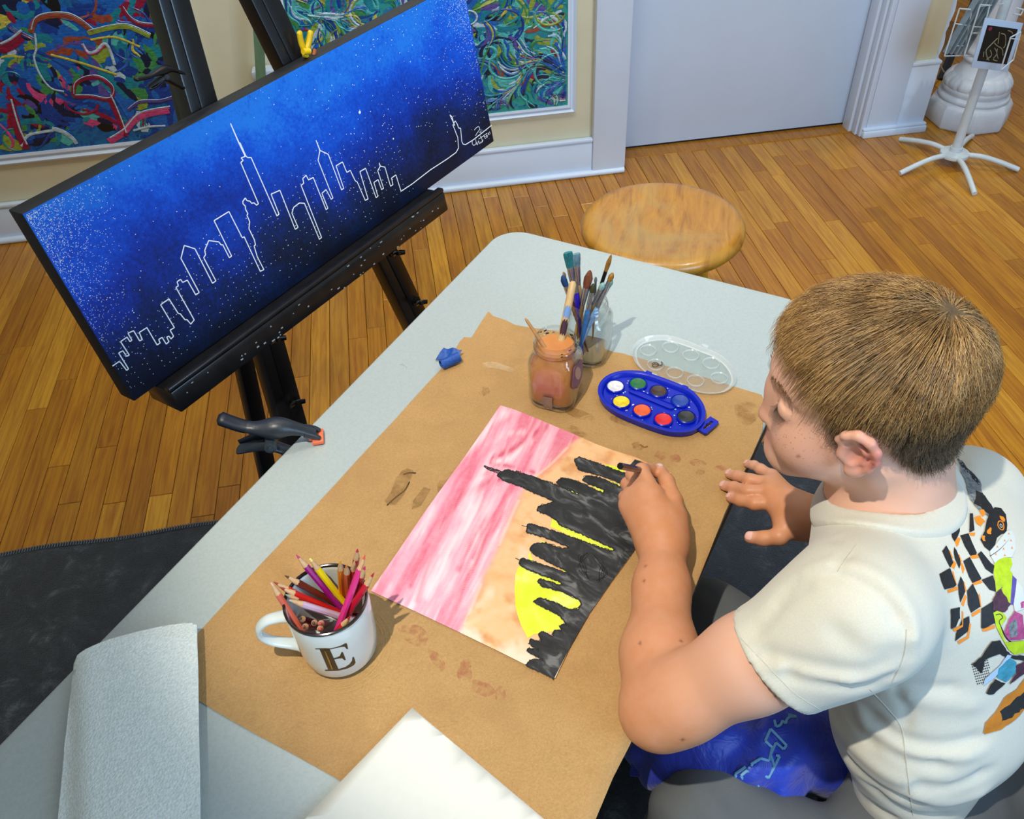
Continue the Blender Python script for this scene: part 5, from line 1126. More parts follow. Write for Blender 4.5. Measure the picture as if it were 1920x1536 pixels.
m_ = MB(); m_.tube([P(*q_, lz - 0.003) for q_ in catmull([np.array(z_) for z_ in [(1222, 683.), (1228, 679), (1235, 683), (1230, 688), (1223, 686), (1228, 682), (1236, 685), (1241, 684), (1240, 678), (1243, 681), (1245, 685)]], 3)], 0.0006, 5); obj('paint_smear', m_, sm, lid)
pcen = pcen_s

# ------------------------------------------------------------------ mug
M_ceramic = mat('mug_glaze', '#ccd6d4', 0.12, coat=0.6)
M_cin = mat('mug_inside', '#b9b9c4', 0.2, coat=0.3)
M_rim = mat('mug_rim_black', '#1c1214', 0.15, coat=0.5)
mc = np.array([mugc[0], mugc[1]]); mz = TZ + 0.002; RH = 0.098
t = thing('letter_mug', 'white ceramic mug with dark rim and black letter E, full of coloured pencils', 'mug', (mc[0], mc[1], mz))
m_ = MB(); m_.lathe([(0.0, 0.003), (0.030, 0.003), (0.034, 0.0), (0.0385, 0.002), (0.0415, 0.008), (0.0435, 0.03), (0.0443, 0.06), (0.0447, RH - 0.002), (0.0438, RH), (0.0425, RH - 0.0015), (0.0415, RH - 0.008), (0.0405, 0.03), (0.038, 0.010), (0.030, 0.0065), (0.0, 0.006)], (mc[0], mc[1], mz), 96)
body = obj('body', m_, M_ceramic, t, angle=70)
m_ = MB(); m_.lathe([(0.0452, RH - 0.0022), (0.0450, RH + 0.0002), (0.0437, RH + 0.0008), (0.0424, RH + 0.0002), (0.0420, RH - 0.0022)], (mc[0], mc[1], mz), 96); obj('rim', m_, M_rim, t)
hd = P(470, 1190, 0.80)[:2] - mc; hd /= np.linalg.norm(hd); hd3 = np.array([hd[0], hd[1], 0]); hs = np.array([-hd[1], hd[0], 0])
hpt = lambda r_, z: np.array([mc[0], mc[1], mz]) + hd3 * r_ + np.array([0, 0, z])
hp = catmull([hpt(0.0415, 0.079), hpt(0.052, 0.080), hpt(0.066, 0.078), hpt(0.076, 0.068), hpt(0.078, 0.054), hpt(0.070, 0.040), hpt(0.056, 0.030), hpt(0.0415, 0.022)], 7)
m_ = MB(); m_.tube(hp, [(0.0042 + 0.0025 * (abs(i / (len(hp) - 1) - 0.5) * 2) ** 6, 0.0068 + 0.003 * (abs(i / (len(hp) - 1) - 0.5) * 2) ** 6) for i in range(len(hp))], 20, upv=(0, 0, 1)); obj('handle', m_, M_ceramic, t)
bv = bvh_of(body)
y2 = lambda q_: (420 + q_[0] / 4.571, 1000 + q_[1] / 4.571)
M_E = mat('letter_black', '#16110c', 0.25, coat=0.4)
for pl in ([(783, 986), (868, 984), (905, 986), (960, 976), (1002, 962), (1040, 942), (1052, 942), (1063, 990), (1050, 992), (1035, 972), (1010, 972), (960, 982), (910, 993), (783, 993)],
           [(818, 990), (905, 990), (983, 1168), (897, 1176)], [(926, 1076), (965, 1064), (993, 1052), (1006, 1020), (1018, 1016), (1044, 1084), (1032, 1088), (1012, 1070), (975, 1074), (930, 1084)],
           [(866, 1170), (985, 1163), (1040, 1146), (1078, 1120), (1098, 1090), (1100, 1064), (1112, 1058), (1128, 1108), (1110, 1132), (1060, 1158), (985, 1176), (868, 1180)]):
    jar_decal('letter', [y2(q_) for q_ in pl], M_E, bv, 0.0003, t, 0.003)
jar_decal('letter_gold_slit', [y2(q_) for q_ in [(862, 1005), (872, 1010), (905, 1080), (935, 1165), (922, 1160), (890, 1080)]], mat('letter_gold', '#a98a48', 0.25, 0.6), bv, 0.0007, t, 0.003)  # gold slit down the stem of the letter

# ------------------------------------------------------------------ coloured pencils in the mug
M_pw = mat('sharpened_cedar', '#c7a176', 0.6, var=0.15, scale=300)
def pencil(label, T, B, col, lead, r0=0.0037, group='coloured pencils in the mug', cone=0.017, blunt=False, name='colored_pencil', cat='pencil'):
    d = (B - T); L = np.linalg.norm(d); d /= L; t = thing(name, label, cat, B, group)
    m_ = MB(); m_.tube([T + d * cone, T + d * (cone + 0.002), B], [r0 * 0.97, r0, r0], 8); obj('body', m_, mat('lacquer_' + col, '#' + col, 0.25, coat=0.4), t, angle=30)
    m_ = MB(); m_.tube([T + d * cone * 0.28, T + d * (cone + 0.0006)], [r0 * 0.38, r0 * 0.96], 14); obj('sharpened_wood', m_, M_pw, t)
    m_ = MB(); m_.tube([T + d * (cone * 0.12 if blunt else 0), T + d * cone * 0.31], [r0 * 0.08 if not blunt else r0 * 0.3, r0 * 0.42], 10); obj('lead', m_, mat('lead_' + lead, '#' + lead, 0.5), t)
    return t
def mp(label, tip, zt, low, zl, col, lead, cone=0.017, blunt=False):
    T = P(*y2(tip), zt); Lw = P(*y2(low), zl); Lw = clampc(Lw, mc, 0.033)
    d = Lw - T; d /= np.linalg.norm(d); k = 0; B = Lw.copy()
    while B[2] > mz + 0.012 and np.linalg.norm(B[:2] - mc) < 0.0345: B = B + d * 0.002
    if B[2] > mz + 0.030: B = clampc(np.array([B[0], B[1], max(mz + 0.010, B[2] - 0.03)]), mc, 0.034)
    pencil(label, T, B, col, lead, cone=cone, blunt=blunt)
mp('magenta-purple pencil leaning back left with pink lead', (618, 183), 0.872, (985, 620), 0.800, '8c0f6c', 'b83068')
mp('yellow pencil leaning parallel to the magenta one', (730, 210), 0.872, (1000, 560), 0.805, 'e8d010', 'e4dc7c', blunt=True)
mp('dark brown pencil lying low at the left rim of the mug', (520, 362), 0.860, (880, 560), 0.812, '5c1f10', '5a2a18')
mp('bright orange-red pencil leaning left across the mug', (425, 418), 0.862, (950, 640), 0.808, 'd42f0a', '96341c')
mp('scarlet pencil just under the orange-red one', (480, 465), 0.858, (935, 660), 0.804, 'b81a10', '8f1f18')
mp('salmon pencil leaning furthest left over the rim', (395, 412), 0.866, (665, 830), 0.812, 'c9604a', 'd8a890', blunt=True)
mp('pale lilac pencil with speckled lacquer lying across the mug', (548, 570), 0.852, (955, 700), 0.806, 'c3a8c0', 'b8a48c', blunt=True)
mp('small sage-tipped pencil behind the pale lilac one', (525, 525), 0.853, (800, 640), 0.808, '7a4640', '8ea08c')
mp('amber pencil standing upright at the back of the mug', (995, 238), 0.885, (1015, 560), 0.795, 'e07f0c', 'dba01c')
mp('short dark orange pencil beside the amber one', (1048, 272), 0.880, (1062, 520), 0.795, 'd2601a', 'd0761c')
mp('vermilion pencil at the back right with wooden point', (1118, 238), 0.880, (1085, 560), 0.800, 'c92a10', 'c9a070')
mp('hot pink pencil crossing the front of the mug with coral lead', (1210, 185), 0.885, (925, 765), 0.830, 'cc2a78', 'd04a38')
mp('crimson pencil with rosy lead, tallest at the right', (1145, 133), 0.893, (1095, 560), 0.800, 'b8183c', 'b82044')
mp('deep red pencil at the right rim with pink point', (1210, 283), 0.880, (1090, 640), 0.805, 'b01030', 'c02858')
mp('cherry red pencil leaning furthest right', (1286, 340), 0.875, (1030, 740), 0.812, 'bc0a2c', 'b01434')
mp('short scarlet pencil lying low at the front right rim', (1082, 712), 0.835, (905, 830), 0.822, 'c0141c', 'b82020', 0.014)
for lab, tp, lw, c1, c2 in (('stub pencil with black lead at the front left of the mug', (650, 728), (780, 700), '6a2430', '241c1c'), ('pencil stub with dark plum lead beside the salmon pencil', (680, 800), (760, 745), 'b04a4a', '6a1028'), ('pencil stub with charcoal lead pointing up from the mug middle', (762, 768), (850, 720), '8c2038', '2c2824'), ('pencil stub with pink lead in the mug middle', (822, 775), (900, 730), 'b03468', 'c02858'), ('pencil stub with coral lead at the front of the mug', (822, 820), (835, 770), '7c1020', 'd04848')):
    T = P(*y2(tp), 0.824); T = clampc(T, mc, 0.037); B = P(*y2(lw), 0.760); B = clampc(np.array([B[0], B[1], mz + 0.012]), mc, 0.030)
    pencil(lab, T, B, c1, c2, cone=0.008, blunt=True)
# ------------------------------------------------------------------ implicit surfaces for the figure and soft things
def seg_d(p, a, b, ra, rb):
    ab = b - a; t = np.clip((p - a) @ ab / (ab @ ab), 0, 1); return np.linalg.norm(p - a - t[:, None] * ab, axis=1) - (ra + (rb - ra) * t)
class Rc:
    def __init__(s, a, b, ra, rb=None, k=0.01, op='add'):
        s.a, s.b = np.array(a, float), np.array(b, float); s.ra, s.rb = ra, ra if rb is None else rb; s.k, s.op = k, op
        s.c = (s.a + s.b) / 2; s.R = np.linalg.norm(s.b - s.a) / 2 + max(s.ra, s.rb)
    def __call__(s, p): return seg_d(p, s.a, s.b, s.ra, s.rb)
class El:
    def __init__(s, c, r, M=None, k=0.01, op='add'):
        s.c = np.array(c, float); s.r = np.array(r, float); s.M = np.eye(3) if M is None else np.array(M, float); s.k, s.op = k, op; s.R = max(r)
    def __call__(s, p):
        q_ = (p - s.c) @ s.M.T; k0 = np.linalg.norm(q_ / s.r, axis=1); k1 = np.linalg.norm(q_ / (s.r ** 2), axis=1); return k0 * (k0 - 1) / (k1 + 1e-9)
class Fn:   # half space or any function; c, R bound where it matters
    def __init__(s, f, c, R, k=0.004, op='sub'): s.f, s.c, s.R, s.k, s.op = f, np.array(c, float), R, k, op
    def __call__(s, p): return s.f(p)
def smin(a, b, k):
    h = np.maximum(k - np.abs(a - b), 0) / k; return np.minimum(a, b) - h * h * k / 4
def near(pr, c, R, m): return np.linalg.norm(pr.c - c) - pr.R < R + pr.k + m
def ev(groups, p, c, R):
    tot = np.full(len(p), 1.0)
    for prims, gk in groups:
        d = None
        for pr in prims:
            if not near(pr, c, R, 0.012): continue
            v = pr(p)
            if pr.op == 'add': d = v if d is None else smin(d, v, pr.k)
            elif d is not None: d = -smin(-d, v, pr.k)
        if d is not None: tot = smin(tot, d, gk)
    return tot
def surface(groups, h, disp=None, N=14, only=None):
    adds = [pr for g_, _ in groups for pr in g_ if pr.op == 'add']
    lo = np.min([pr.c - pr.R for pr in adds], axis=0) - 0.01; hi = np.max([pr.c + pr.R for pr in adds], axis=0) + 0.01
    nb = np.ceil((hi - lo) / (h * N)).astype(int); BR = h * N * 0.87
    g1 = np.arange(N + 1); GX, GY, GZ = np.meshgrid(g1, g1, g1, indexing='ij'); G = np.stack([GX.ravel(), GY.ravel(), GZ.ravel()], 1)
    cells = []; verts = []; edges = []
    corner = np.array([(i, j, k) for i in (0, 1) for j in (0, 1) for k in (0, 1)])
    ce = [(a, b_) for a in range(8) for b_ in range(a + 1, 8) if np.abs(corner[a] - corner[b_]).sum() == 1]
    for bi in range(nb[0]):
        for bj in range(nb[1]):
            for bk in range(nb[2]):
                o = np.array([bi, bj, bk]) * N; c = lo + (o + N / 2) * h
                if only is not None and np.linalg.norm(c - only[0]) > only[1] + BR: continue
                if not any(near(pr, c, BR, 0.0) for pr in adds): continue
                d0 = ev(groups, c[None, :], c, BR)[0]
                if abs(d0) > BR + 0.03 and d0 > 0: continue
                if d0 < -BR - 0.02: continue
                p = lo + (G + o) * h; d = ev(groups, p, c, BR)
                if disp is not None: d = d + disp(p)
                if d.min() > 0 or d.max() < 0: continue
                D = d.reshape(N + 1, N + 1, N + 1)
                cor = np.stack([D[a:a + N, b_:b_ + N, c_:c_ + N] for a, b_, c_ in corner], -1)
                act = (cor.min(-1) < 0) & (cor.max(-1) >= 0); idx = np.argwhere(act)
                if len(idx) == 0: continue
                cv = cor[act]; acc = np.zeros((len(idx), 3)); cnt = np.zeros(len(idx))
                for a, b_ in ce:
                    va, vb = cv[:, a], cv[:, b_]; m = (va < 0) != (vb < 0); t_ = np.where(m, va / (va - vb + 1e-20), 0)
                    acc += m[:, None] * (corner[a] + t_[:, None] * (corner[b_] - corner[a])); cnt += m
                verts.append(lo + (idx + o + acc / cnt[:, None]) * h); cells.append(idx + o)
                for ax in range(3):
                    sl = [slice(0, N)] * 3; sl2 = [slice(0, N)] * 3; sl2[ax] = slice(1, N + 1)
                    A_, B_ = D[tuple(sl)], D[tuple(sl2)]; m = (A_ < 0) != (B_ < 0); e_ = np.argwhere(m)
                    if len(e_): edges.append(np.concatenate([e_ + o, np.full((len(e_), 1), ax), (A_[m] < 0)[:, None]], 1))
    cells = np.concatenate(cells); verts = np.concatenate(verts); edges = np.concatenate(edges)
    dim = nb * N + 3; key = lambda c: ((c[:, 0] + 1) * dim[1] + c[:, 1] + 1) * dim[2] + c[:, 2] + 1
    kk = key(cells); order = np.argsort(kk); ks = kk[order]
    faces = []
    for ax in range(3):
        e_ = edges[edges[:, 3] == ax]; o1, o2 = [a for a in range(3) if a != ax]; u_ = np.zeros(3, int); u_[o1] = 1; w_ = np.zeros(3, int); w_[o2] = 1
        q_ = [e_[:, :3] - u_ - w_, e_[:, :3] - w_, e_[:, :3], e_[:, :3] - u_]; ids = []; ok = np.ones(len(e_), bool)
        for c in q_:
            kq = key(c); pos = np.searchsorted(ks, kq); pos = np.minimum(pos, len(ks) - 1); ok &= ks[pos] == kq; ids.append(order[pos])
        f = np.stack(ids, 1)[ok]; flip = (e_[ok, 4] == 1) ^ (ax == 1); f[~flip] = f[~flip][:, ::-1]; faces.append(f)
    return verts, np.concatenate(faces)
def relax(v, f, it=2, lam=0.5):
    n = len(v); a = np.concatenate([f[:, [0, 1]], f[:, [1, 2]], f[:, [2, 3]], f[:, [3, 0]]]); a = np.concatenate([a, a[:, ::-1]])
    for _ in range(it):
        s_ = np.zeros_like(v); np.add.at(s_, a[:, 0], v[a[:, 1]]); c = np.bincount(a[:, 0], minlength=n)[:, None]; v = v + lam * (s_ / np.maximum(c, 1) - v)
    return v
def surf_obj(name, v, f, m, parent=None, keep=None):
    me = bpy.data.meshes.new(name); me.vertices.add(len(v)); me.vertices.foreach_set('co', v.astype(np.float32).ravel())
    me.loops.add(f.size); me.loops.foreach_set('vertex_index', f.astype(np.int32).ravel()); me.polygons.add(len(f)); me.polygons.foreach_set('loop_start', np.arange(0, f.size, 4, dtype=np.int32)); me.polygons.foreach_set('use_smooth', np.ones(len(f), bool))
    me.update(calc_edges=True); me.validate(); me.materials.append(m)
    o = bpy.data.objects.new(name, me); COL.objects.link(o)
    if parent is not None: o.parent = parent; o.matrix_parent_inverse = Matrix.Translation(parent.location).inverted()
    return o


# ------------------------------------------------------------------ the boy
def cdir(r, u, a): q_ = CX * r + CY * u + FW * a; return q_ / np.linalg.norm(q_)
HC = PD(1640, 712, 0.765)
hf = cdir(-0.955, -0.12, 0.075); hu = cdir(-0.11, 0.70, -0.70); hu = hu - hf * (hu @ hf); hu /= np.linalg.norm(hu); hl = np.cross(hu, hf)
_y = math.radians(13); hf, hl = hf * math.cos(_y) - hl * math.sin(_y), hl * math.cos(_y) + hf * math.sin(_y)
HM = np.array([hf, hl, hu])            # rows: face, left, up
def hp(x, y, z): return HC + hf * x + hl * y + hu * z
def hel(c, r, k=0.01, op='add', rot=0):
    M = HM
    if rot: cr, sr = math.cos(rot), math.sin(rot); M = np.array([[cr, 0, sr], [0, 1, 0], [-sr, 0, cr]]) @ HM
    return El(hp(*c), r, M, k, op)
def hrc(a, b_, ra, rb=None, k=0.01, op='add'): return Rc(hp(*a), hp(*b_), ra, rb, k, op)
SL, SR = PD(1606, 1140, 0.765), PD(1812, 935, 0.93)
LE, LW = P(1234, 1333, 0.785), P(1243, 1018, 0.783)
RE, RW = np.array([0.625, 0.585, 0.685]), P(1500, 968, 0.770)
NB = PD(1656, 932, 0.835)
CHEST, WAIST, HIP = PD(1735, 1070, 0.88), PD(1745, 1300, 0.94), PD(1722, 1490, 1.0)
sd_ = SR - SL; sd_ /= np.linalg.norm(sd_)
head = [hel((-.006, 0, .018), (.080, .068, .070)), hel((.034, 0, .018), (.048, .056, .052), .03), hel((.036, 0, -.036), (.048, .054, .066), .02), hel((.060, 0, -.068), (.026, .032, .028), .018), hel((.076, 0, -.014), (.018, .013, .028), .010),
        hel((.073, 0, -.096), (.015, .017, .013), .02)]
for s_ in (1, -1):
    head += [hrc((-.002, s_ * .045, -.060), (.062, s_ * .014, -.096), .019, .015, .022), hel((.049, s_ * .034, -.044), (.035, .029, .038), .018), hrc((.080, s_ * .010, .012), (.063, s_ * .042, .014), .007, .006, .012)]
head += [hrc((.078, 0, -.004), (.088, 0, -.044), .0056, .0086, .009), hel((.0875, 0, -.049), (.0098, .0098, .0085), .005)]
for s_ in (1, -1):
    head += [hel((.079, s_ * .0110, -.051), (.0090, .0068, .0070), .006)]
    head += [hel((.092, s_ * .033, -.004), (.013, .013, .0075), .010, 'sub'), hel((.0690, s_ * .0315, -.008), (.0145, .0150, .0135), .004),
             hrc((.0825, s_ * .020, -.0135), (.0725, s_ * .043, -.0115), .0012, .0010, .0025, 'sub'), hrc((.084, s_ * .021, -.0005), (.0745, s_ * .043, -.0005), .0008, .0008, .0025, 'sub'),
             hel((.0855, s_ * .0062, -.0580), (.0035, .0028, .003), .002, 'sub')]
head += [hrc((0.0730, -.017, -.072), (0.0780, 0, -.0695), .0050, .0060, .008), hrc((0.0730, .017, -.072), (0.0780, 0, -.0695), .0050, .0060, .008),
         hrc((0.0720, -.014, -.081), (0.0750, 0, -.0825), .0052, .0064, .007), hrc((0.0720, .014, -.081), (0.0750, 0, -.0825), .0052, .0064, .007),
         hrc((0.0765, -.021, -.0760), (0.0825, 0, -.0762), .0009, .0009, .002, 'sub'), hrc((0.0765, .021, -.0760), (0.0825, 0, -.0762), .0009, .0009, .002, 'sub')]
ears = []
EX0 = 0.022; ES = 0.86
for s_ in (1, -1):
    e = lambda x, y, z: (x * ES + z * 0.12 + EX0, s_ * (y - 0.004), z * ES - 0.010)
    hx_ = [(.011, .0725, -.002), (.013, .0765, .010), (.007, .0815, .021), (-.004, .0860, .0265), (-.014, .0890, .021), (-.020, .0900, .008), (-.0195, .0885, -.007), (-.013, .0850, -.021), (-.005, .0810, -.030)]
    g_ = [El(hp(*e(-.004, .0790, -.001)), (.0165, .0040, .0250), HM, .004)]
    hr_ = [.0030, .0036, .0040, .0044, .0045, .0042, .0040, .0042, .0052]
    for i in range(len(hx_) - 1): g_.append(hrc(e(*hx_[i]), e(*hx_[i + 1]), hr_[i], hr_[i + 1], .003))
    g_ += [hel(e(.001, .0790, -.0325), (.0080, .0055, .0085), .006), hrc(e(-.001, .0835, .016), e(-.0105, .0860, .004), .0026, .003, .004), hrc(e(-.0105, .0860, .004), e(-.0075, .0840, -.012), .003, .003, .004), hrc(e(-.0075, .0840, -.012), e(.002, .0815, -.019), .003, .003, .004),
           hel(e(.011, .0770, -.010), (.0042, .0045, .0062), .004), hel(e(.001, .0860, -.006), (.0072, .0062, .0105), .004, 'sub'),
           ]
    ears.append((g_, .005))
neck = [Rc(hp(-.024, 0, -.045), NB, .047, .046, .03), Rc(hp(-.034, 0, -.050), PD(1700, 930, .845), .036, .040, .03), Rc(NB, CHEST, .046, .062, .03), Rc(NB - np.array([0, 0, .02]), SL, .032, .040, .03), Rc(NB - np.array([0, 0, .02]), SR, .034, .036, .03)]
torso = [Rc(CHEST, WAIST, .066, .055, .03), Rc(WAIST, HIP, .055, .045, .03)]
UM = LE + (SL - LE) * 0.5
armL = [Rc(SL, UM, .046, .0440, .03), Rc(UM, LE + (SL - LE) * 0.12, .0440, .0400, .02), Rc(LE + (SL - LE) * 0.12, LE, .0400, .0350, .02)]
FM = LE + (LW - LE) * 0.3
armL += [Rc(LE, FM, .0360, .0385, .018), Rc(FM, LE + (LW - LE) * .7, .0385, .0290, .02), Rc(LE + (LW - LE) * .7, LW, .0290, .0245, .02)]
armR = [Rc(SR, RE, .042, .036, .03), Rc(RE, RE + (RW - RE) * .4, .036, .037, .02), Rc(RE + (RW - RE) * .4, RW, .037, .0265, .02)]
# left hand: the writing hand
def finger(pts, rs, k=.004): return [Rc(pts[i], pts[i + 1], rs[i], rs[i + 1], k) for i in range(len(pts) - 1)]
Lm = [P(1226, 925, .812), P(1205, 917, .812), P(1188, 926, .802), P(1178, 946, .790)]
palmL = [Rc(LW, LW + (Lm[1] - LW) * .35, .0235, .0230, .02)]
for q_, r_ in zip(Lm, (.0125, .0130, .0125, .0115)): palmL.append(Rc(LW + (q_ - LW) * 0.12, q_ - np.array([0, 0, .003]), .0185, r_, .016))
palmL += [Rc(LW + np.array([0, 0, -.004]), P(1215, 960, .785), .022, .020, .02), Rc(LW, P(1262, 972, .793), .021, .0165, .018)]
fL = [(finger([Lm[0], P(1203, 882, .818), P(1219, 881, .806), P(1229, 886, .797)], (.0100, .0088, .0080, .0070)), .0014),
      (finger([Lm[1], P(1187, 890, .806), P(1200, 896, .790), P(1214, 901, .779)], (.0102, .0088, .0080, .0070)), .0014),
      (finger([Lm[2], P(1177, 908, .792), P(1188, 914, .772), P(1202, 918, .763)], (.0100, .0086, .0078, .0070)), .0014),
      (finger([Lm[3], P(1172, 932, .775), P(1180, 938, .760), P(1192, 940, .756)], (.0090, .0078, .0070, .0062)), .0014),
      (finger([P(1264, 975, .792), P(1262, 938, .803), P(1250, 902, .806), P(1236, 880, .800)], (.0140, .0110, .0094, .0074)), .005)]
# right hand: flat on the table edge
zr = TZ + .0075
Rm = [P(1450, 943, .773), P(1444, 922, .777), P(1443, 906, .774), P(1447, 892, .768)]
palmR = [Rc(RW, RW + (Rm[1] - RW) * .3, .0235, .022, .02)]
for q_, r_ in zip(Rm, (.0110, .0115, .0110, .0100)): palmR.append(Rc(RW + (q_ - RW) * .15, q_ - np.array([0, 0, .001]), .0150, r_, .012))
palmR += [Rc(RW, P(1472, 988, .768), .018, .0130, .014)]
fR = [(finger([Rm[0], P(1415, 944, .768), P(1389, 938, .7590), P(1371, 933, zr + .001)], (.0092, .0086, .0080, .0071)), .0014),
      (finger([Rm[1], P(1402, 921, .770), P(1376, 914, .7570), P(1358, 911, zr)], (.0092, .0083, .0076, .0068)), .0014),
      (finger([Rm[2], P(1406, 900, .768), P(1384, 893, .7565), P(1368, 889, zr)], (.0088, .0080, .0073, .0065)), .0014),
      (finger([Rm[3], P(1426, 880, .762), P(1414, 873, .7550), P(1402, 870, zr - .001)], (.0078, .0070, .0064, .0057)), .0014),
      (finger([P(1474, 992, .768), P(1462, 1006, .766), P(1432, 1010, .758), P(1407, 1008, .752)], (.0125, .0105, .0092, .0078)), .005)]
# legs
HLp, HRp = np.array([0.475, 0.215, 0.50]), np.array([0.590, 0.350, 0.50])
KL, KR = P(1325, 1530, 0.575), np.array([0.340, 0.625, 0.52])
AL, AR = np.array([0.20, 0.42, 0.11]), np.array([0.30, 0.68, 0.11])
legs_ = [Rc(HIP, HLp, .070, .066, .03), Rc(HIP, HRp, .070, .066, .03), Rc(HLp, KL, .068, .050, .03), Rc(HRp, KR, .068, .050, .03), Rc(KL, AL, .048, .032, .02), Rc(KR, AR, .048, .032, .02), Rc(AL, AL + np.array([-.08, .09, -.06]), .03, .025, .02), Rc(AR, AR + np.array([-.09, .08, -.06]), .03, .025, .02)]
body_groups = [(head + neck, .01), (torso + legs_, .03), (armL + palmL, .02), (armR + palmR, .02)] + ears + fL + fR
# small nail beds
bv_, bf_ = surface(body_groups, 0.0021)
bv_ = relax(bv_, bf_, 1, 0.4)
M_skin = NT('skin'); at = M_skin.n('ShaderNodeVertexColor'); at.layer_name = 'tone'; v = M_skin.coord('Object')
n1 = M_skin.noise(v, 60, 4, 0.6); n2 = M_skin.noise(v, 900, 2, 0.5)
c1 = M_skin.mix(M_skin.ramp(n1, [(0.35, (0, 0, 0)), (0.7, (0.35, 0.35, 0.35))]), at.outputs[0], lin('#d69e84'))
fa = M_skin.n('ShaderNodeVertexColor'); fa.layer_name = 'freckle'; vo = M_skin.n('ShaderNodeTexVoronoi', i_Vector=v, i_Scale=330.0)
dot = M_skin.ramp(vo.outputs['Distance'], [(0.12, (1, 1, 1)), (0.30, (0, 0, 0))]); sel = M_skin.ramp(vo.outputs['Color'], [(0.36, (0, 0, 0)), (0.46, (1, 1, 1))])
m1_ = M_skin.n('ShaderNodeMath', operation='MULTIPLY'); M_skin.link(dot, m1_.inputs[0]); M_skin.link(sel, m1_.inputs[1]); m2_ = M_skin.n('ShaderNodeMath', operation='MULTIPLY'); M_skin.link(m1_.outputs[0], m2_.inputs[0]); M_skin.link(fa.outputs[0], m2_.inputs[1]); m3_ = M_skin.n('ShaderNodeMath', operation='MULTIPLY'); M_skin.link(m2_.outputs[0], m3_.inputs[0]); m3_.inputs[1].default_value = 0.75
c1 = M_skin.mix(m3_.outputs[0], c1, lin('#8c5236'))
M_skin.set('Base Color', c1); M_skin.set('Roughness', 0.47); M_skin.set('Subsurface Weight', 0.18); M_skin.set('Subsurface Radius', (0.012, 0.005, 0.003)); M_skin.set('Subsurface Scale', 0.5); M_skin.set('Specular IOR Level', 0.35)
M_skin.bump(n2, 0.12, 0.0004); M_skin = M_skin.m
boy = thing('person', 'person in a white T-shirt with checkered back print, leaning over the watercolor and drawing', 'person', (HIP[0], HIP[1], 0.0))
body = surf_obj('body', bv_, bf_, M_skin, boy)
# skin tones: real pigment differences (cheek, ear, lips, nails, tanned forearms), plus eye-line shade painted in
base = np.array(lin('#d8aa92')[:3]); tone = np.tile(base, (len(bv_), 1)).astype(float)
def paint(c, r_, col, amt, pw=2):
    d = np.linalg.norm(bv_ - np.array(c), axis=1) / r_; w_ = (np.clip(1 - d, 0, 1) ** pw * amt)[:, None]; tone[:] = tone * (1 - w_) + np.array(lin(col)[:3]) * w_
for a, b_, r_, m in ((LE, LW, .09, .85), (RW, RE, .1, .85)):
    t_ = np.clip((bv_ - a) @ (b_ - a) / ((b_ - a) @ (b_ - a)), -0.4, 1.5)[:, None]; d = np.linalg.norm(bv_ - a - t_ * (b_ - a), axis=1) / r_; w_ = (np.clip(1.4 - d, 0, 1) * m)[:, None]; tone[:] = tone * (1 - w_) + np.array(lin('#c3804f')[:3]) * w_
for s_ in (1, -1):
    paint(hp(.055, s_ * .05, -.035), .05, '#d98e7c', .45); paint(hp(.005, s_ * .088, -.012), .040, '#d4746a', 1.0, 1)
paint(hp(.100, 0, -.038), .022, '#cc7a62', .6); paint(hp(.091, 0, -.072), .022, '#c4706a', .8, 1)
hd_ = (bv_ - HC) @ HM.T
for s_ in (1, -1):   # eye line shade of lashes and lid crease
    dd = np.abs((hd_[:, 2] + .0128)) / .0022 + np.clip((np.abs(hd_[:, 1] - s_ * .0315) - .011) / .003, 0, 9) + (hd_[:, 0] < .06) * 9; w_ = np.clip(1 - dd, 0, 1)[:, None] * .85; tone[:] = tone * (1 - w_) + np.array(lin('#4a2e22')[:3]) * w_
frk = np.zeros(len(bv_))
for s_ in (1, -1): frk = np.maximum(frk, np.clip(1.25 - np.linalg.norm((bv_ - hp(.066, s_ * .038, -.034)) / .040, axis=1), 0, 1))
for k in range(0):
    fr = random.Random(3); c = hp(.066 + fr.uniform(-.035, .035), fr.choice((1, -1)) * fr.uniform(.012, .060), -.034 + fr.gauss(0, .016)); 
    i = np.argmin(np.linalg.norm(bv_ - c, axis=1)); paint(bv_[i], fr.uniform(.0018, .0030), '#9a5c3c', .42, .6)
for (u, v_, k) in ((1207, 1059, .8), (1204, 1088, .8), (1196, 1205, .8), (1276, 1197, .8), (1282, 1392, .7), (1460, 1309, .7), (1522, 905, .8), (1493, 860, .7), (1630, 872, .8)):
    d = ray(u, v_); d = d / np.linalg.norm(d); w3 = bv_ - CAM; al = w3 @ d; pd = np.linalg.norm(w3 - al[:, None] * d, axis=1); i = np.argmin(al + (pd > .003) * 9); paint(bv_[i], .0026, '#5a3020', .8, .5)
tips = [(fL[0][0][-1], 0), (fL[4][0][-1], 0)] + [(f_[0][-1], 0) for f_ in fR]
for pr, _ in tips: paint(pr.b + np.array([0, 0, pr.rb * .8]), .010, '#e0a89a', .8, .7)
vcol(body, 'tone', tone); vcol(body, 'freckle', np.stack([frk] * 3, 1))
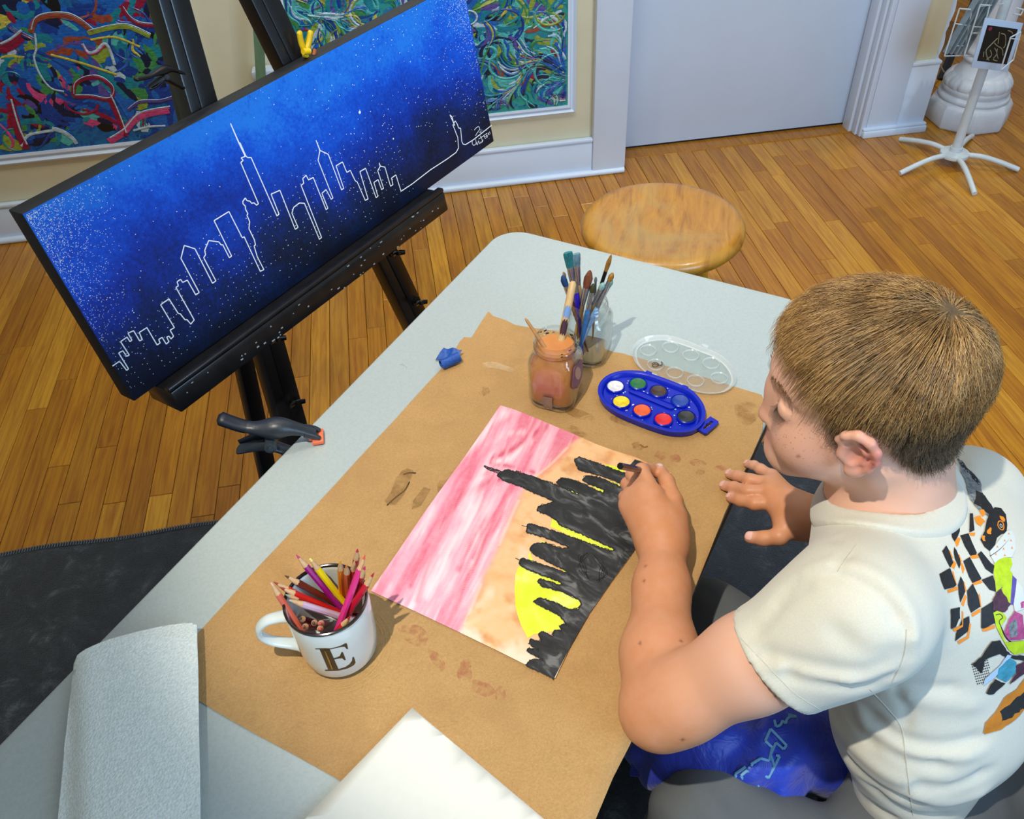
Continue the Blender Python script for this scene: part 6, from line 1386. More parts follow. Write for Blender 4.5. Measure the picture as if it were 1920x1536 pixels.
# finger nails
M_nail = mat('nail', '#e3b3a6', 0.25, coat=0.4)
for pr, _ in tips:
    d = pr.b - pr.a; d /= np.linalg.norm(d); up_ = np.array([0, 0, 1.0]) if _ == 0 else CAM - pr.b; up_ = (CAM - pr.b) * .6 / np.linalg.norm(CAM - pr.b) + np.array([0, 0, .8]); up_ -= d * (up_ @ d); up_ /= np.linalg.norm(up_); sd2 = np.cross(d, up_)
    rr_ = pr.rb * 1.0; m_ = MB(); vs = []
    for i in range(6):
        for j in range(7):
            a = (-.75 + 1.5 * j / 6) * (1 - .35 * (abs(i - 2.5) / 2.5) ** 4); x = -.0048 + .0092 * i / 5; ex = max(0, x) ** 2 / (2 * rr_) * 1.2
            vs.append(pr.b + d * x + (up_ * math.cos(a) + sd2 * math.sin(a)) * (rr_ + .0005 - ex))
    m_.add(vs, [(i * 7 + j, i * 7 + j + 1, (i + 1) * 7 + j + 1, (i + 1) * 7 + j) for i in range(5) for j in range(6)]); obj('nail', m_, M_nail, boy)

# pencil in the hand
pencil('dark plum pencil held in the left hand of the person drawing', P(1253, 893, WZ + .0012), P(1163, 874, 0.868), '24121e', '141416', 0.0042, 'pencil held in the hand')
m_ = MB(); a = P(1163, 874, .868); b_ = P(1253, 893, WZ); d = (b_ - a) / np.linalg.norm(b_ - a); m_.tube([a - d * .0004, a + d * .0006], .0034, 14)
hand_pencil = [o for o in bpy.data.objects if o.name.startswith('colored_pencil') and o.get('group') == 'pencil held in the hand' and o.parent is None][-1]; del hand_pencil['group']
obj('end_cap', m_, mat('gloss_black', '#0a0608', 0.1, coat=0.8), hand_pencil)
# ------------------------------------------------------------------ T-shirt
M_shirt = NT('shirt_cotton'); v = M_shirt.coord('Object'); n1 = M_shirt.noise(v, 700, 3, 0.7)
M_shirt.set('Base Color', M_shirt.ramp(n1, [(0.3, lin('#c6c4b6')), (0.7, lin('#d0cec0'))])); M_shirt.set('Roughness', 0.85); M_shirt.set('Sheen Weight', 0.15); M_shirt.bump(n1, 0.2, 0.0006); M_shirt = M_shirt.m
fac = np.cross(np.array([0, 0, 1.0]), sd_); fac /= np.linalg.norm(fac)
if fac[0] > 0: fac = -fac
up_t = (CHEST - HIP) / np.linalg.norm(CHEST - HIP)
nd = (hp(-.02, 0, -.02) - NB); nd /= np.linalg.norm(nd)
LD = (LE - SL) / np.linalg.norm(LE - SL); LLn = np.linalg.norm(LE - SL); HEML = PD(1478, 1264, 0.80); ldc = np.array([LD @ CX, LD @ CY, LD @ FW]); mg_ = math.hypot(ldc[0], ldc[1]); HN = CX * (-.70 * mg_) + CY * (-.71 * mg_) + FW * ldc[2]
RDd = (RE - SR) / np.linalg.norm(RE - SR); HEMR = SR + RDd * 0.085
o_ = sd_ * 0.062
yk = NB - nd * 0.034
shirt_p = [Rc(SL, SL + sd_ * .11, .052, .054, .03), Rc(SR, SR - sd_ * .11, .044, .054, .03), Rc(yk + sd_ * .008, CHEST, .054, .082, .04), Rc(yk + sd_ * .02, SR, .050, .042, .04), Rc(yk - sd_ * .012, SL, .046, .046, .04),
           Rc(CHEST - o_, WAIST - o_ * .9, .078, .070, .04), Rc(CHEST + o_, WAIST + o_ * .9, .082, .074, .04), Rc(WAIST - o_ * .9, HIP - o_ * .35, .070, .058, .04), Rc(WAIST + o_ * .9, HIP + o_ * .35, .074, .058, .04),
           Rc(CHEST - fac * .03, WAIST - fac * .025, .080, .076, .04), Rc(SR, HEMR + RDd * .01, .046, .045, .03),
           Rc(SL - CY * .004, SL + LD * .03 - CY * .006, .058, .056, .028),
           Fn(lambda p: -((p - HEMR) @ RDd), HEMR + RDd * .045, .070, .003),
           Rc(NB + nd * .004, HC, .0535, .066, .004, 'sub')]
sleeve_p = [Rc(SL - CY * .006, SL + LD * LLn * .56 - CY * .010, .057, .0565, .028), Fn(lambda p: -((p - HEML) @ HN), SL + LD * LLn * .5, .16, .003), Rc(SL + LD * LLn * .36 - CY * .005, LE - CY * .003, .0480, .0480, .003, 'sub')]
SG = [(shirt_p, .01), (sleeve_p, .022)]
cone = Rc(NB + nd * .004, HC, .0535, .066, .004, 'sub')
collar_p = [Rc(q_.a, q_.b, q_.ra + .0042, q_.rb + .0042, q_.k) for q_ in shirt_p if isinstance(q_, Rc) and q_.op == 'add'] + [Fn(lambda p: -(cone(p) - .0200), NB, .3, .003), Fn(lambda p: cone(p) + .0012, NB, .3, .003)]
def hull_bvh(v, f): return BVHTree.FromPolygons([tuple(q_) for q_ in v], [tuple(int(i) for i in q_) for q_ in f])
v0, f0 = surface(SG, 0.006)
b0 = hull_bvh(v0, f0)
def hit(u, v_, bvh=None):
    d = ray(u, v_); h_, n_, _, _ = (bvh or b0).ray_cast(V(CAM), V(d).normalized()); return None if h_ is None else np.array(h_)
# folds read from the photograph: (pixel path, depth, width) ridges negative, grooves positive
folds = [([(1372, 1215), (1420, 1180), (1480, 1120), (1515, 1092)], .0035, .007), ([(1440, 1150), (1500, 1085), (1560, 1075), (1640, 1110), (1690, 1170)], .0050, .0055), ([(1490, 1095), (1560, 1058), (1650, 1085), (1705, 1150), (1708, 1210)], -.0040, .008),
         ([(1420, 1225), (1500, 1245), (1600, 1262), (1680, 1245)], .0040, .008), ([(1460, 1262), (1540, 1283), (1620, 1290), (1680, 1270)], .0045, .007), ([(1440, 1245), (1520, 1268), (1610, 1276)], -.0035, .008), ([(1560, 1180), (1630, 1230), (1690, 1225)], .0025, .010),
         ([(1700, 1170), (1700, 1230), (1680, 1290), (1700, 1330), (1695, 1370)], .0030, .005), ([(1640, 1290), (1720, 1288), (1800, 1292)], .0030, .007), ([(1690, 1300), (1760, 1320), (1840, 1322)], -.0025, .010),
         ([(1575, 1320), (1620, 1370), (1690, 1420), (1780, 1440)], .0055, .008), ([(1560, 1345), (1600, 1400), (1660, 1450), (1720, 1475)], -.0045, .009), ([(1548, 1350), (1585, 1420), (1650, 1480), (1720, 1505)], .0055, .008), ([(1620, 1330), (1680, 1380), (1760, 1400), (1850, 1385)], .0050, .008),
         ([(1600, 1345), (1660, 1400), (1740, 1422), (1840, 1410)], -.0040, .009), ([(1700, 1470), (1780, 1480), (1860, 1445)], .0055, .008), ([(1560, 1440), (1620, 1500), (1680, 1540)], .0050, .008), ([(1690, 1490), (1780, 1505), (1850, 1480)], -.0035, .009), ([(1620, 1470), (1700, 1525), (1780, 1532)], .0045, .008),
         ([(1590, 1310), (1600, 1360), (1640, 1400)], .0035, .006), ([(1560, 1000), (1590, 1035), (1570, 1060)], .0020, .007), ([(1700, 1000), (1760, 975), (1800, 960)], .0025, .010), ([(1720, 1030), (1780, 1050), (1800, 1100)], .0018, .014), ([(1790, 850), (1815, 900), (1820, 960)], .0035, .008), ([(1775, 870), (1795, 920), (1790, 960)], -.003, .008),
         ([(1604, 1035), (1575, 1062), (1570, 1075)], .0015, .002), ([(1380, 1205), (1450, 1270), (1520, 1330)], .0007, .0025)]
fseg = []
for px, dep, wd in folds:
    pp = [hit(*q_) for q_ in catmull([np.array(q_, float) for q_ in px], 3)]; pp = [q_ for q_ in pp if q_ is not None]
    for i, (a, b_) in enumerate(zip(pp[:-1], pp[1:])):
        if np.linalg.norm(b_ - a) < .06: fseg.append((a, b_, dep * (0.5 if i in (0, len(pp) - 2) else 1), wd))
def fold_disp(p):
    c = p.mean(0); R = np.linalg.norm(p - c, axis=1).max(); g_ = {}; out = np.zeros(len(p))
    for a, b_, dep, wd in fseg:
        if np.linalg.norm((a + b_) / 2 - c) > R + .03 + 2.5 * wd: continue
        d = seg_d(p, a, b_, 0, 0); e = dep * np.exp(-(d / wd) ** 2); k = (dep, wd)
        g_[k] = np.where(np.abs(e) > np.abs(g_.get(k, 0)), e, g_.get(k, np.zeros(len(p))))
    for e in g_.values(): out += e
    return out
sv, sf = surface(SG, 0.0036, fold_disp)
sv = relax(sv, sf, 1, 0.4)
shirt = surf_obj('tshirt', sv, sf, M_shirt, boy)
cv_, cf_ = surface([(collar_p, .004)], 0.0026, None, 14, (NB, .12)); surf_obj('collar', relax(cv_, cf_, 1), cf_, M_shirt, shirt)
# stitching lines
SB = hull_bvh(sv, sf)
def on_shirt(path, r, name, m, n=6, up=.0006):
    pts = []
    for q_ in catmull([np.array(z_, float) for z_ in path], n):
        h_ = hit(q_[0], q_[1], SB)
        if h_ is not None: pts.append(h_ + (CAM - h_) / np.linalg.norm(CAM - h_) * up)
    pts = [p for i, p in enumerate(pts) if i == 0 or np.linalg.norm(p - pts[i - 1]) < .03]
    if len(pts) > 2:
        m_ = MB(); m_.tube(pts, r, 5); return obj(name, m_, m, shirt)
M_seam = mat('seam_thread', '#bdbbae', 0.9)
on_shirt([(1388, 1196), (1440, 1250), (1490, 1300), (1540, 1332)], .0004, 'hem_stitch', M_seam, 6, .0002)
on_shirt([(1700, 1180), (1694, 1230), (1672, 1280)], .0004, 'seam', M_seam, 6, .0002)
on_shirt([(1630, 1292), (1665, 1330), (1690, 1365), (1698, 1420), (1706, 1490), (1712, 1530)], .0005, 'seam', M_seam, 6, .0002)
on_shirt([(1606, 1020), (1585, 1048), (1570, 1072)], .0004, 'seam', M_seam, 6, .0002)

# printed design on the back of the shirt
def decal(name, px, m, up=0.0007, step=0.006, jag=0):
    r_ = random.Random(len(px) * 7 + int(px[0][0]))
    if jag:
        q2 = []
        for a, b_ in zip(px, px[1:] + px[:1]):
            for k in range(3): f = k / 3; q2.append((a[0] + (b_[0] - a[0]) * f + r_.uniform(-jag, jag), a[1] + (b_[1] - a[1]) * f + r_.uniform(-jag, jag)))
        px = q2
    try: bm = grid_poly([(q_[0] * 0.001, q_[1] * 0.001, 0) for q_ in px], step, 0)
    except Exception: return None
    bad = []
    for v_ in bm.verts:
        d = ray(v_.co.x * 1000, v_.co.y * 1000); h_, nr, _, _ = SB.ray_cast(V(CAM), V(d).normalized())
        if h_ is None: bad.append(v_); continue
        if nr.dot(V(d)) > 0: nr = -nr
        v_.co = h_ + nr * up
    bmesh.ops.delete(bm, geom=bad, context='VERTS')
    big = [f_ for f_ in bm.faces if max(e.calc_length() for e in f_.edges) > 0.03]
    if big: bmesh.ops.delete(bm, geom=big, context='FACES')
    if len(bm.faces) == 0: bm.free(); return None
    return poly_obj(name, bm, m, shirt)
zs = lambda q_: (1500 + q_[0] / 3.071, 800 + q_[1] / 3.071)
zq = lambda q_: (1720 + q_[0] / 5.12, 860 + q_[1] / 5.12)
M_pb = mat('print_black', '#1a1b1d', 0.7, var=0.5, scale=220); M_po = mat('print_orange', '#e8891a', 0.7); M_pl = mat('print_lime', '#b4cf10', 0.7, var=0.2, scale=120); M_pv = mat('print_violet', '#54469a', 0.7, var=0.3, scale=160)
M_pm = mat('print_maroon', '#4a2238', 0.7, var=0.5, scale=240); M_pp = mat('print_pink', '#b3487e', 0.7, var=0.4, scale=200); M_pt = mat('print_teal', '#3c93ac', 0.7, var=0.3, scale=160); M_pg = mat('print_grey', '#7b8286', 0.7, var=0.6, scale=260); M_pw2 = mat('print_white', '#cfd2cc', 0.75)
k = 0
def D_(zf, pts, m, name='print_patch', jag=0.0):
    global k; k += 1; return decal(name, [zf(q_) for q_ in pts], m, 0.0003 + 0.000012 * k, 0.0045, jag)
orange = [[(355, 790), (400, 755), (412, 775), (392, 830), (375, 850)], [(490, 715), (555, 712), (548, 745), (510, 742)], [(505, 935), (575, 920), (588, 955), (520, 965)], [(318, 1040), (345, 975), (372, 1010), (352, 1062)], [(525, 1190), (600, 1165), (628, 1190), (560, 1212), (540, 1216)], [(285, 1262), (375, 1228), (385, 1262), (290, 1292)],
          [(410, 1010), (428, 1000), (452, 1060), (436, 1110)], [(418, 1400), (455, 1300), (470, 1330), (440, 1420)], [(515, 1490), (600, 1440), (606, 1470), (525, 1520)], [(390, 925), (400, 920), (425, 985), (415, 1000)], [(300, 880), (312, 885), (345, 960), (335, 965)], [(330, 1080), (342, 1085), (375, 1210), (362, 1215)], [(585, 1300), (597, 1300), (612, 1420), (600, 1430)], [(440, 1180), (452, 1190), (470, 1275), (458, 1280)]]
for pl in orange: D_(zq, pl, M_po, 'print_orange_edge')
black = [[(322, 700), (345, 650), (408, 600), (405, 700), (385, 750), (355, 800), (330, 760)], [(235, 890), (275, 835), (300, 880), (342, 1000), (310, 1048), (265, 960)], [(207, 1110), (310, 1050), (340, 1130), (372, 1215), (345, 1235), (257, 1258), (225, 1180)], [(350, 850), (372, 880), (405, 960), (412, 1005), (400, 1060), (355, 960), (345, 900)],
         [(408, 740), (488, 718), (520, 800), (568, 905), (560, 925), (505, 932), (450, 840)], [(437, 985), (500, 945), (550, 1040), (612, 1150), (600, 1165), (525, 1195), (490, 1130)], [(385, 1215), (412, 1130), (440, 1180), (455, 1280), (408, 1385), (392, 1300)], [(472, 1270), (528, 1200), (580, 1310), (602, 1420), (510, 1480), (480, 1400)],
         [(575, 920), (610, 890), (700, 1000), (735, 1030), (720, 1110), (650, 1060)], [(612, 1165), (720, 1120), (740, 1180), (750, 1280), (690, 1260)], [(607, 1440), (700, 1385), (735, 1480), (740, 1536), (620, 1536)], [(312, 1455), (400, 1425), (405, 1536), (318, 1536)], [(500, 530), (530, 530), (545, 690), (495, 712)]]
for pl in black: D_(zq, pl, M_pb, 'print_black_check')
for pl in [[(865, 1050), (918, 1040), (915, 1100), (895, 1150), (865, 1165)], [(930, 1110), (972, 1090), (975, 1150), (960, 1180), (890, 1235), (895, 1190)], [(1040, 1050), (1100, 1010), (1118, 1130), (1060, 1160), (1040, 1160)], [(1100, 1010), (1118, 990), (1130, 1060), (1120, 1140)]]: D_(zs, pl, M_pb, 'print_black_check')
for pl in [[(905, 1235), (960, 1205), (972, 1130), (982, 1135), (970, 1215), (910, 1252)], [(1045, 1165), (1118, 1140), (1120, 1158), (1065, 1178), (1050, 1178)], [(875, 1165), (930, 1140), (930, 1060), (938, 1070), (935, 1150), (885, 1180)]]: D_(zs, pl, M_po, 'print_orange_edge')
# rider figure: helmet plume, helmet, jacket, glove and leg
D_(zq, [(380, 0), (420, 20), (520, 130), (600, 210), (620, 320), (700, 450), (740, 520), (680, 560), (560, 480), (510, 400), (480, 300), (430, 160), (400, 60)], M_pg, 'print_plume', 1.6)
D_(zq, [(390, 0), (430, 40), (560, 180), (600, 240), (590, 260), (500, 160), (430, 100)], M_pb, 'print_plume', 1.4)
D_(zq, [(560, 300), (640, 360), (730, 500), (690, 560), (600, 470), (540, 440)], M_pb, 'print_plume', 2.0)
D_(zq, [(690, 520), (740, 470), (800, 480), (845, 540), (858, 640), (850, 710), (800, 730), (760, 760), (740, 830), (690, 890), (640, 850), (600, 780), (640, 700), (660, 600)], M_pb, 'print_helmet')
for pl in [[(660, 700), (690, 660), (712, 670), (700, 730), (668, 730)], [(785, 550), (820, 560), (838, 600), (820, 610), (790, 580)], [(540, 570), (600, 550), (640, 610), (600, 660), (560, 620)], [(590, 500), (630, 490), (650, 540), (620, 560)], [(610, 740), (640, 750), (650, 800), (620, 790)]]: D_(zq, pl, M_po, 'print_orange_patch', 1.0)
on = lambda path, r, m: on_shirt([zq(q_) for q_ in path], r, 'print_outline', m, 5, .0009)
on([(770, 640), (775, 610), (795, 600), (820, 620), (828, 660), (820, 685), (795, 680), (775, 655), (770, 640)], .0007, M_po)
on([(790, 645), (795, 630), (808, 640), (812, 660), (800, 662), (790, 645)], .0005, M_pw2)
D_(zq, [(700, 940), (690, 890), (745, 830), (800, 760), (850, 700), (900, 690), (930, 760), (935, 880), (900, 950), (840, 950), (760, 990), (740, 1010)], M_pw2, 'print_sleeve')
for x, y in ((870, 725), (830, 790), (890, 790), (760, 850), (820, 870), (900, 860), (745, 920), (830, 930)): D_(zq, [(x, y - 14), (x + 14, y + 12), (x, y + 4), (x - 10, y + 14)], M_po, 'print_arrow')
on([(700, 935), (780, 880), (850, 810), (905, 740), (900, 700)], .0004, M_pb)
D_(zq, [(735, 1010), (770, 975), (830, 950), (890, 955), (905, 1010), (880, 1070), (910, 1110), (900, 1200), (880, 1390), (830, 1330), (800, 1290), (810, 1230), (750, 1280), (740, 1180), (725, 1080)], M_pl, 'print_glove')
D_(zq, [(905, 1120), (945, 1160), (930, 1300), (920, 1400), (890, 1400), (895, 1250)], M_pv, 'print_stripe')
D_(zq, [(945, 1180), (1000, 1240), (1020, 1340), (1020, 1440), (930, 1470), (915, 1400), (930, 1300)], M_pw2, 'print_side')
D_(zq, [(980, 1380), (1015, 1370), (1015, 1430), (985, 1440)], M_pp, 'print_spot', 1)
D_(zq, [(745, 1290), (800, 1250), (870, 1370), (885, 1400), (840, 1470), (780, 1480), (720, 1440), (720, 1350)], M_pm, 'print_maroon_patch', 1.2)
D_(zs, [(1108, 1070), (1130, 1060), (1165, 1070), (1185, 1100), (1150, 1150), (1180, 1240), (1290, 1230), (1290, 1300), (1230, 1310), (1195, 1280), (1150, 1200), (1125, 1150)], M_pl, 'print_glove')
on_shirt([zs(q_) for q_ in [(1125, 1085), (1150, 1080), (1165, 1100), (1145, 1120), (1160, 1160), (1190, 1220), (1230, 1250)]], .0006, 'print_outline', M_pb, 5, .0010)
for xx in range(4): on_shirt([zs(q_) for q_ in [(1210 + 20 * xx, 1255), (1225 + 20 * xx, 1275), (1215 + 20 * xx, 1300)]], .0005, 'print_outline', M_pb, 5, .0010)
D_(zs, [(1190, 1130), (1230, 1060), (1280, 1080), (1290, 1220), (1200, 1230), (1170, 1180)], M_pp, 'print_folds', 1.2)
D_(zs, [(1200, 1140), (1240, 1100), (1250, 1200), (1205, 1215)], M_pg, 'print_folds', 1.5)
D_(zs, [(1105, 1230), (1150, 1230), (1190, 1290), (1220, 1310), (1290, 1320), (1290, 1350), (1200, 1330), (1150, 1310), (1060, 1340), (1045, 1420), (1000, 1380), (990, 1365), (1040, 1320)], M_pb, 'print_shadow', 1.6)
D_(zs, [(1190, 1310), (1215, 1315), (1120, 1440), (1050, 1490), (1060, 1450), (1150, 1370)], mat('print_light_blue', '#a9c4dc', 0.7), 'print_sash')
D_(zs, [(1140, 1390), (1200, 1330), (1240, 1350), (1235, 1420), (1180, 1470), (1130, 1440)], M_pt, 'print_teal_patch', 1)
D_(zs, [(1235, 1370), (1290, 1350), (1290, 1420), (1200, 1480), (1240, 1420)], M_pm, 'print_folds', 1.4)
D_(zs, [(1080, 1500), (1120, 1450), (1150, 1470), (1180, 1475), (1110, 1536), (1070, 1536)], M_pb, 'print_shadow', 1.5)
m_ = MB()
for i in range(9):
    for j in range(9):
        u, v_ = zs((990 + 11 * i + 4 * j, 1370 + 14 * j - 3 * i)); h_ = hit(u, v_, SB)
        if h_ is not None and i < 9 - j * .3: nrm = (CAM - h_) / np.linalg.norm(CAM - h_); m_.tube([h_ + nrm * .0001, h_ + nrm * .0011], .0006, 6)
tag(obj('print_dots', m_, M_pb, shirt), kind='stuff')
z7 = lambda q_: (1400 + q_[0] / 3.692, 1150 + q_[1] / 3.692)
D_(z7, [(1920, 440), (1870, 520), (1780, 580), (1720, 680), (1650, 760), (1640, 830), (1750, 800), (1860, 730), (1920, 660)], mat('print_amber', '#c87a12', 0.7, var=0.2, scale=60), 'print_amber_patch', 1)
D_(z7, [(1920, 540), (1840, 600), (1750, 670), (1760, 750), (1800, 730), (1880, 680), (1920, 640)], M_pb, 'print_shadow', 2)

# ------------------------------------------------------------------ hair
WH = np.array([-.56, -.04, .76]); WH /= np.linalg.norm(WH)
CR0 = np.array([-.004, 0, .018])
def margin(q_):     # q_ head-local points, >0 inside the haired area (metres)
    az = np.degrees(np.arctan2(np.abs(q_[:, 1]), q_[:, 0] - .004))
    zl = np.interp(az, [0, 20, 40, 50, 58, 64, 70, 76, 84, 92, 100, 108, 116, 130, 150, 180], [.062, .062, .057, .045, .022, -.004, -.024, -.024, .000, .008, .002, -.022, -.040, -.058, -.072, -.076])
    return q_[:, 2] - zl
cran = [head[0], head[1]]
def cr_sd(p): return smin(smin(cran[0](p), cran[1](p), .03), np.minimum(neck[0](p), neck[1](p)), .03)
def cr_n(p):
    e = .002; g_ = np.stack([cr_sd(p + np.eye(3)[i] * e) - cr_sd(p - np.eye(3)[i] * e) for i in range(3)], 1); return g_ / (np.linalg.norm(g_, axis=1)[:, None] + 1e-9)
hr = np.random.default_rng(12)
def strands(n, lenf, seed, lift, jitter=.25, dens=None):
    r_ = np.random.default_rng(seed); d = r_.normal(size=(n * 3, 3)); d /= np.linalg.norm(d, axis=1)[:, None]
    q_ = CR0 + d * np.array([.095, .075, .085]); q_[:, 2] = np.where(d[:, 2] < -.3, q_[:, 2] * 1.0, q_[:, 2])
    p = HC + q_ @ HM
    for _ in range(4): p = p - cr_sd(p)[:, None] * cr_n(p)
    # below the cranium the nape follows the skin
    ql = (p - HC) @ HM.T; mg = margin(ql); ok = mg > 0
    p, ql, mg = p[ok][:n], ql[ok][:n], mg[ok][:n]
    rel = (ql - CR0); rel /= np.linalg.norm(rel, axis=1)[:, None]
    tang = rel - WH; sidew = np.abs(rel[:, 1]); lowf = np.clip((.082 - ql[:, 2]) / .045, 0, 1)
    dirl = tang / (np.linalg.norm(tang, axis=1)[:, None] + 1e-9)
    top = (1 - lowf)[:, None]
    sgn = np.sign(rel[:, 1])
    front = np.array([.85, .28, -.25])     # combed forward and to the left side
    down = np.stack([np.where(ql[:, 0] > -.02, .25, .05), 0 * sgn, -np.ones(len(ql))], 1)
    isf = np.clip((ql[:, 0] + .055) / .05, 0, 1)[:, None]
    dirl = (dirl * .7 + front * isf * .55) * top + down * (1 - top) * 1.0 + r_.normal(size=dirl.shape) * .10 * jitter
    dw = dirl @ HM; L = lenf(ql, rel) * np.clip(mg / .016 + .35, .35, 1) * r_.uniform(.75, 1.15, len(ql))
    NS = 8; pts = [p - cr_n(p) * .001]; cur = p; 
    for i in range(1, NS + 1):
        f = i / NS; nn = cr_n(cur); t_ = dw - nn * np.sum(dw * nn, axis=1)[:, None]; t_ /= (np.linalg.norm(t_, axis=1)[:, None] + 1e-9)
        cur = cur + t_ * (L / NS)[:, None]; h_ = lift * (1 - (1 - f) ** 2) * (0.55 + .9 * r_.random(len(ql)) * .5 + .25) * np.clip(mg / .02 + .3, .3, 1)
        nn = cr_n(cur); s_ = cr_sd(cur); fl = (f > .6)
        cur = cur - nn * (s_ - h_)[:, None]
        pts.append(cur.copy()); dw = dw * .92 + (np.array([0.10, 0, -.55]) @ HM) * .10
    return np.stack(pts, 1)
def strand_mesh(S, rad):
    n, k, _ = S.shape; d = np.gradient(S, axis=1); d /= np.linalg.norm(d, axis=2)[:, :, None] + 1e-9
    tow = CAM - HC; tow = np.array([.3, .2, .93]); a = np.cross(d, tow); a /= np.linalg.norm(a, axis=2)[:, :, None] + 1e-9; b_ = np.cross(a, d)
    rr_ = rad * np.array([1, 1, 1, 1, .95, .9, .75, .5, .12][:k])[None, :, None]
    rings = [S + a * rr_, S - a * rr_ * .5 + b_ * rr_ * .87, S - a * rr_ * .5 - b_ * rr_ * .87]
    vtx = np.stack(rings, 2).reshape(-1, 3); base_ = (np.arange(n)[:, None] * k + np.arange(k - 1)[None, :]) * 3; f = []
    for q_ in range(3): w_ = (q_ + 1) % 3; f.append(np.stack([base_ + q_, base_ + w_, base_ + 3 + w_, base_ + 3 + q_], -1).reshape(-1, 4))
    return vtx, np.concatenate(f)
def lf(ql, rel): return np.where(ql[:, 2] > .055, .046, np.interp(ql[:, 2], [-.07, 0, .055], [.012, .020, .034])) + np.clip(ql[:, 0] - .03, 0, .06) * .10 * (ql[:, 2] > .03)
M_hair = NT('hair'); ge = M_hair.n('ShaderNodeNewGeometry'); v = M_hair.coord('Object'); nz = M_hair.noise(v, 45, 3, 0.6)
mx = M_hair.n('ShaderNodeMath', operation='MULTIPLY_ADD'); M_hair.link(ge.outputs['Random Per Island'], mx.inputs[0]); mx.inputs[1].default_value = 0.6; M_hair.link(nz, mx.inputs[2])
sa = M_hair.n('ShaderNodeVertexColor'); sa.layer_name = 'side'  # edge of the lit crown painted in: lower strands get a shaded colour
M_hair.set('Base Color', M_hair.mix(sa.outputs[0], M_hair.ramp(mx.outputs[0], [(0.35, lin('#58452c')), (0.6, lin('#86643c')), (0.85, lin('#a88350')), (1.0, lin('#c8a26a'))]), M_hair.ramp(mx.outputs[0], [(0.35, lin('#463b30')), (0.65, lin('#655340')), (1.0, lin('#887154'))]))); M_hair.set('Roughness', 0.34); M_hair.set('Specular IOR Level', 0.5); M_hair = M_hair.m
M_hcap = mat('hair_underlayer', '#6a5538', 0.7, var=0.4, scale=90, bump=0.5, bscale=500)
# under-layer lifted off the scalp
ql = (bv_ - HC) @ HM.T; nearh = (np.linalg.norm(ql, axis=1) < .14) & (ql[:, 2] > -.075) & (ql[:, 0] < .09); mgv = np.where(nearh, margin(ql), -1)
csd = cr_sd(bv_); mgv[csd > .006] = -1
fm = (mgv[bf_] > 0.004).all(1); ff = bf_[fm]; ids = np.unique(ff); remap = -np.ones(len(bv_), int); remap[ids] = np.arange(len(ids))
nrm_ = cr_n(bv_[ids]); hv = bv_[ids] + nrm_ * (.0018 * np.clip(mgv[ids] / .02, .1, 1))[:, None]
hair = surf_obj('hair', hv, remap[ff], M_hcap, boy)
S1 = strands(15000, lf, 5, .0085); S2 = strands(5000, lambda a, b_: lf(a, b_) * 1.2, 8, .0110, .7)
# the fringe: longer strands falling over the forehead
def fringe(n, seed):
    r_ = np.random.default_rng(seed); y = r_.uniform(-.052, .056, n); x0_ = np.sqrt(np.clip(1 - (y / .062) ** 2, .05, 1)) * .050 + .022
    q0 = np.stack([x0_, y, np.full(n, .066) + r_.normal(size=n) * .003], 1); p = HC + q0 @ HM; L = r_.uniform(.012, .024, n); pts = []
    for _ in range(3): p = p - (cr_sd(p) - .007)[:, None] * cr_n(p)
    dw = (np.array([.45, .10, -1.0]) + r_.normal(size=(n, 3)) * .10) @ HM; pts.append(p)
    for i in range(8):
        nn = cr_n(p); t_ = dw - nn * np.sum(dw * nn, axis=1)[:, None]; t_ /= np.linalg.norm(t_, axis=1)[:, None]; p = p + t_ * (L / 8)[:, None]
        nn = cr_n(p); p = p - nn * (cr_sd(p) - .0065 - .003 * (i / 8))[:, None]; pts.append(p.copy())
    return np.stack(pts, 1)
S3 = fringe(900, 3)
for S_, r_ in ((S1, .00024), (S2, .00020), (S3, .00026)):
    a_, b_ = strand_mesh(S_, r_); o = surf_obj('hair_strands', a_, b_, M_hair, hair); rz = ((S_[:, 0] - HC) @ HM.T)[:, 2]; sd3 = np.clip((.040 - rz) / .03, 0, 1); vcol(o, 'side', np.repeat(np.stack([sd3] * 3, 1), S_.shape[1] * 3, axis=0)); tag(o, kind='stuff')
# brows and lashes
M_lash = mat('lash', '#2a1c12', 0.6); M_brow = mat('brow', '#6b5034', 0.7)
bb_ = hull_bvh(bv_, bf_)
for s_, nm in ((1, 0), (-1, 1)):
    m_ = MB(); r_ = random.Random(2)
    for k_2 in range(70):
        f = r_.random(); q0 = hp(.110, s_ * (.012 + .032 * f), .012 + .004 * math.sin(f * 3) + r_.uniform(-.002, .002)); h_, n_, _, _ = bb_.ray_cast(V(q0), V(-hf))
        if h_ is None: continue
        a = np.array(h_) ; m_.tube([a, a + hl * s_ * .003 + hu * .001 + hf * .001, a + hl * s_ * .006 - hu * .0005 + hf * .0006], [.0002, .0002, .00008], 4)
    if m_.f: obj('eyebrow', m_, M_brow, boy, fin=False)
    m_ = MB()
    for k_2 in range(30):
        f = k_2 / 29; q0 = hp(.115, s_ * (.021 + .022 * f), -.0125); h_, n_, _, _ = bb_.ray_cast(V(q0), V(-hf))
        if h_ is None: continue
        a = np.array(h_); m_.tube([a, a + hf * .004 - hu * .003 + hl * s_ * .001, a + hf * .0085 - hu * .0035 + hl * s_ * (.001 + .003 * f)], [.00028, .0002, .00006], 4)
    if m_.f: obj('eyelashes', m_, M_lash, boy, fin=False)

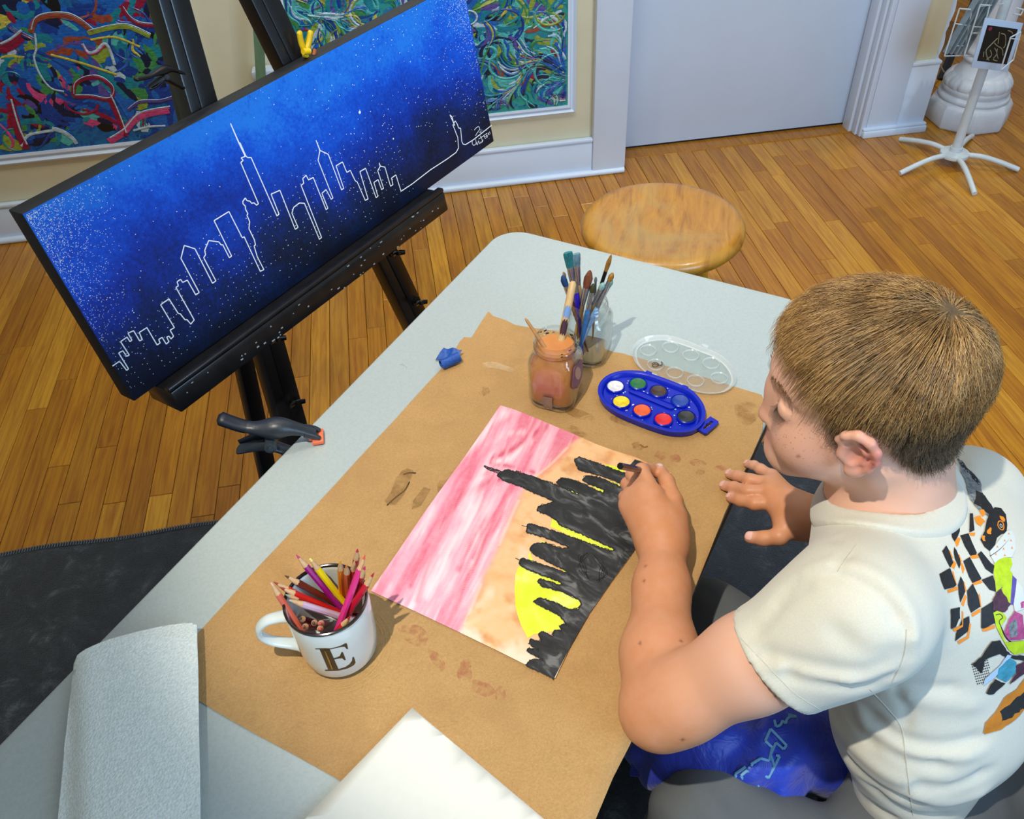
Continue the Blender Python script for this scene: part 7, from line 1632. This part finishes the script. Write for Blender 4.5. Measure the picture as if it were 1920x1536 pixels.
# ------------------------------------------------------------------ trousers, jacket on the lap, shoes
M_pants = mat('grey_trousers', '#5a5e60', 0.85, var=0.12, scale=12, bump=0.2, bscale=600)
HIPl = HIP - up_t * .02
pants = [Rc(HIPl, HLp, .088, .085, .04), Rc(HIPl, HRp, .088, .085, .04), Rc(HLp, KL, .080, .060, .04), Rc(HRp, KR, .080, .064, .04), Rc(KL, AL, .058, .045, .03), Rc(KR, AR, .058, .045, .03)]
def pdisp(p): return .0022 * np.sin(p[:, 0] * 95 + p[:, 1] * 60) * np.sin(p[:, 2] * 40 + p[:, 0] * 30)
pv, pf = surface([(pants, .01)], 0.006, pdisp); surf_obj('trousers', relax(pv, pf, 1), pf, M_pants, boy)
M_jack = NT('blue_jacket'); v = M_jack.coord('Object'); M_jack.set('Base Color', M_jack.ramp(M_jack.noise(v, 9, 3), [(0.35, lin('#0c2088')), (0.7, lin('#163cc0'))])); M_jack.set('Roughness', 0.5); M_jack.set('Sheen Weight', 0.3); M_jack.bump(M_jack.noise(v, 30, 4, .6, 1.0), 0.4, 0.01); M_jack = M_jack.m
jc = [P(1300, 1400, .60), P(1400, 1400, .615), P(1480, 1350, .61), P(1440, 1450, .58), P(1540, 1420, .56), P(1370, 1450, .57), P(1330, 1180, .53)]
jk = [El(jc[0], (.055, .055, .035), None, .04), El(jc[1], (.06, .05, .035), None, .04), El(jc[2], (.055, .05, .035), None, .04), El(jc[3], (.05, .045, .03), None, .03), Rc(jc[4], jc[4] + np.array([.06, -.02, -.03]), .045, .05, .03), Rc(jc[0], P(1225, 1425, .58), .040, .030, .03)]
def jdisp(p): return .0035 * np.sin(p[:, 0] * 70 - p[:, 1] * 90 + 2 * np.sin(p[:, 0] * 40)) * 0.8 + .002 * np.sin(p[:, 1] * 130 + p[:, 2] * 60)
jv, jf = surface([(jk, .01)], 0.005, jdisp); jacket = surf_obj('blue_jacket', relax(jv, jf, 1), jf, M_jack)
tag(jacket, 'bright blue jacket with pale outlined lettering bundled on the lap of the seated person', 'jacket')
JBv = hull_bvh(jv, jf)
zj = lambda q_: (1100 + q_[0] / 3.522, 1100 + q_[1] / 3.522)
M_let = mat('jacket_lettering', '#5f97b8', 0.5)
for pl in ([(1240, 880), (1250, 925), (1280, 915), (1295, 885), (1315, 905), (1322, 878), (1340, 860), (1385, 858), (1330, 845)], [(1215, 940), (1320, 1050), (1300, 1075), (1250, 1030), (1215, 1110), (1240, 1190), (1275, 1120), (1250, 1115)], [(1215, 940), (1178, 1020), (1225, 1062), (1205, 1150), (1150, 1135), (1085, 1175), (1200, 1265), (1240, 1190)],
           [(1050, 1190), (980, 1240), (1045, 1365), (1075, 1350), (1020, 1250), (1060, 1215), (1110, 1340), (1135, 1325), (1070, 1190)]):
    pts = []
    for q_ in pl:
        h_ = hit(*zj(q_), JBv)
        if h_ is not None: pts.append(h_ + (CAM - h_) / np.linalg.norm(CAM - h_) * .0012)
    m_ = MB()
    for a, b_ in zip(pts[:-1], pts[1:]):
        if np.linalg.norm(b_ - a) < .08: m_.tube([a, b_], [(.0006, .0016)] * 2, 6, upv=(CAM - a))
    if m_.f: obj('lettering', m_, M_let, jacket)
m_ = MB(); ca, cb = P(1192, 1392, .60), P(1182, 1452, .575); cdx = (P(1250, 1405, .61) - ca)
for i in range(15):
    f = i / 14; a = ca * (1 - f) + cb * f; m_.tube([a, a + cdx * .5 + np.array([0, 0, .006]), a + cdx], .0022, 6)
obj('ribbed_cuff', m_, M_jack, jacket)
M_shoe = mat('shoe_grey', '#39424c', 0.6, var=0.2, scale=30); M_sole = mat('shoe_blue', '#3f8ed0', 0.5)
for A_ in (AL, AR):
    fd_ = np.array([-.66, .75, 0]); c = A_ + np.array([0, 0, -A_[2] + .045])
    sh_ = [Rc(c - fd_ * .03, c + fd_ * .10 + np.array([0, 0, -.012]), .036, .030, .02), Rc(c, c + np.array([0, 0, .05]), .036, .038, .02), Fn(lambda p: p[:, 2] - .012, c, .2, .003)]
    v_, f_ = surface([(sh_, .01)], .005); sho = surf_obj('shoe', relax(v_, f_, 1), f_, M_shoe, boy)
    sh_ = [Rc(c - fd_ * .035 + np.array([0, 0, -.024]), c + fd_ * .115 + np.array([0, 0, -.024]), .037, .032, .02), Fn(lambda p: p[:, 2] - .007, c, .2, .002), Fn(lambda p: .022 - p[:, 2], c, .2, .002)]
    v_, f_ = surface([(sh_, .01)], .004); surf_obj('sole', v_, f_, M_sole, sho)
# chair
M_chair = mat('black_chair_vinyl', '#141a20', 0.45, var=0.2, scale=20, bump=0.1)
cs = np.array([0.555, 0.235]); t = thing('black_chair', 'black padded chair under the seated person, mostly hidden', 'chair', (cs[0], cs[1], 0))
f2, s2 = np.array([-.797, .604, 0]), np.array([.604, .797, 0]); c3 = np.array([cs[0], cs[1], 0])
m_ = MB(); m_.rings([[c3 + f2 * x + s2 * y + np.array([0, 0, z]) for x, y in rrect(.20 - i_, .20 - i_, .05, 5)] for z, i_ in ((.375, .01), (.385, 0), (.410, 0), (.42, .015))]); obj('seat', m_, M_chair, t)
m_ = MB(); bc = c3 - f2 * .235 + np.array([0, 0, .70]); m_.obox(bc, s2 * .19, np.array([0, 0, .11]), f2 * .013); obj('backrest', m_, M_chair, t, bevel=0.01)
for sx, sy in ((1, 1), (1, -1), (-1, 1), (-1, -1)):
    m_ = MB(); a = c3 + f2 * .17 * sx + s2 * .17 * sy; b_ = a + (f2 * sx + s2 * sy) * .03
    m_.tube([b_ + np.array([0, 0, 0.0075]), a + np.array([0, 0, .38])] + ([c3 - f2 * .24 + s2 * .17 * sy + np.array([0, 0, .68])] if sx < 0 else []), .0105, 10); obj('leg', m_, M_steel, t)
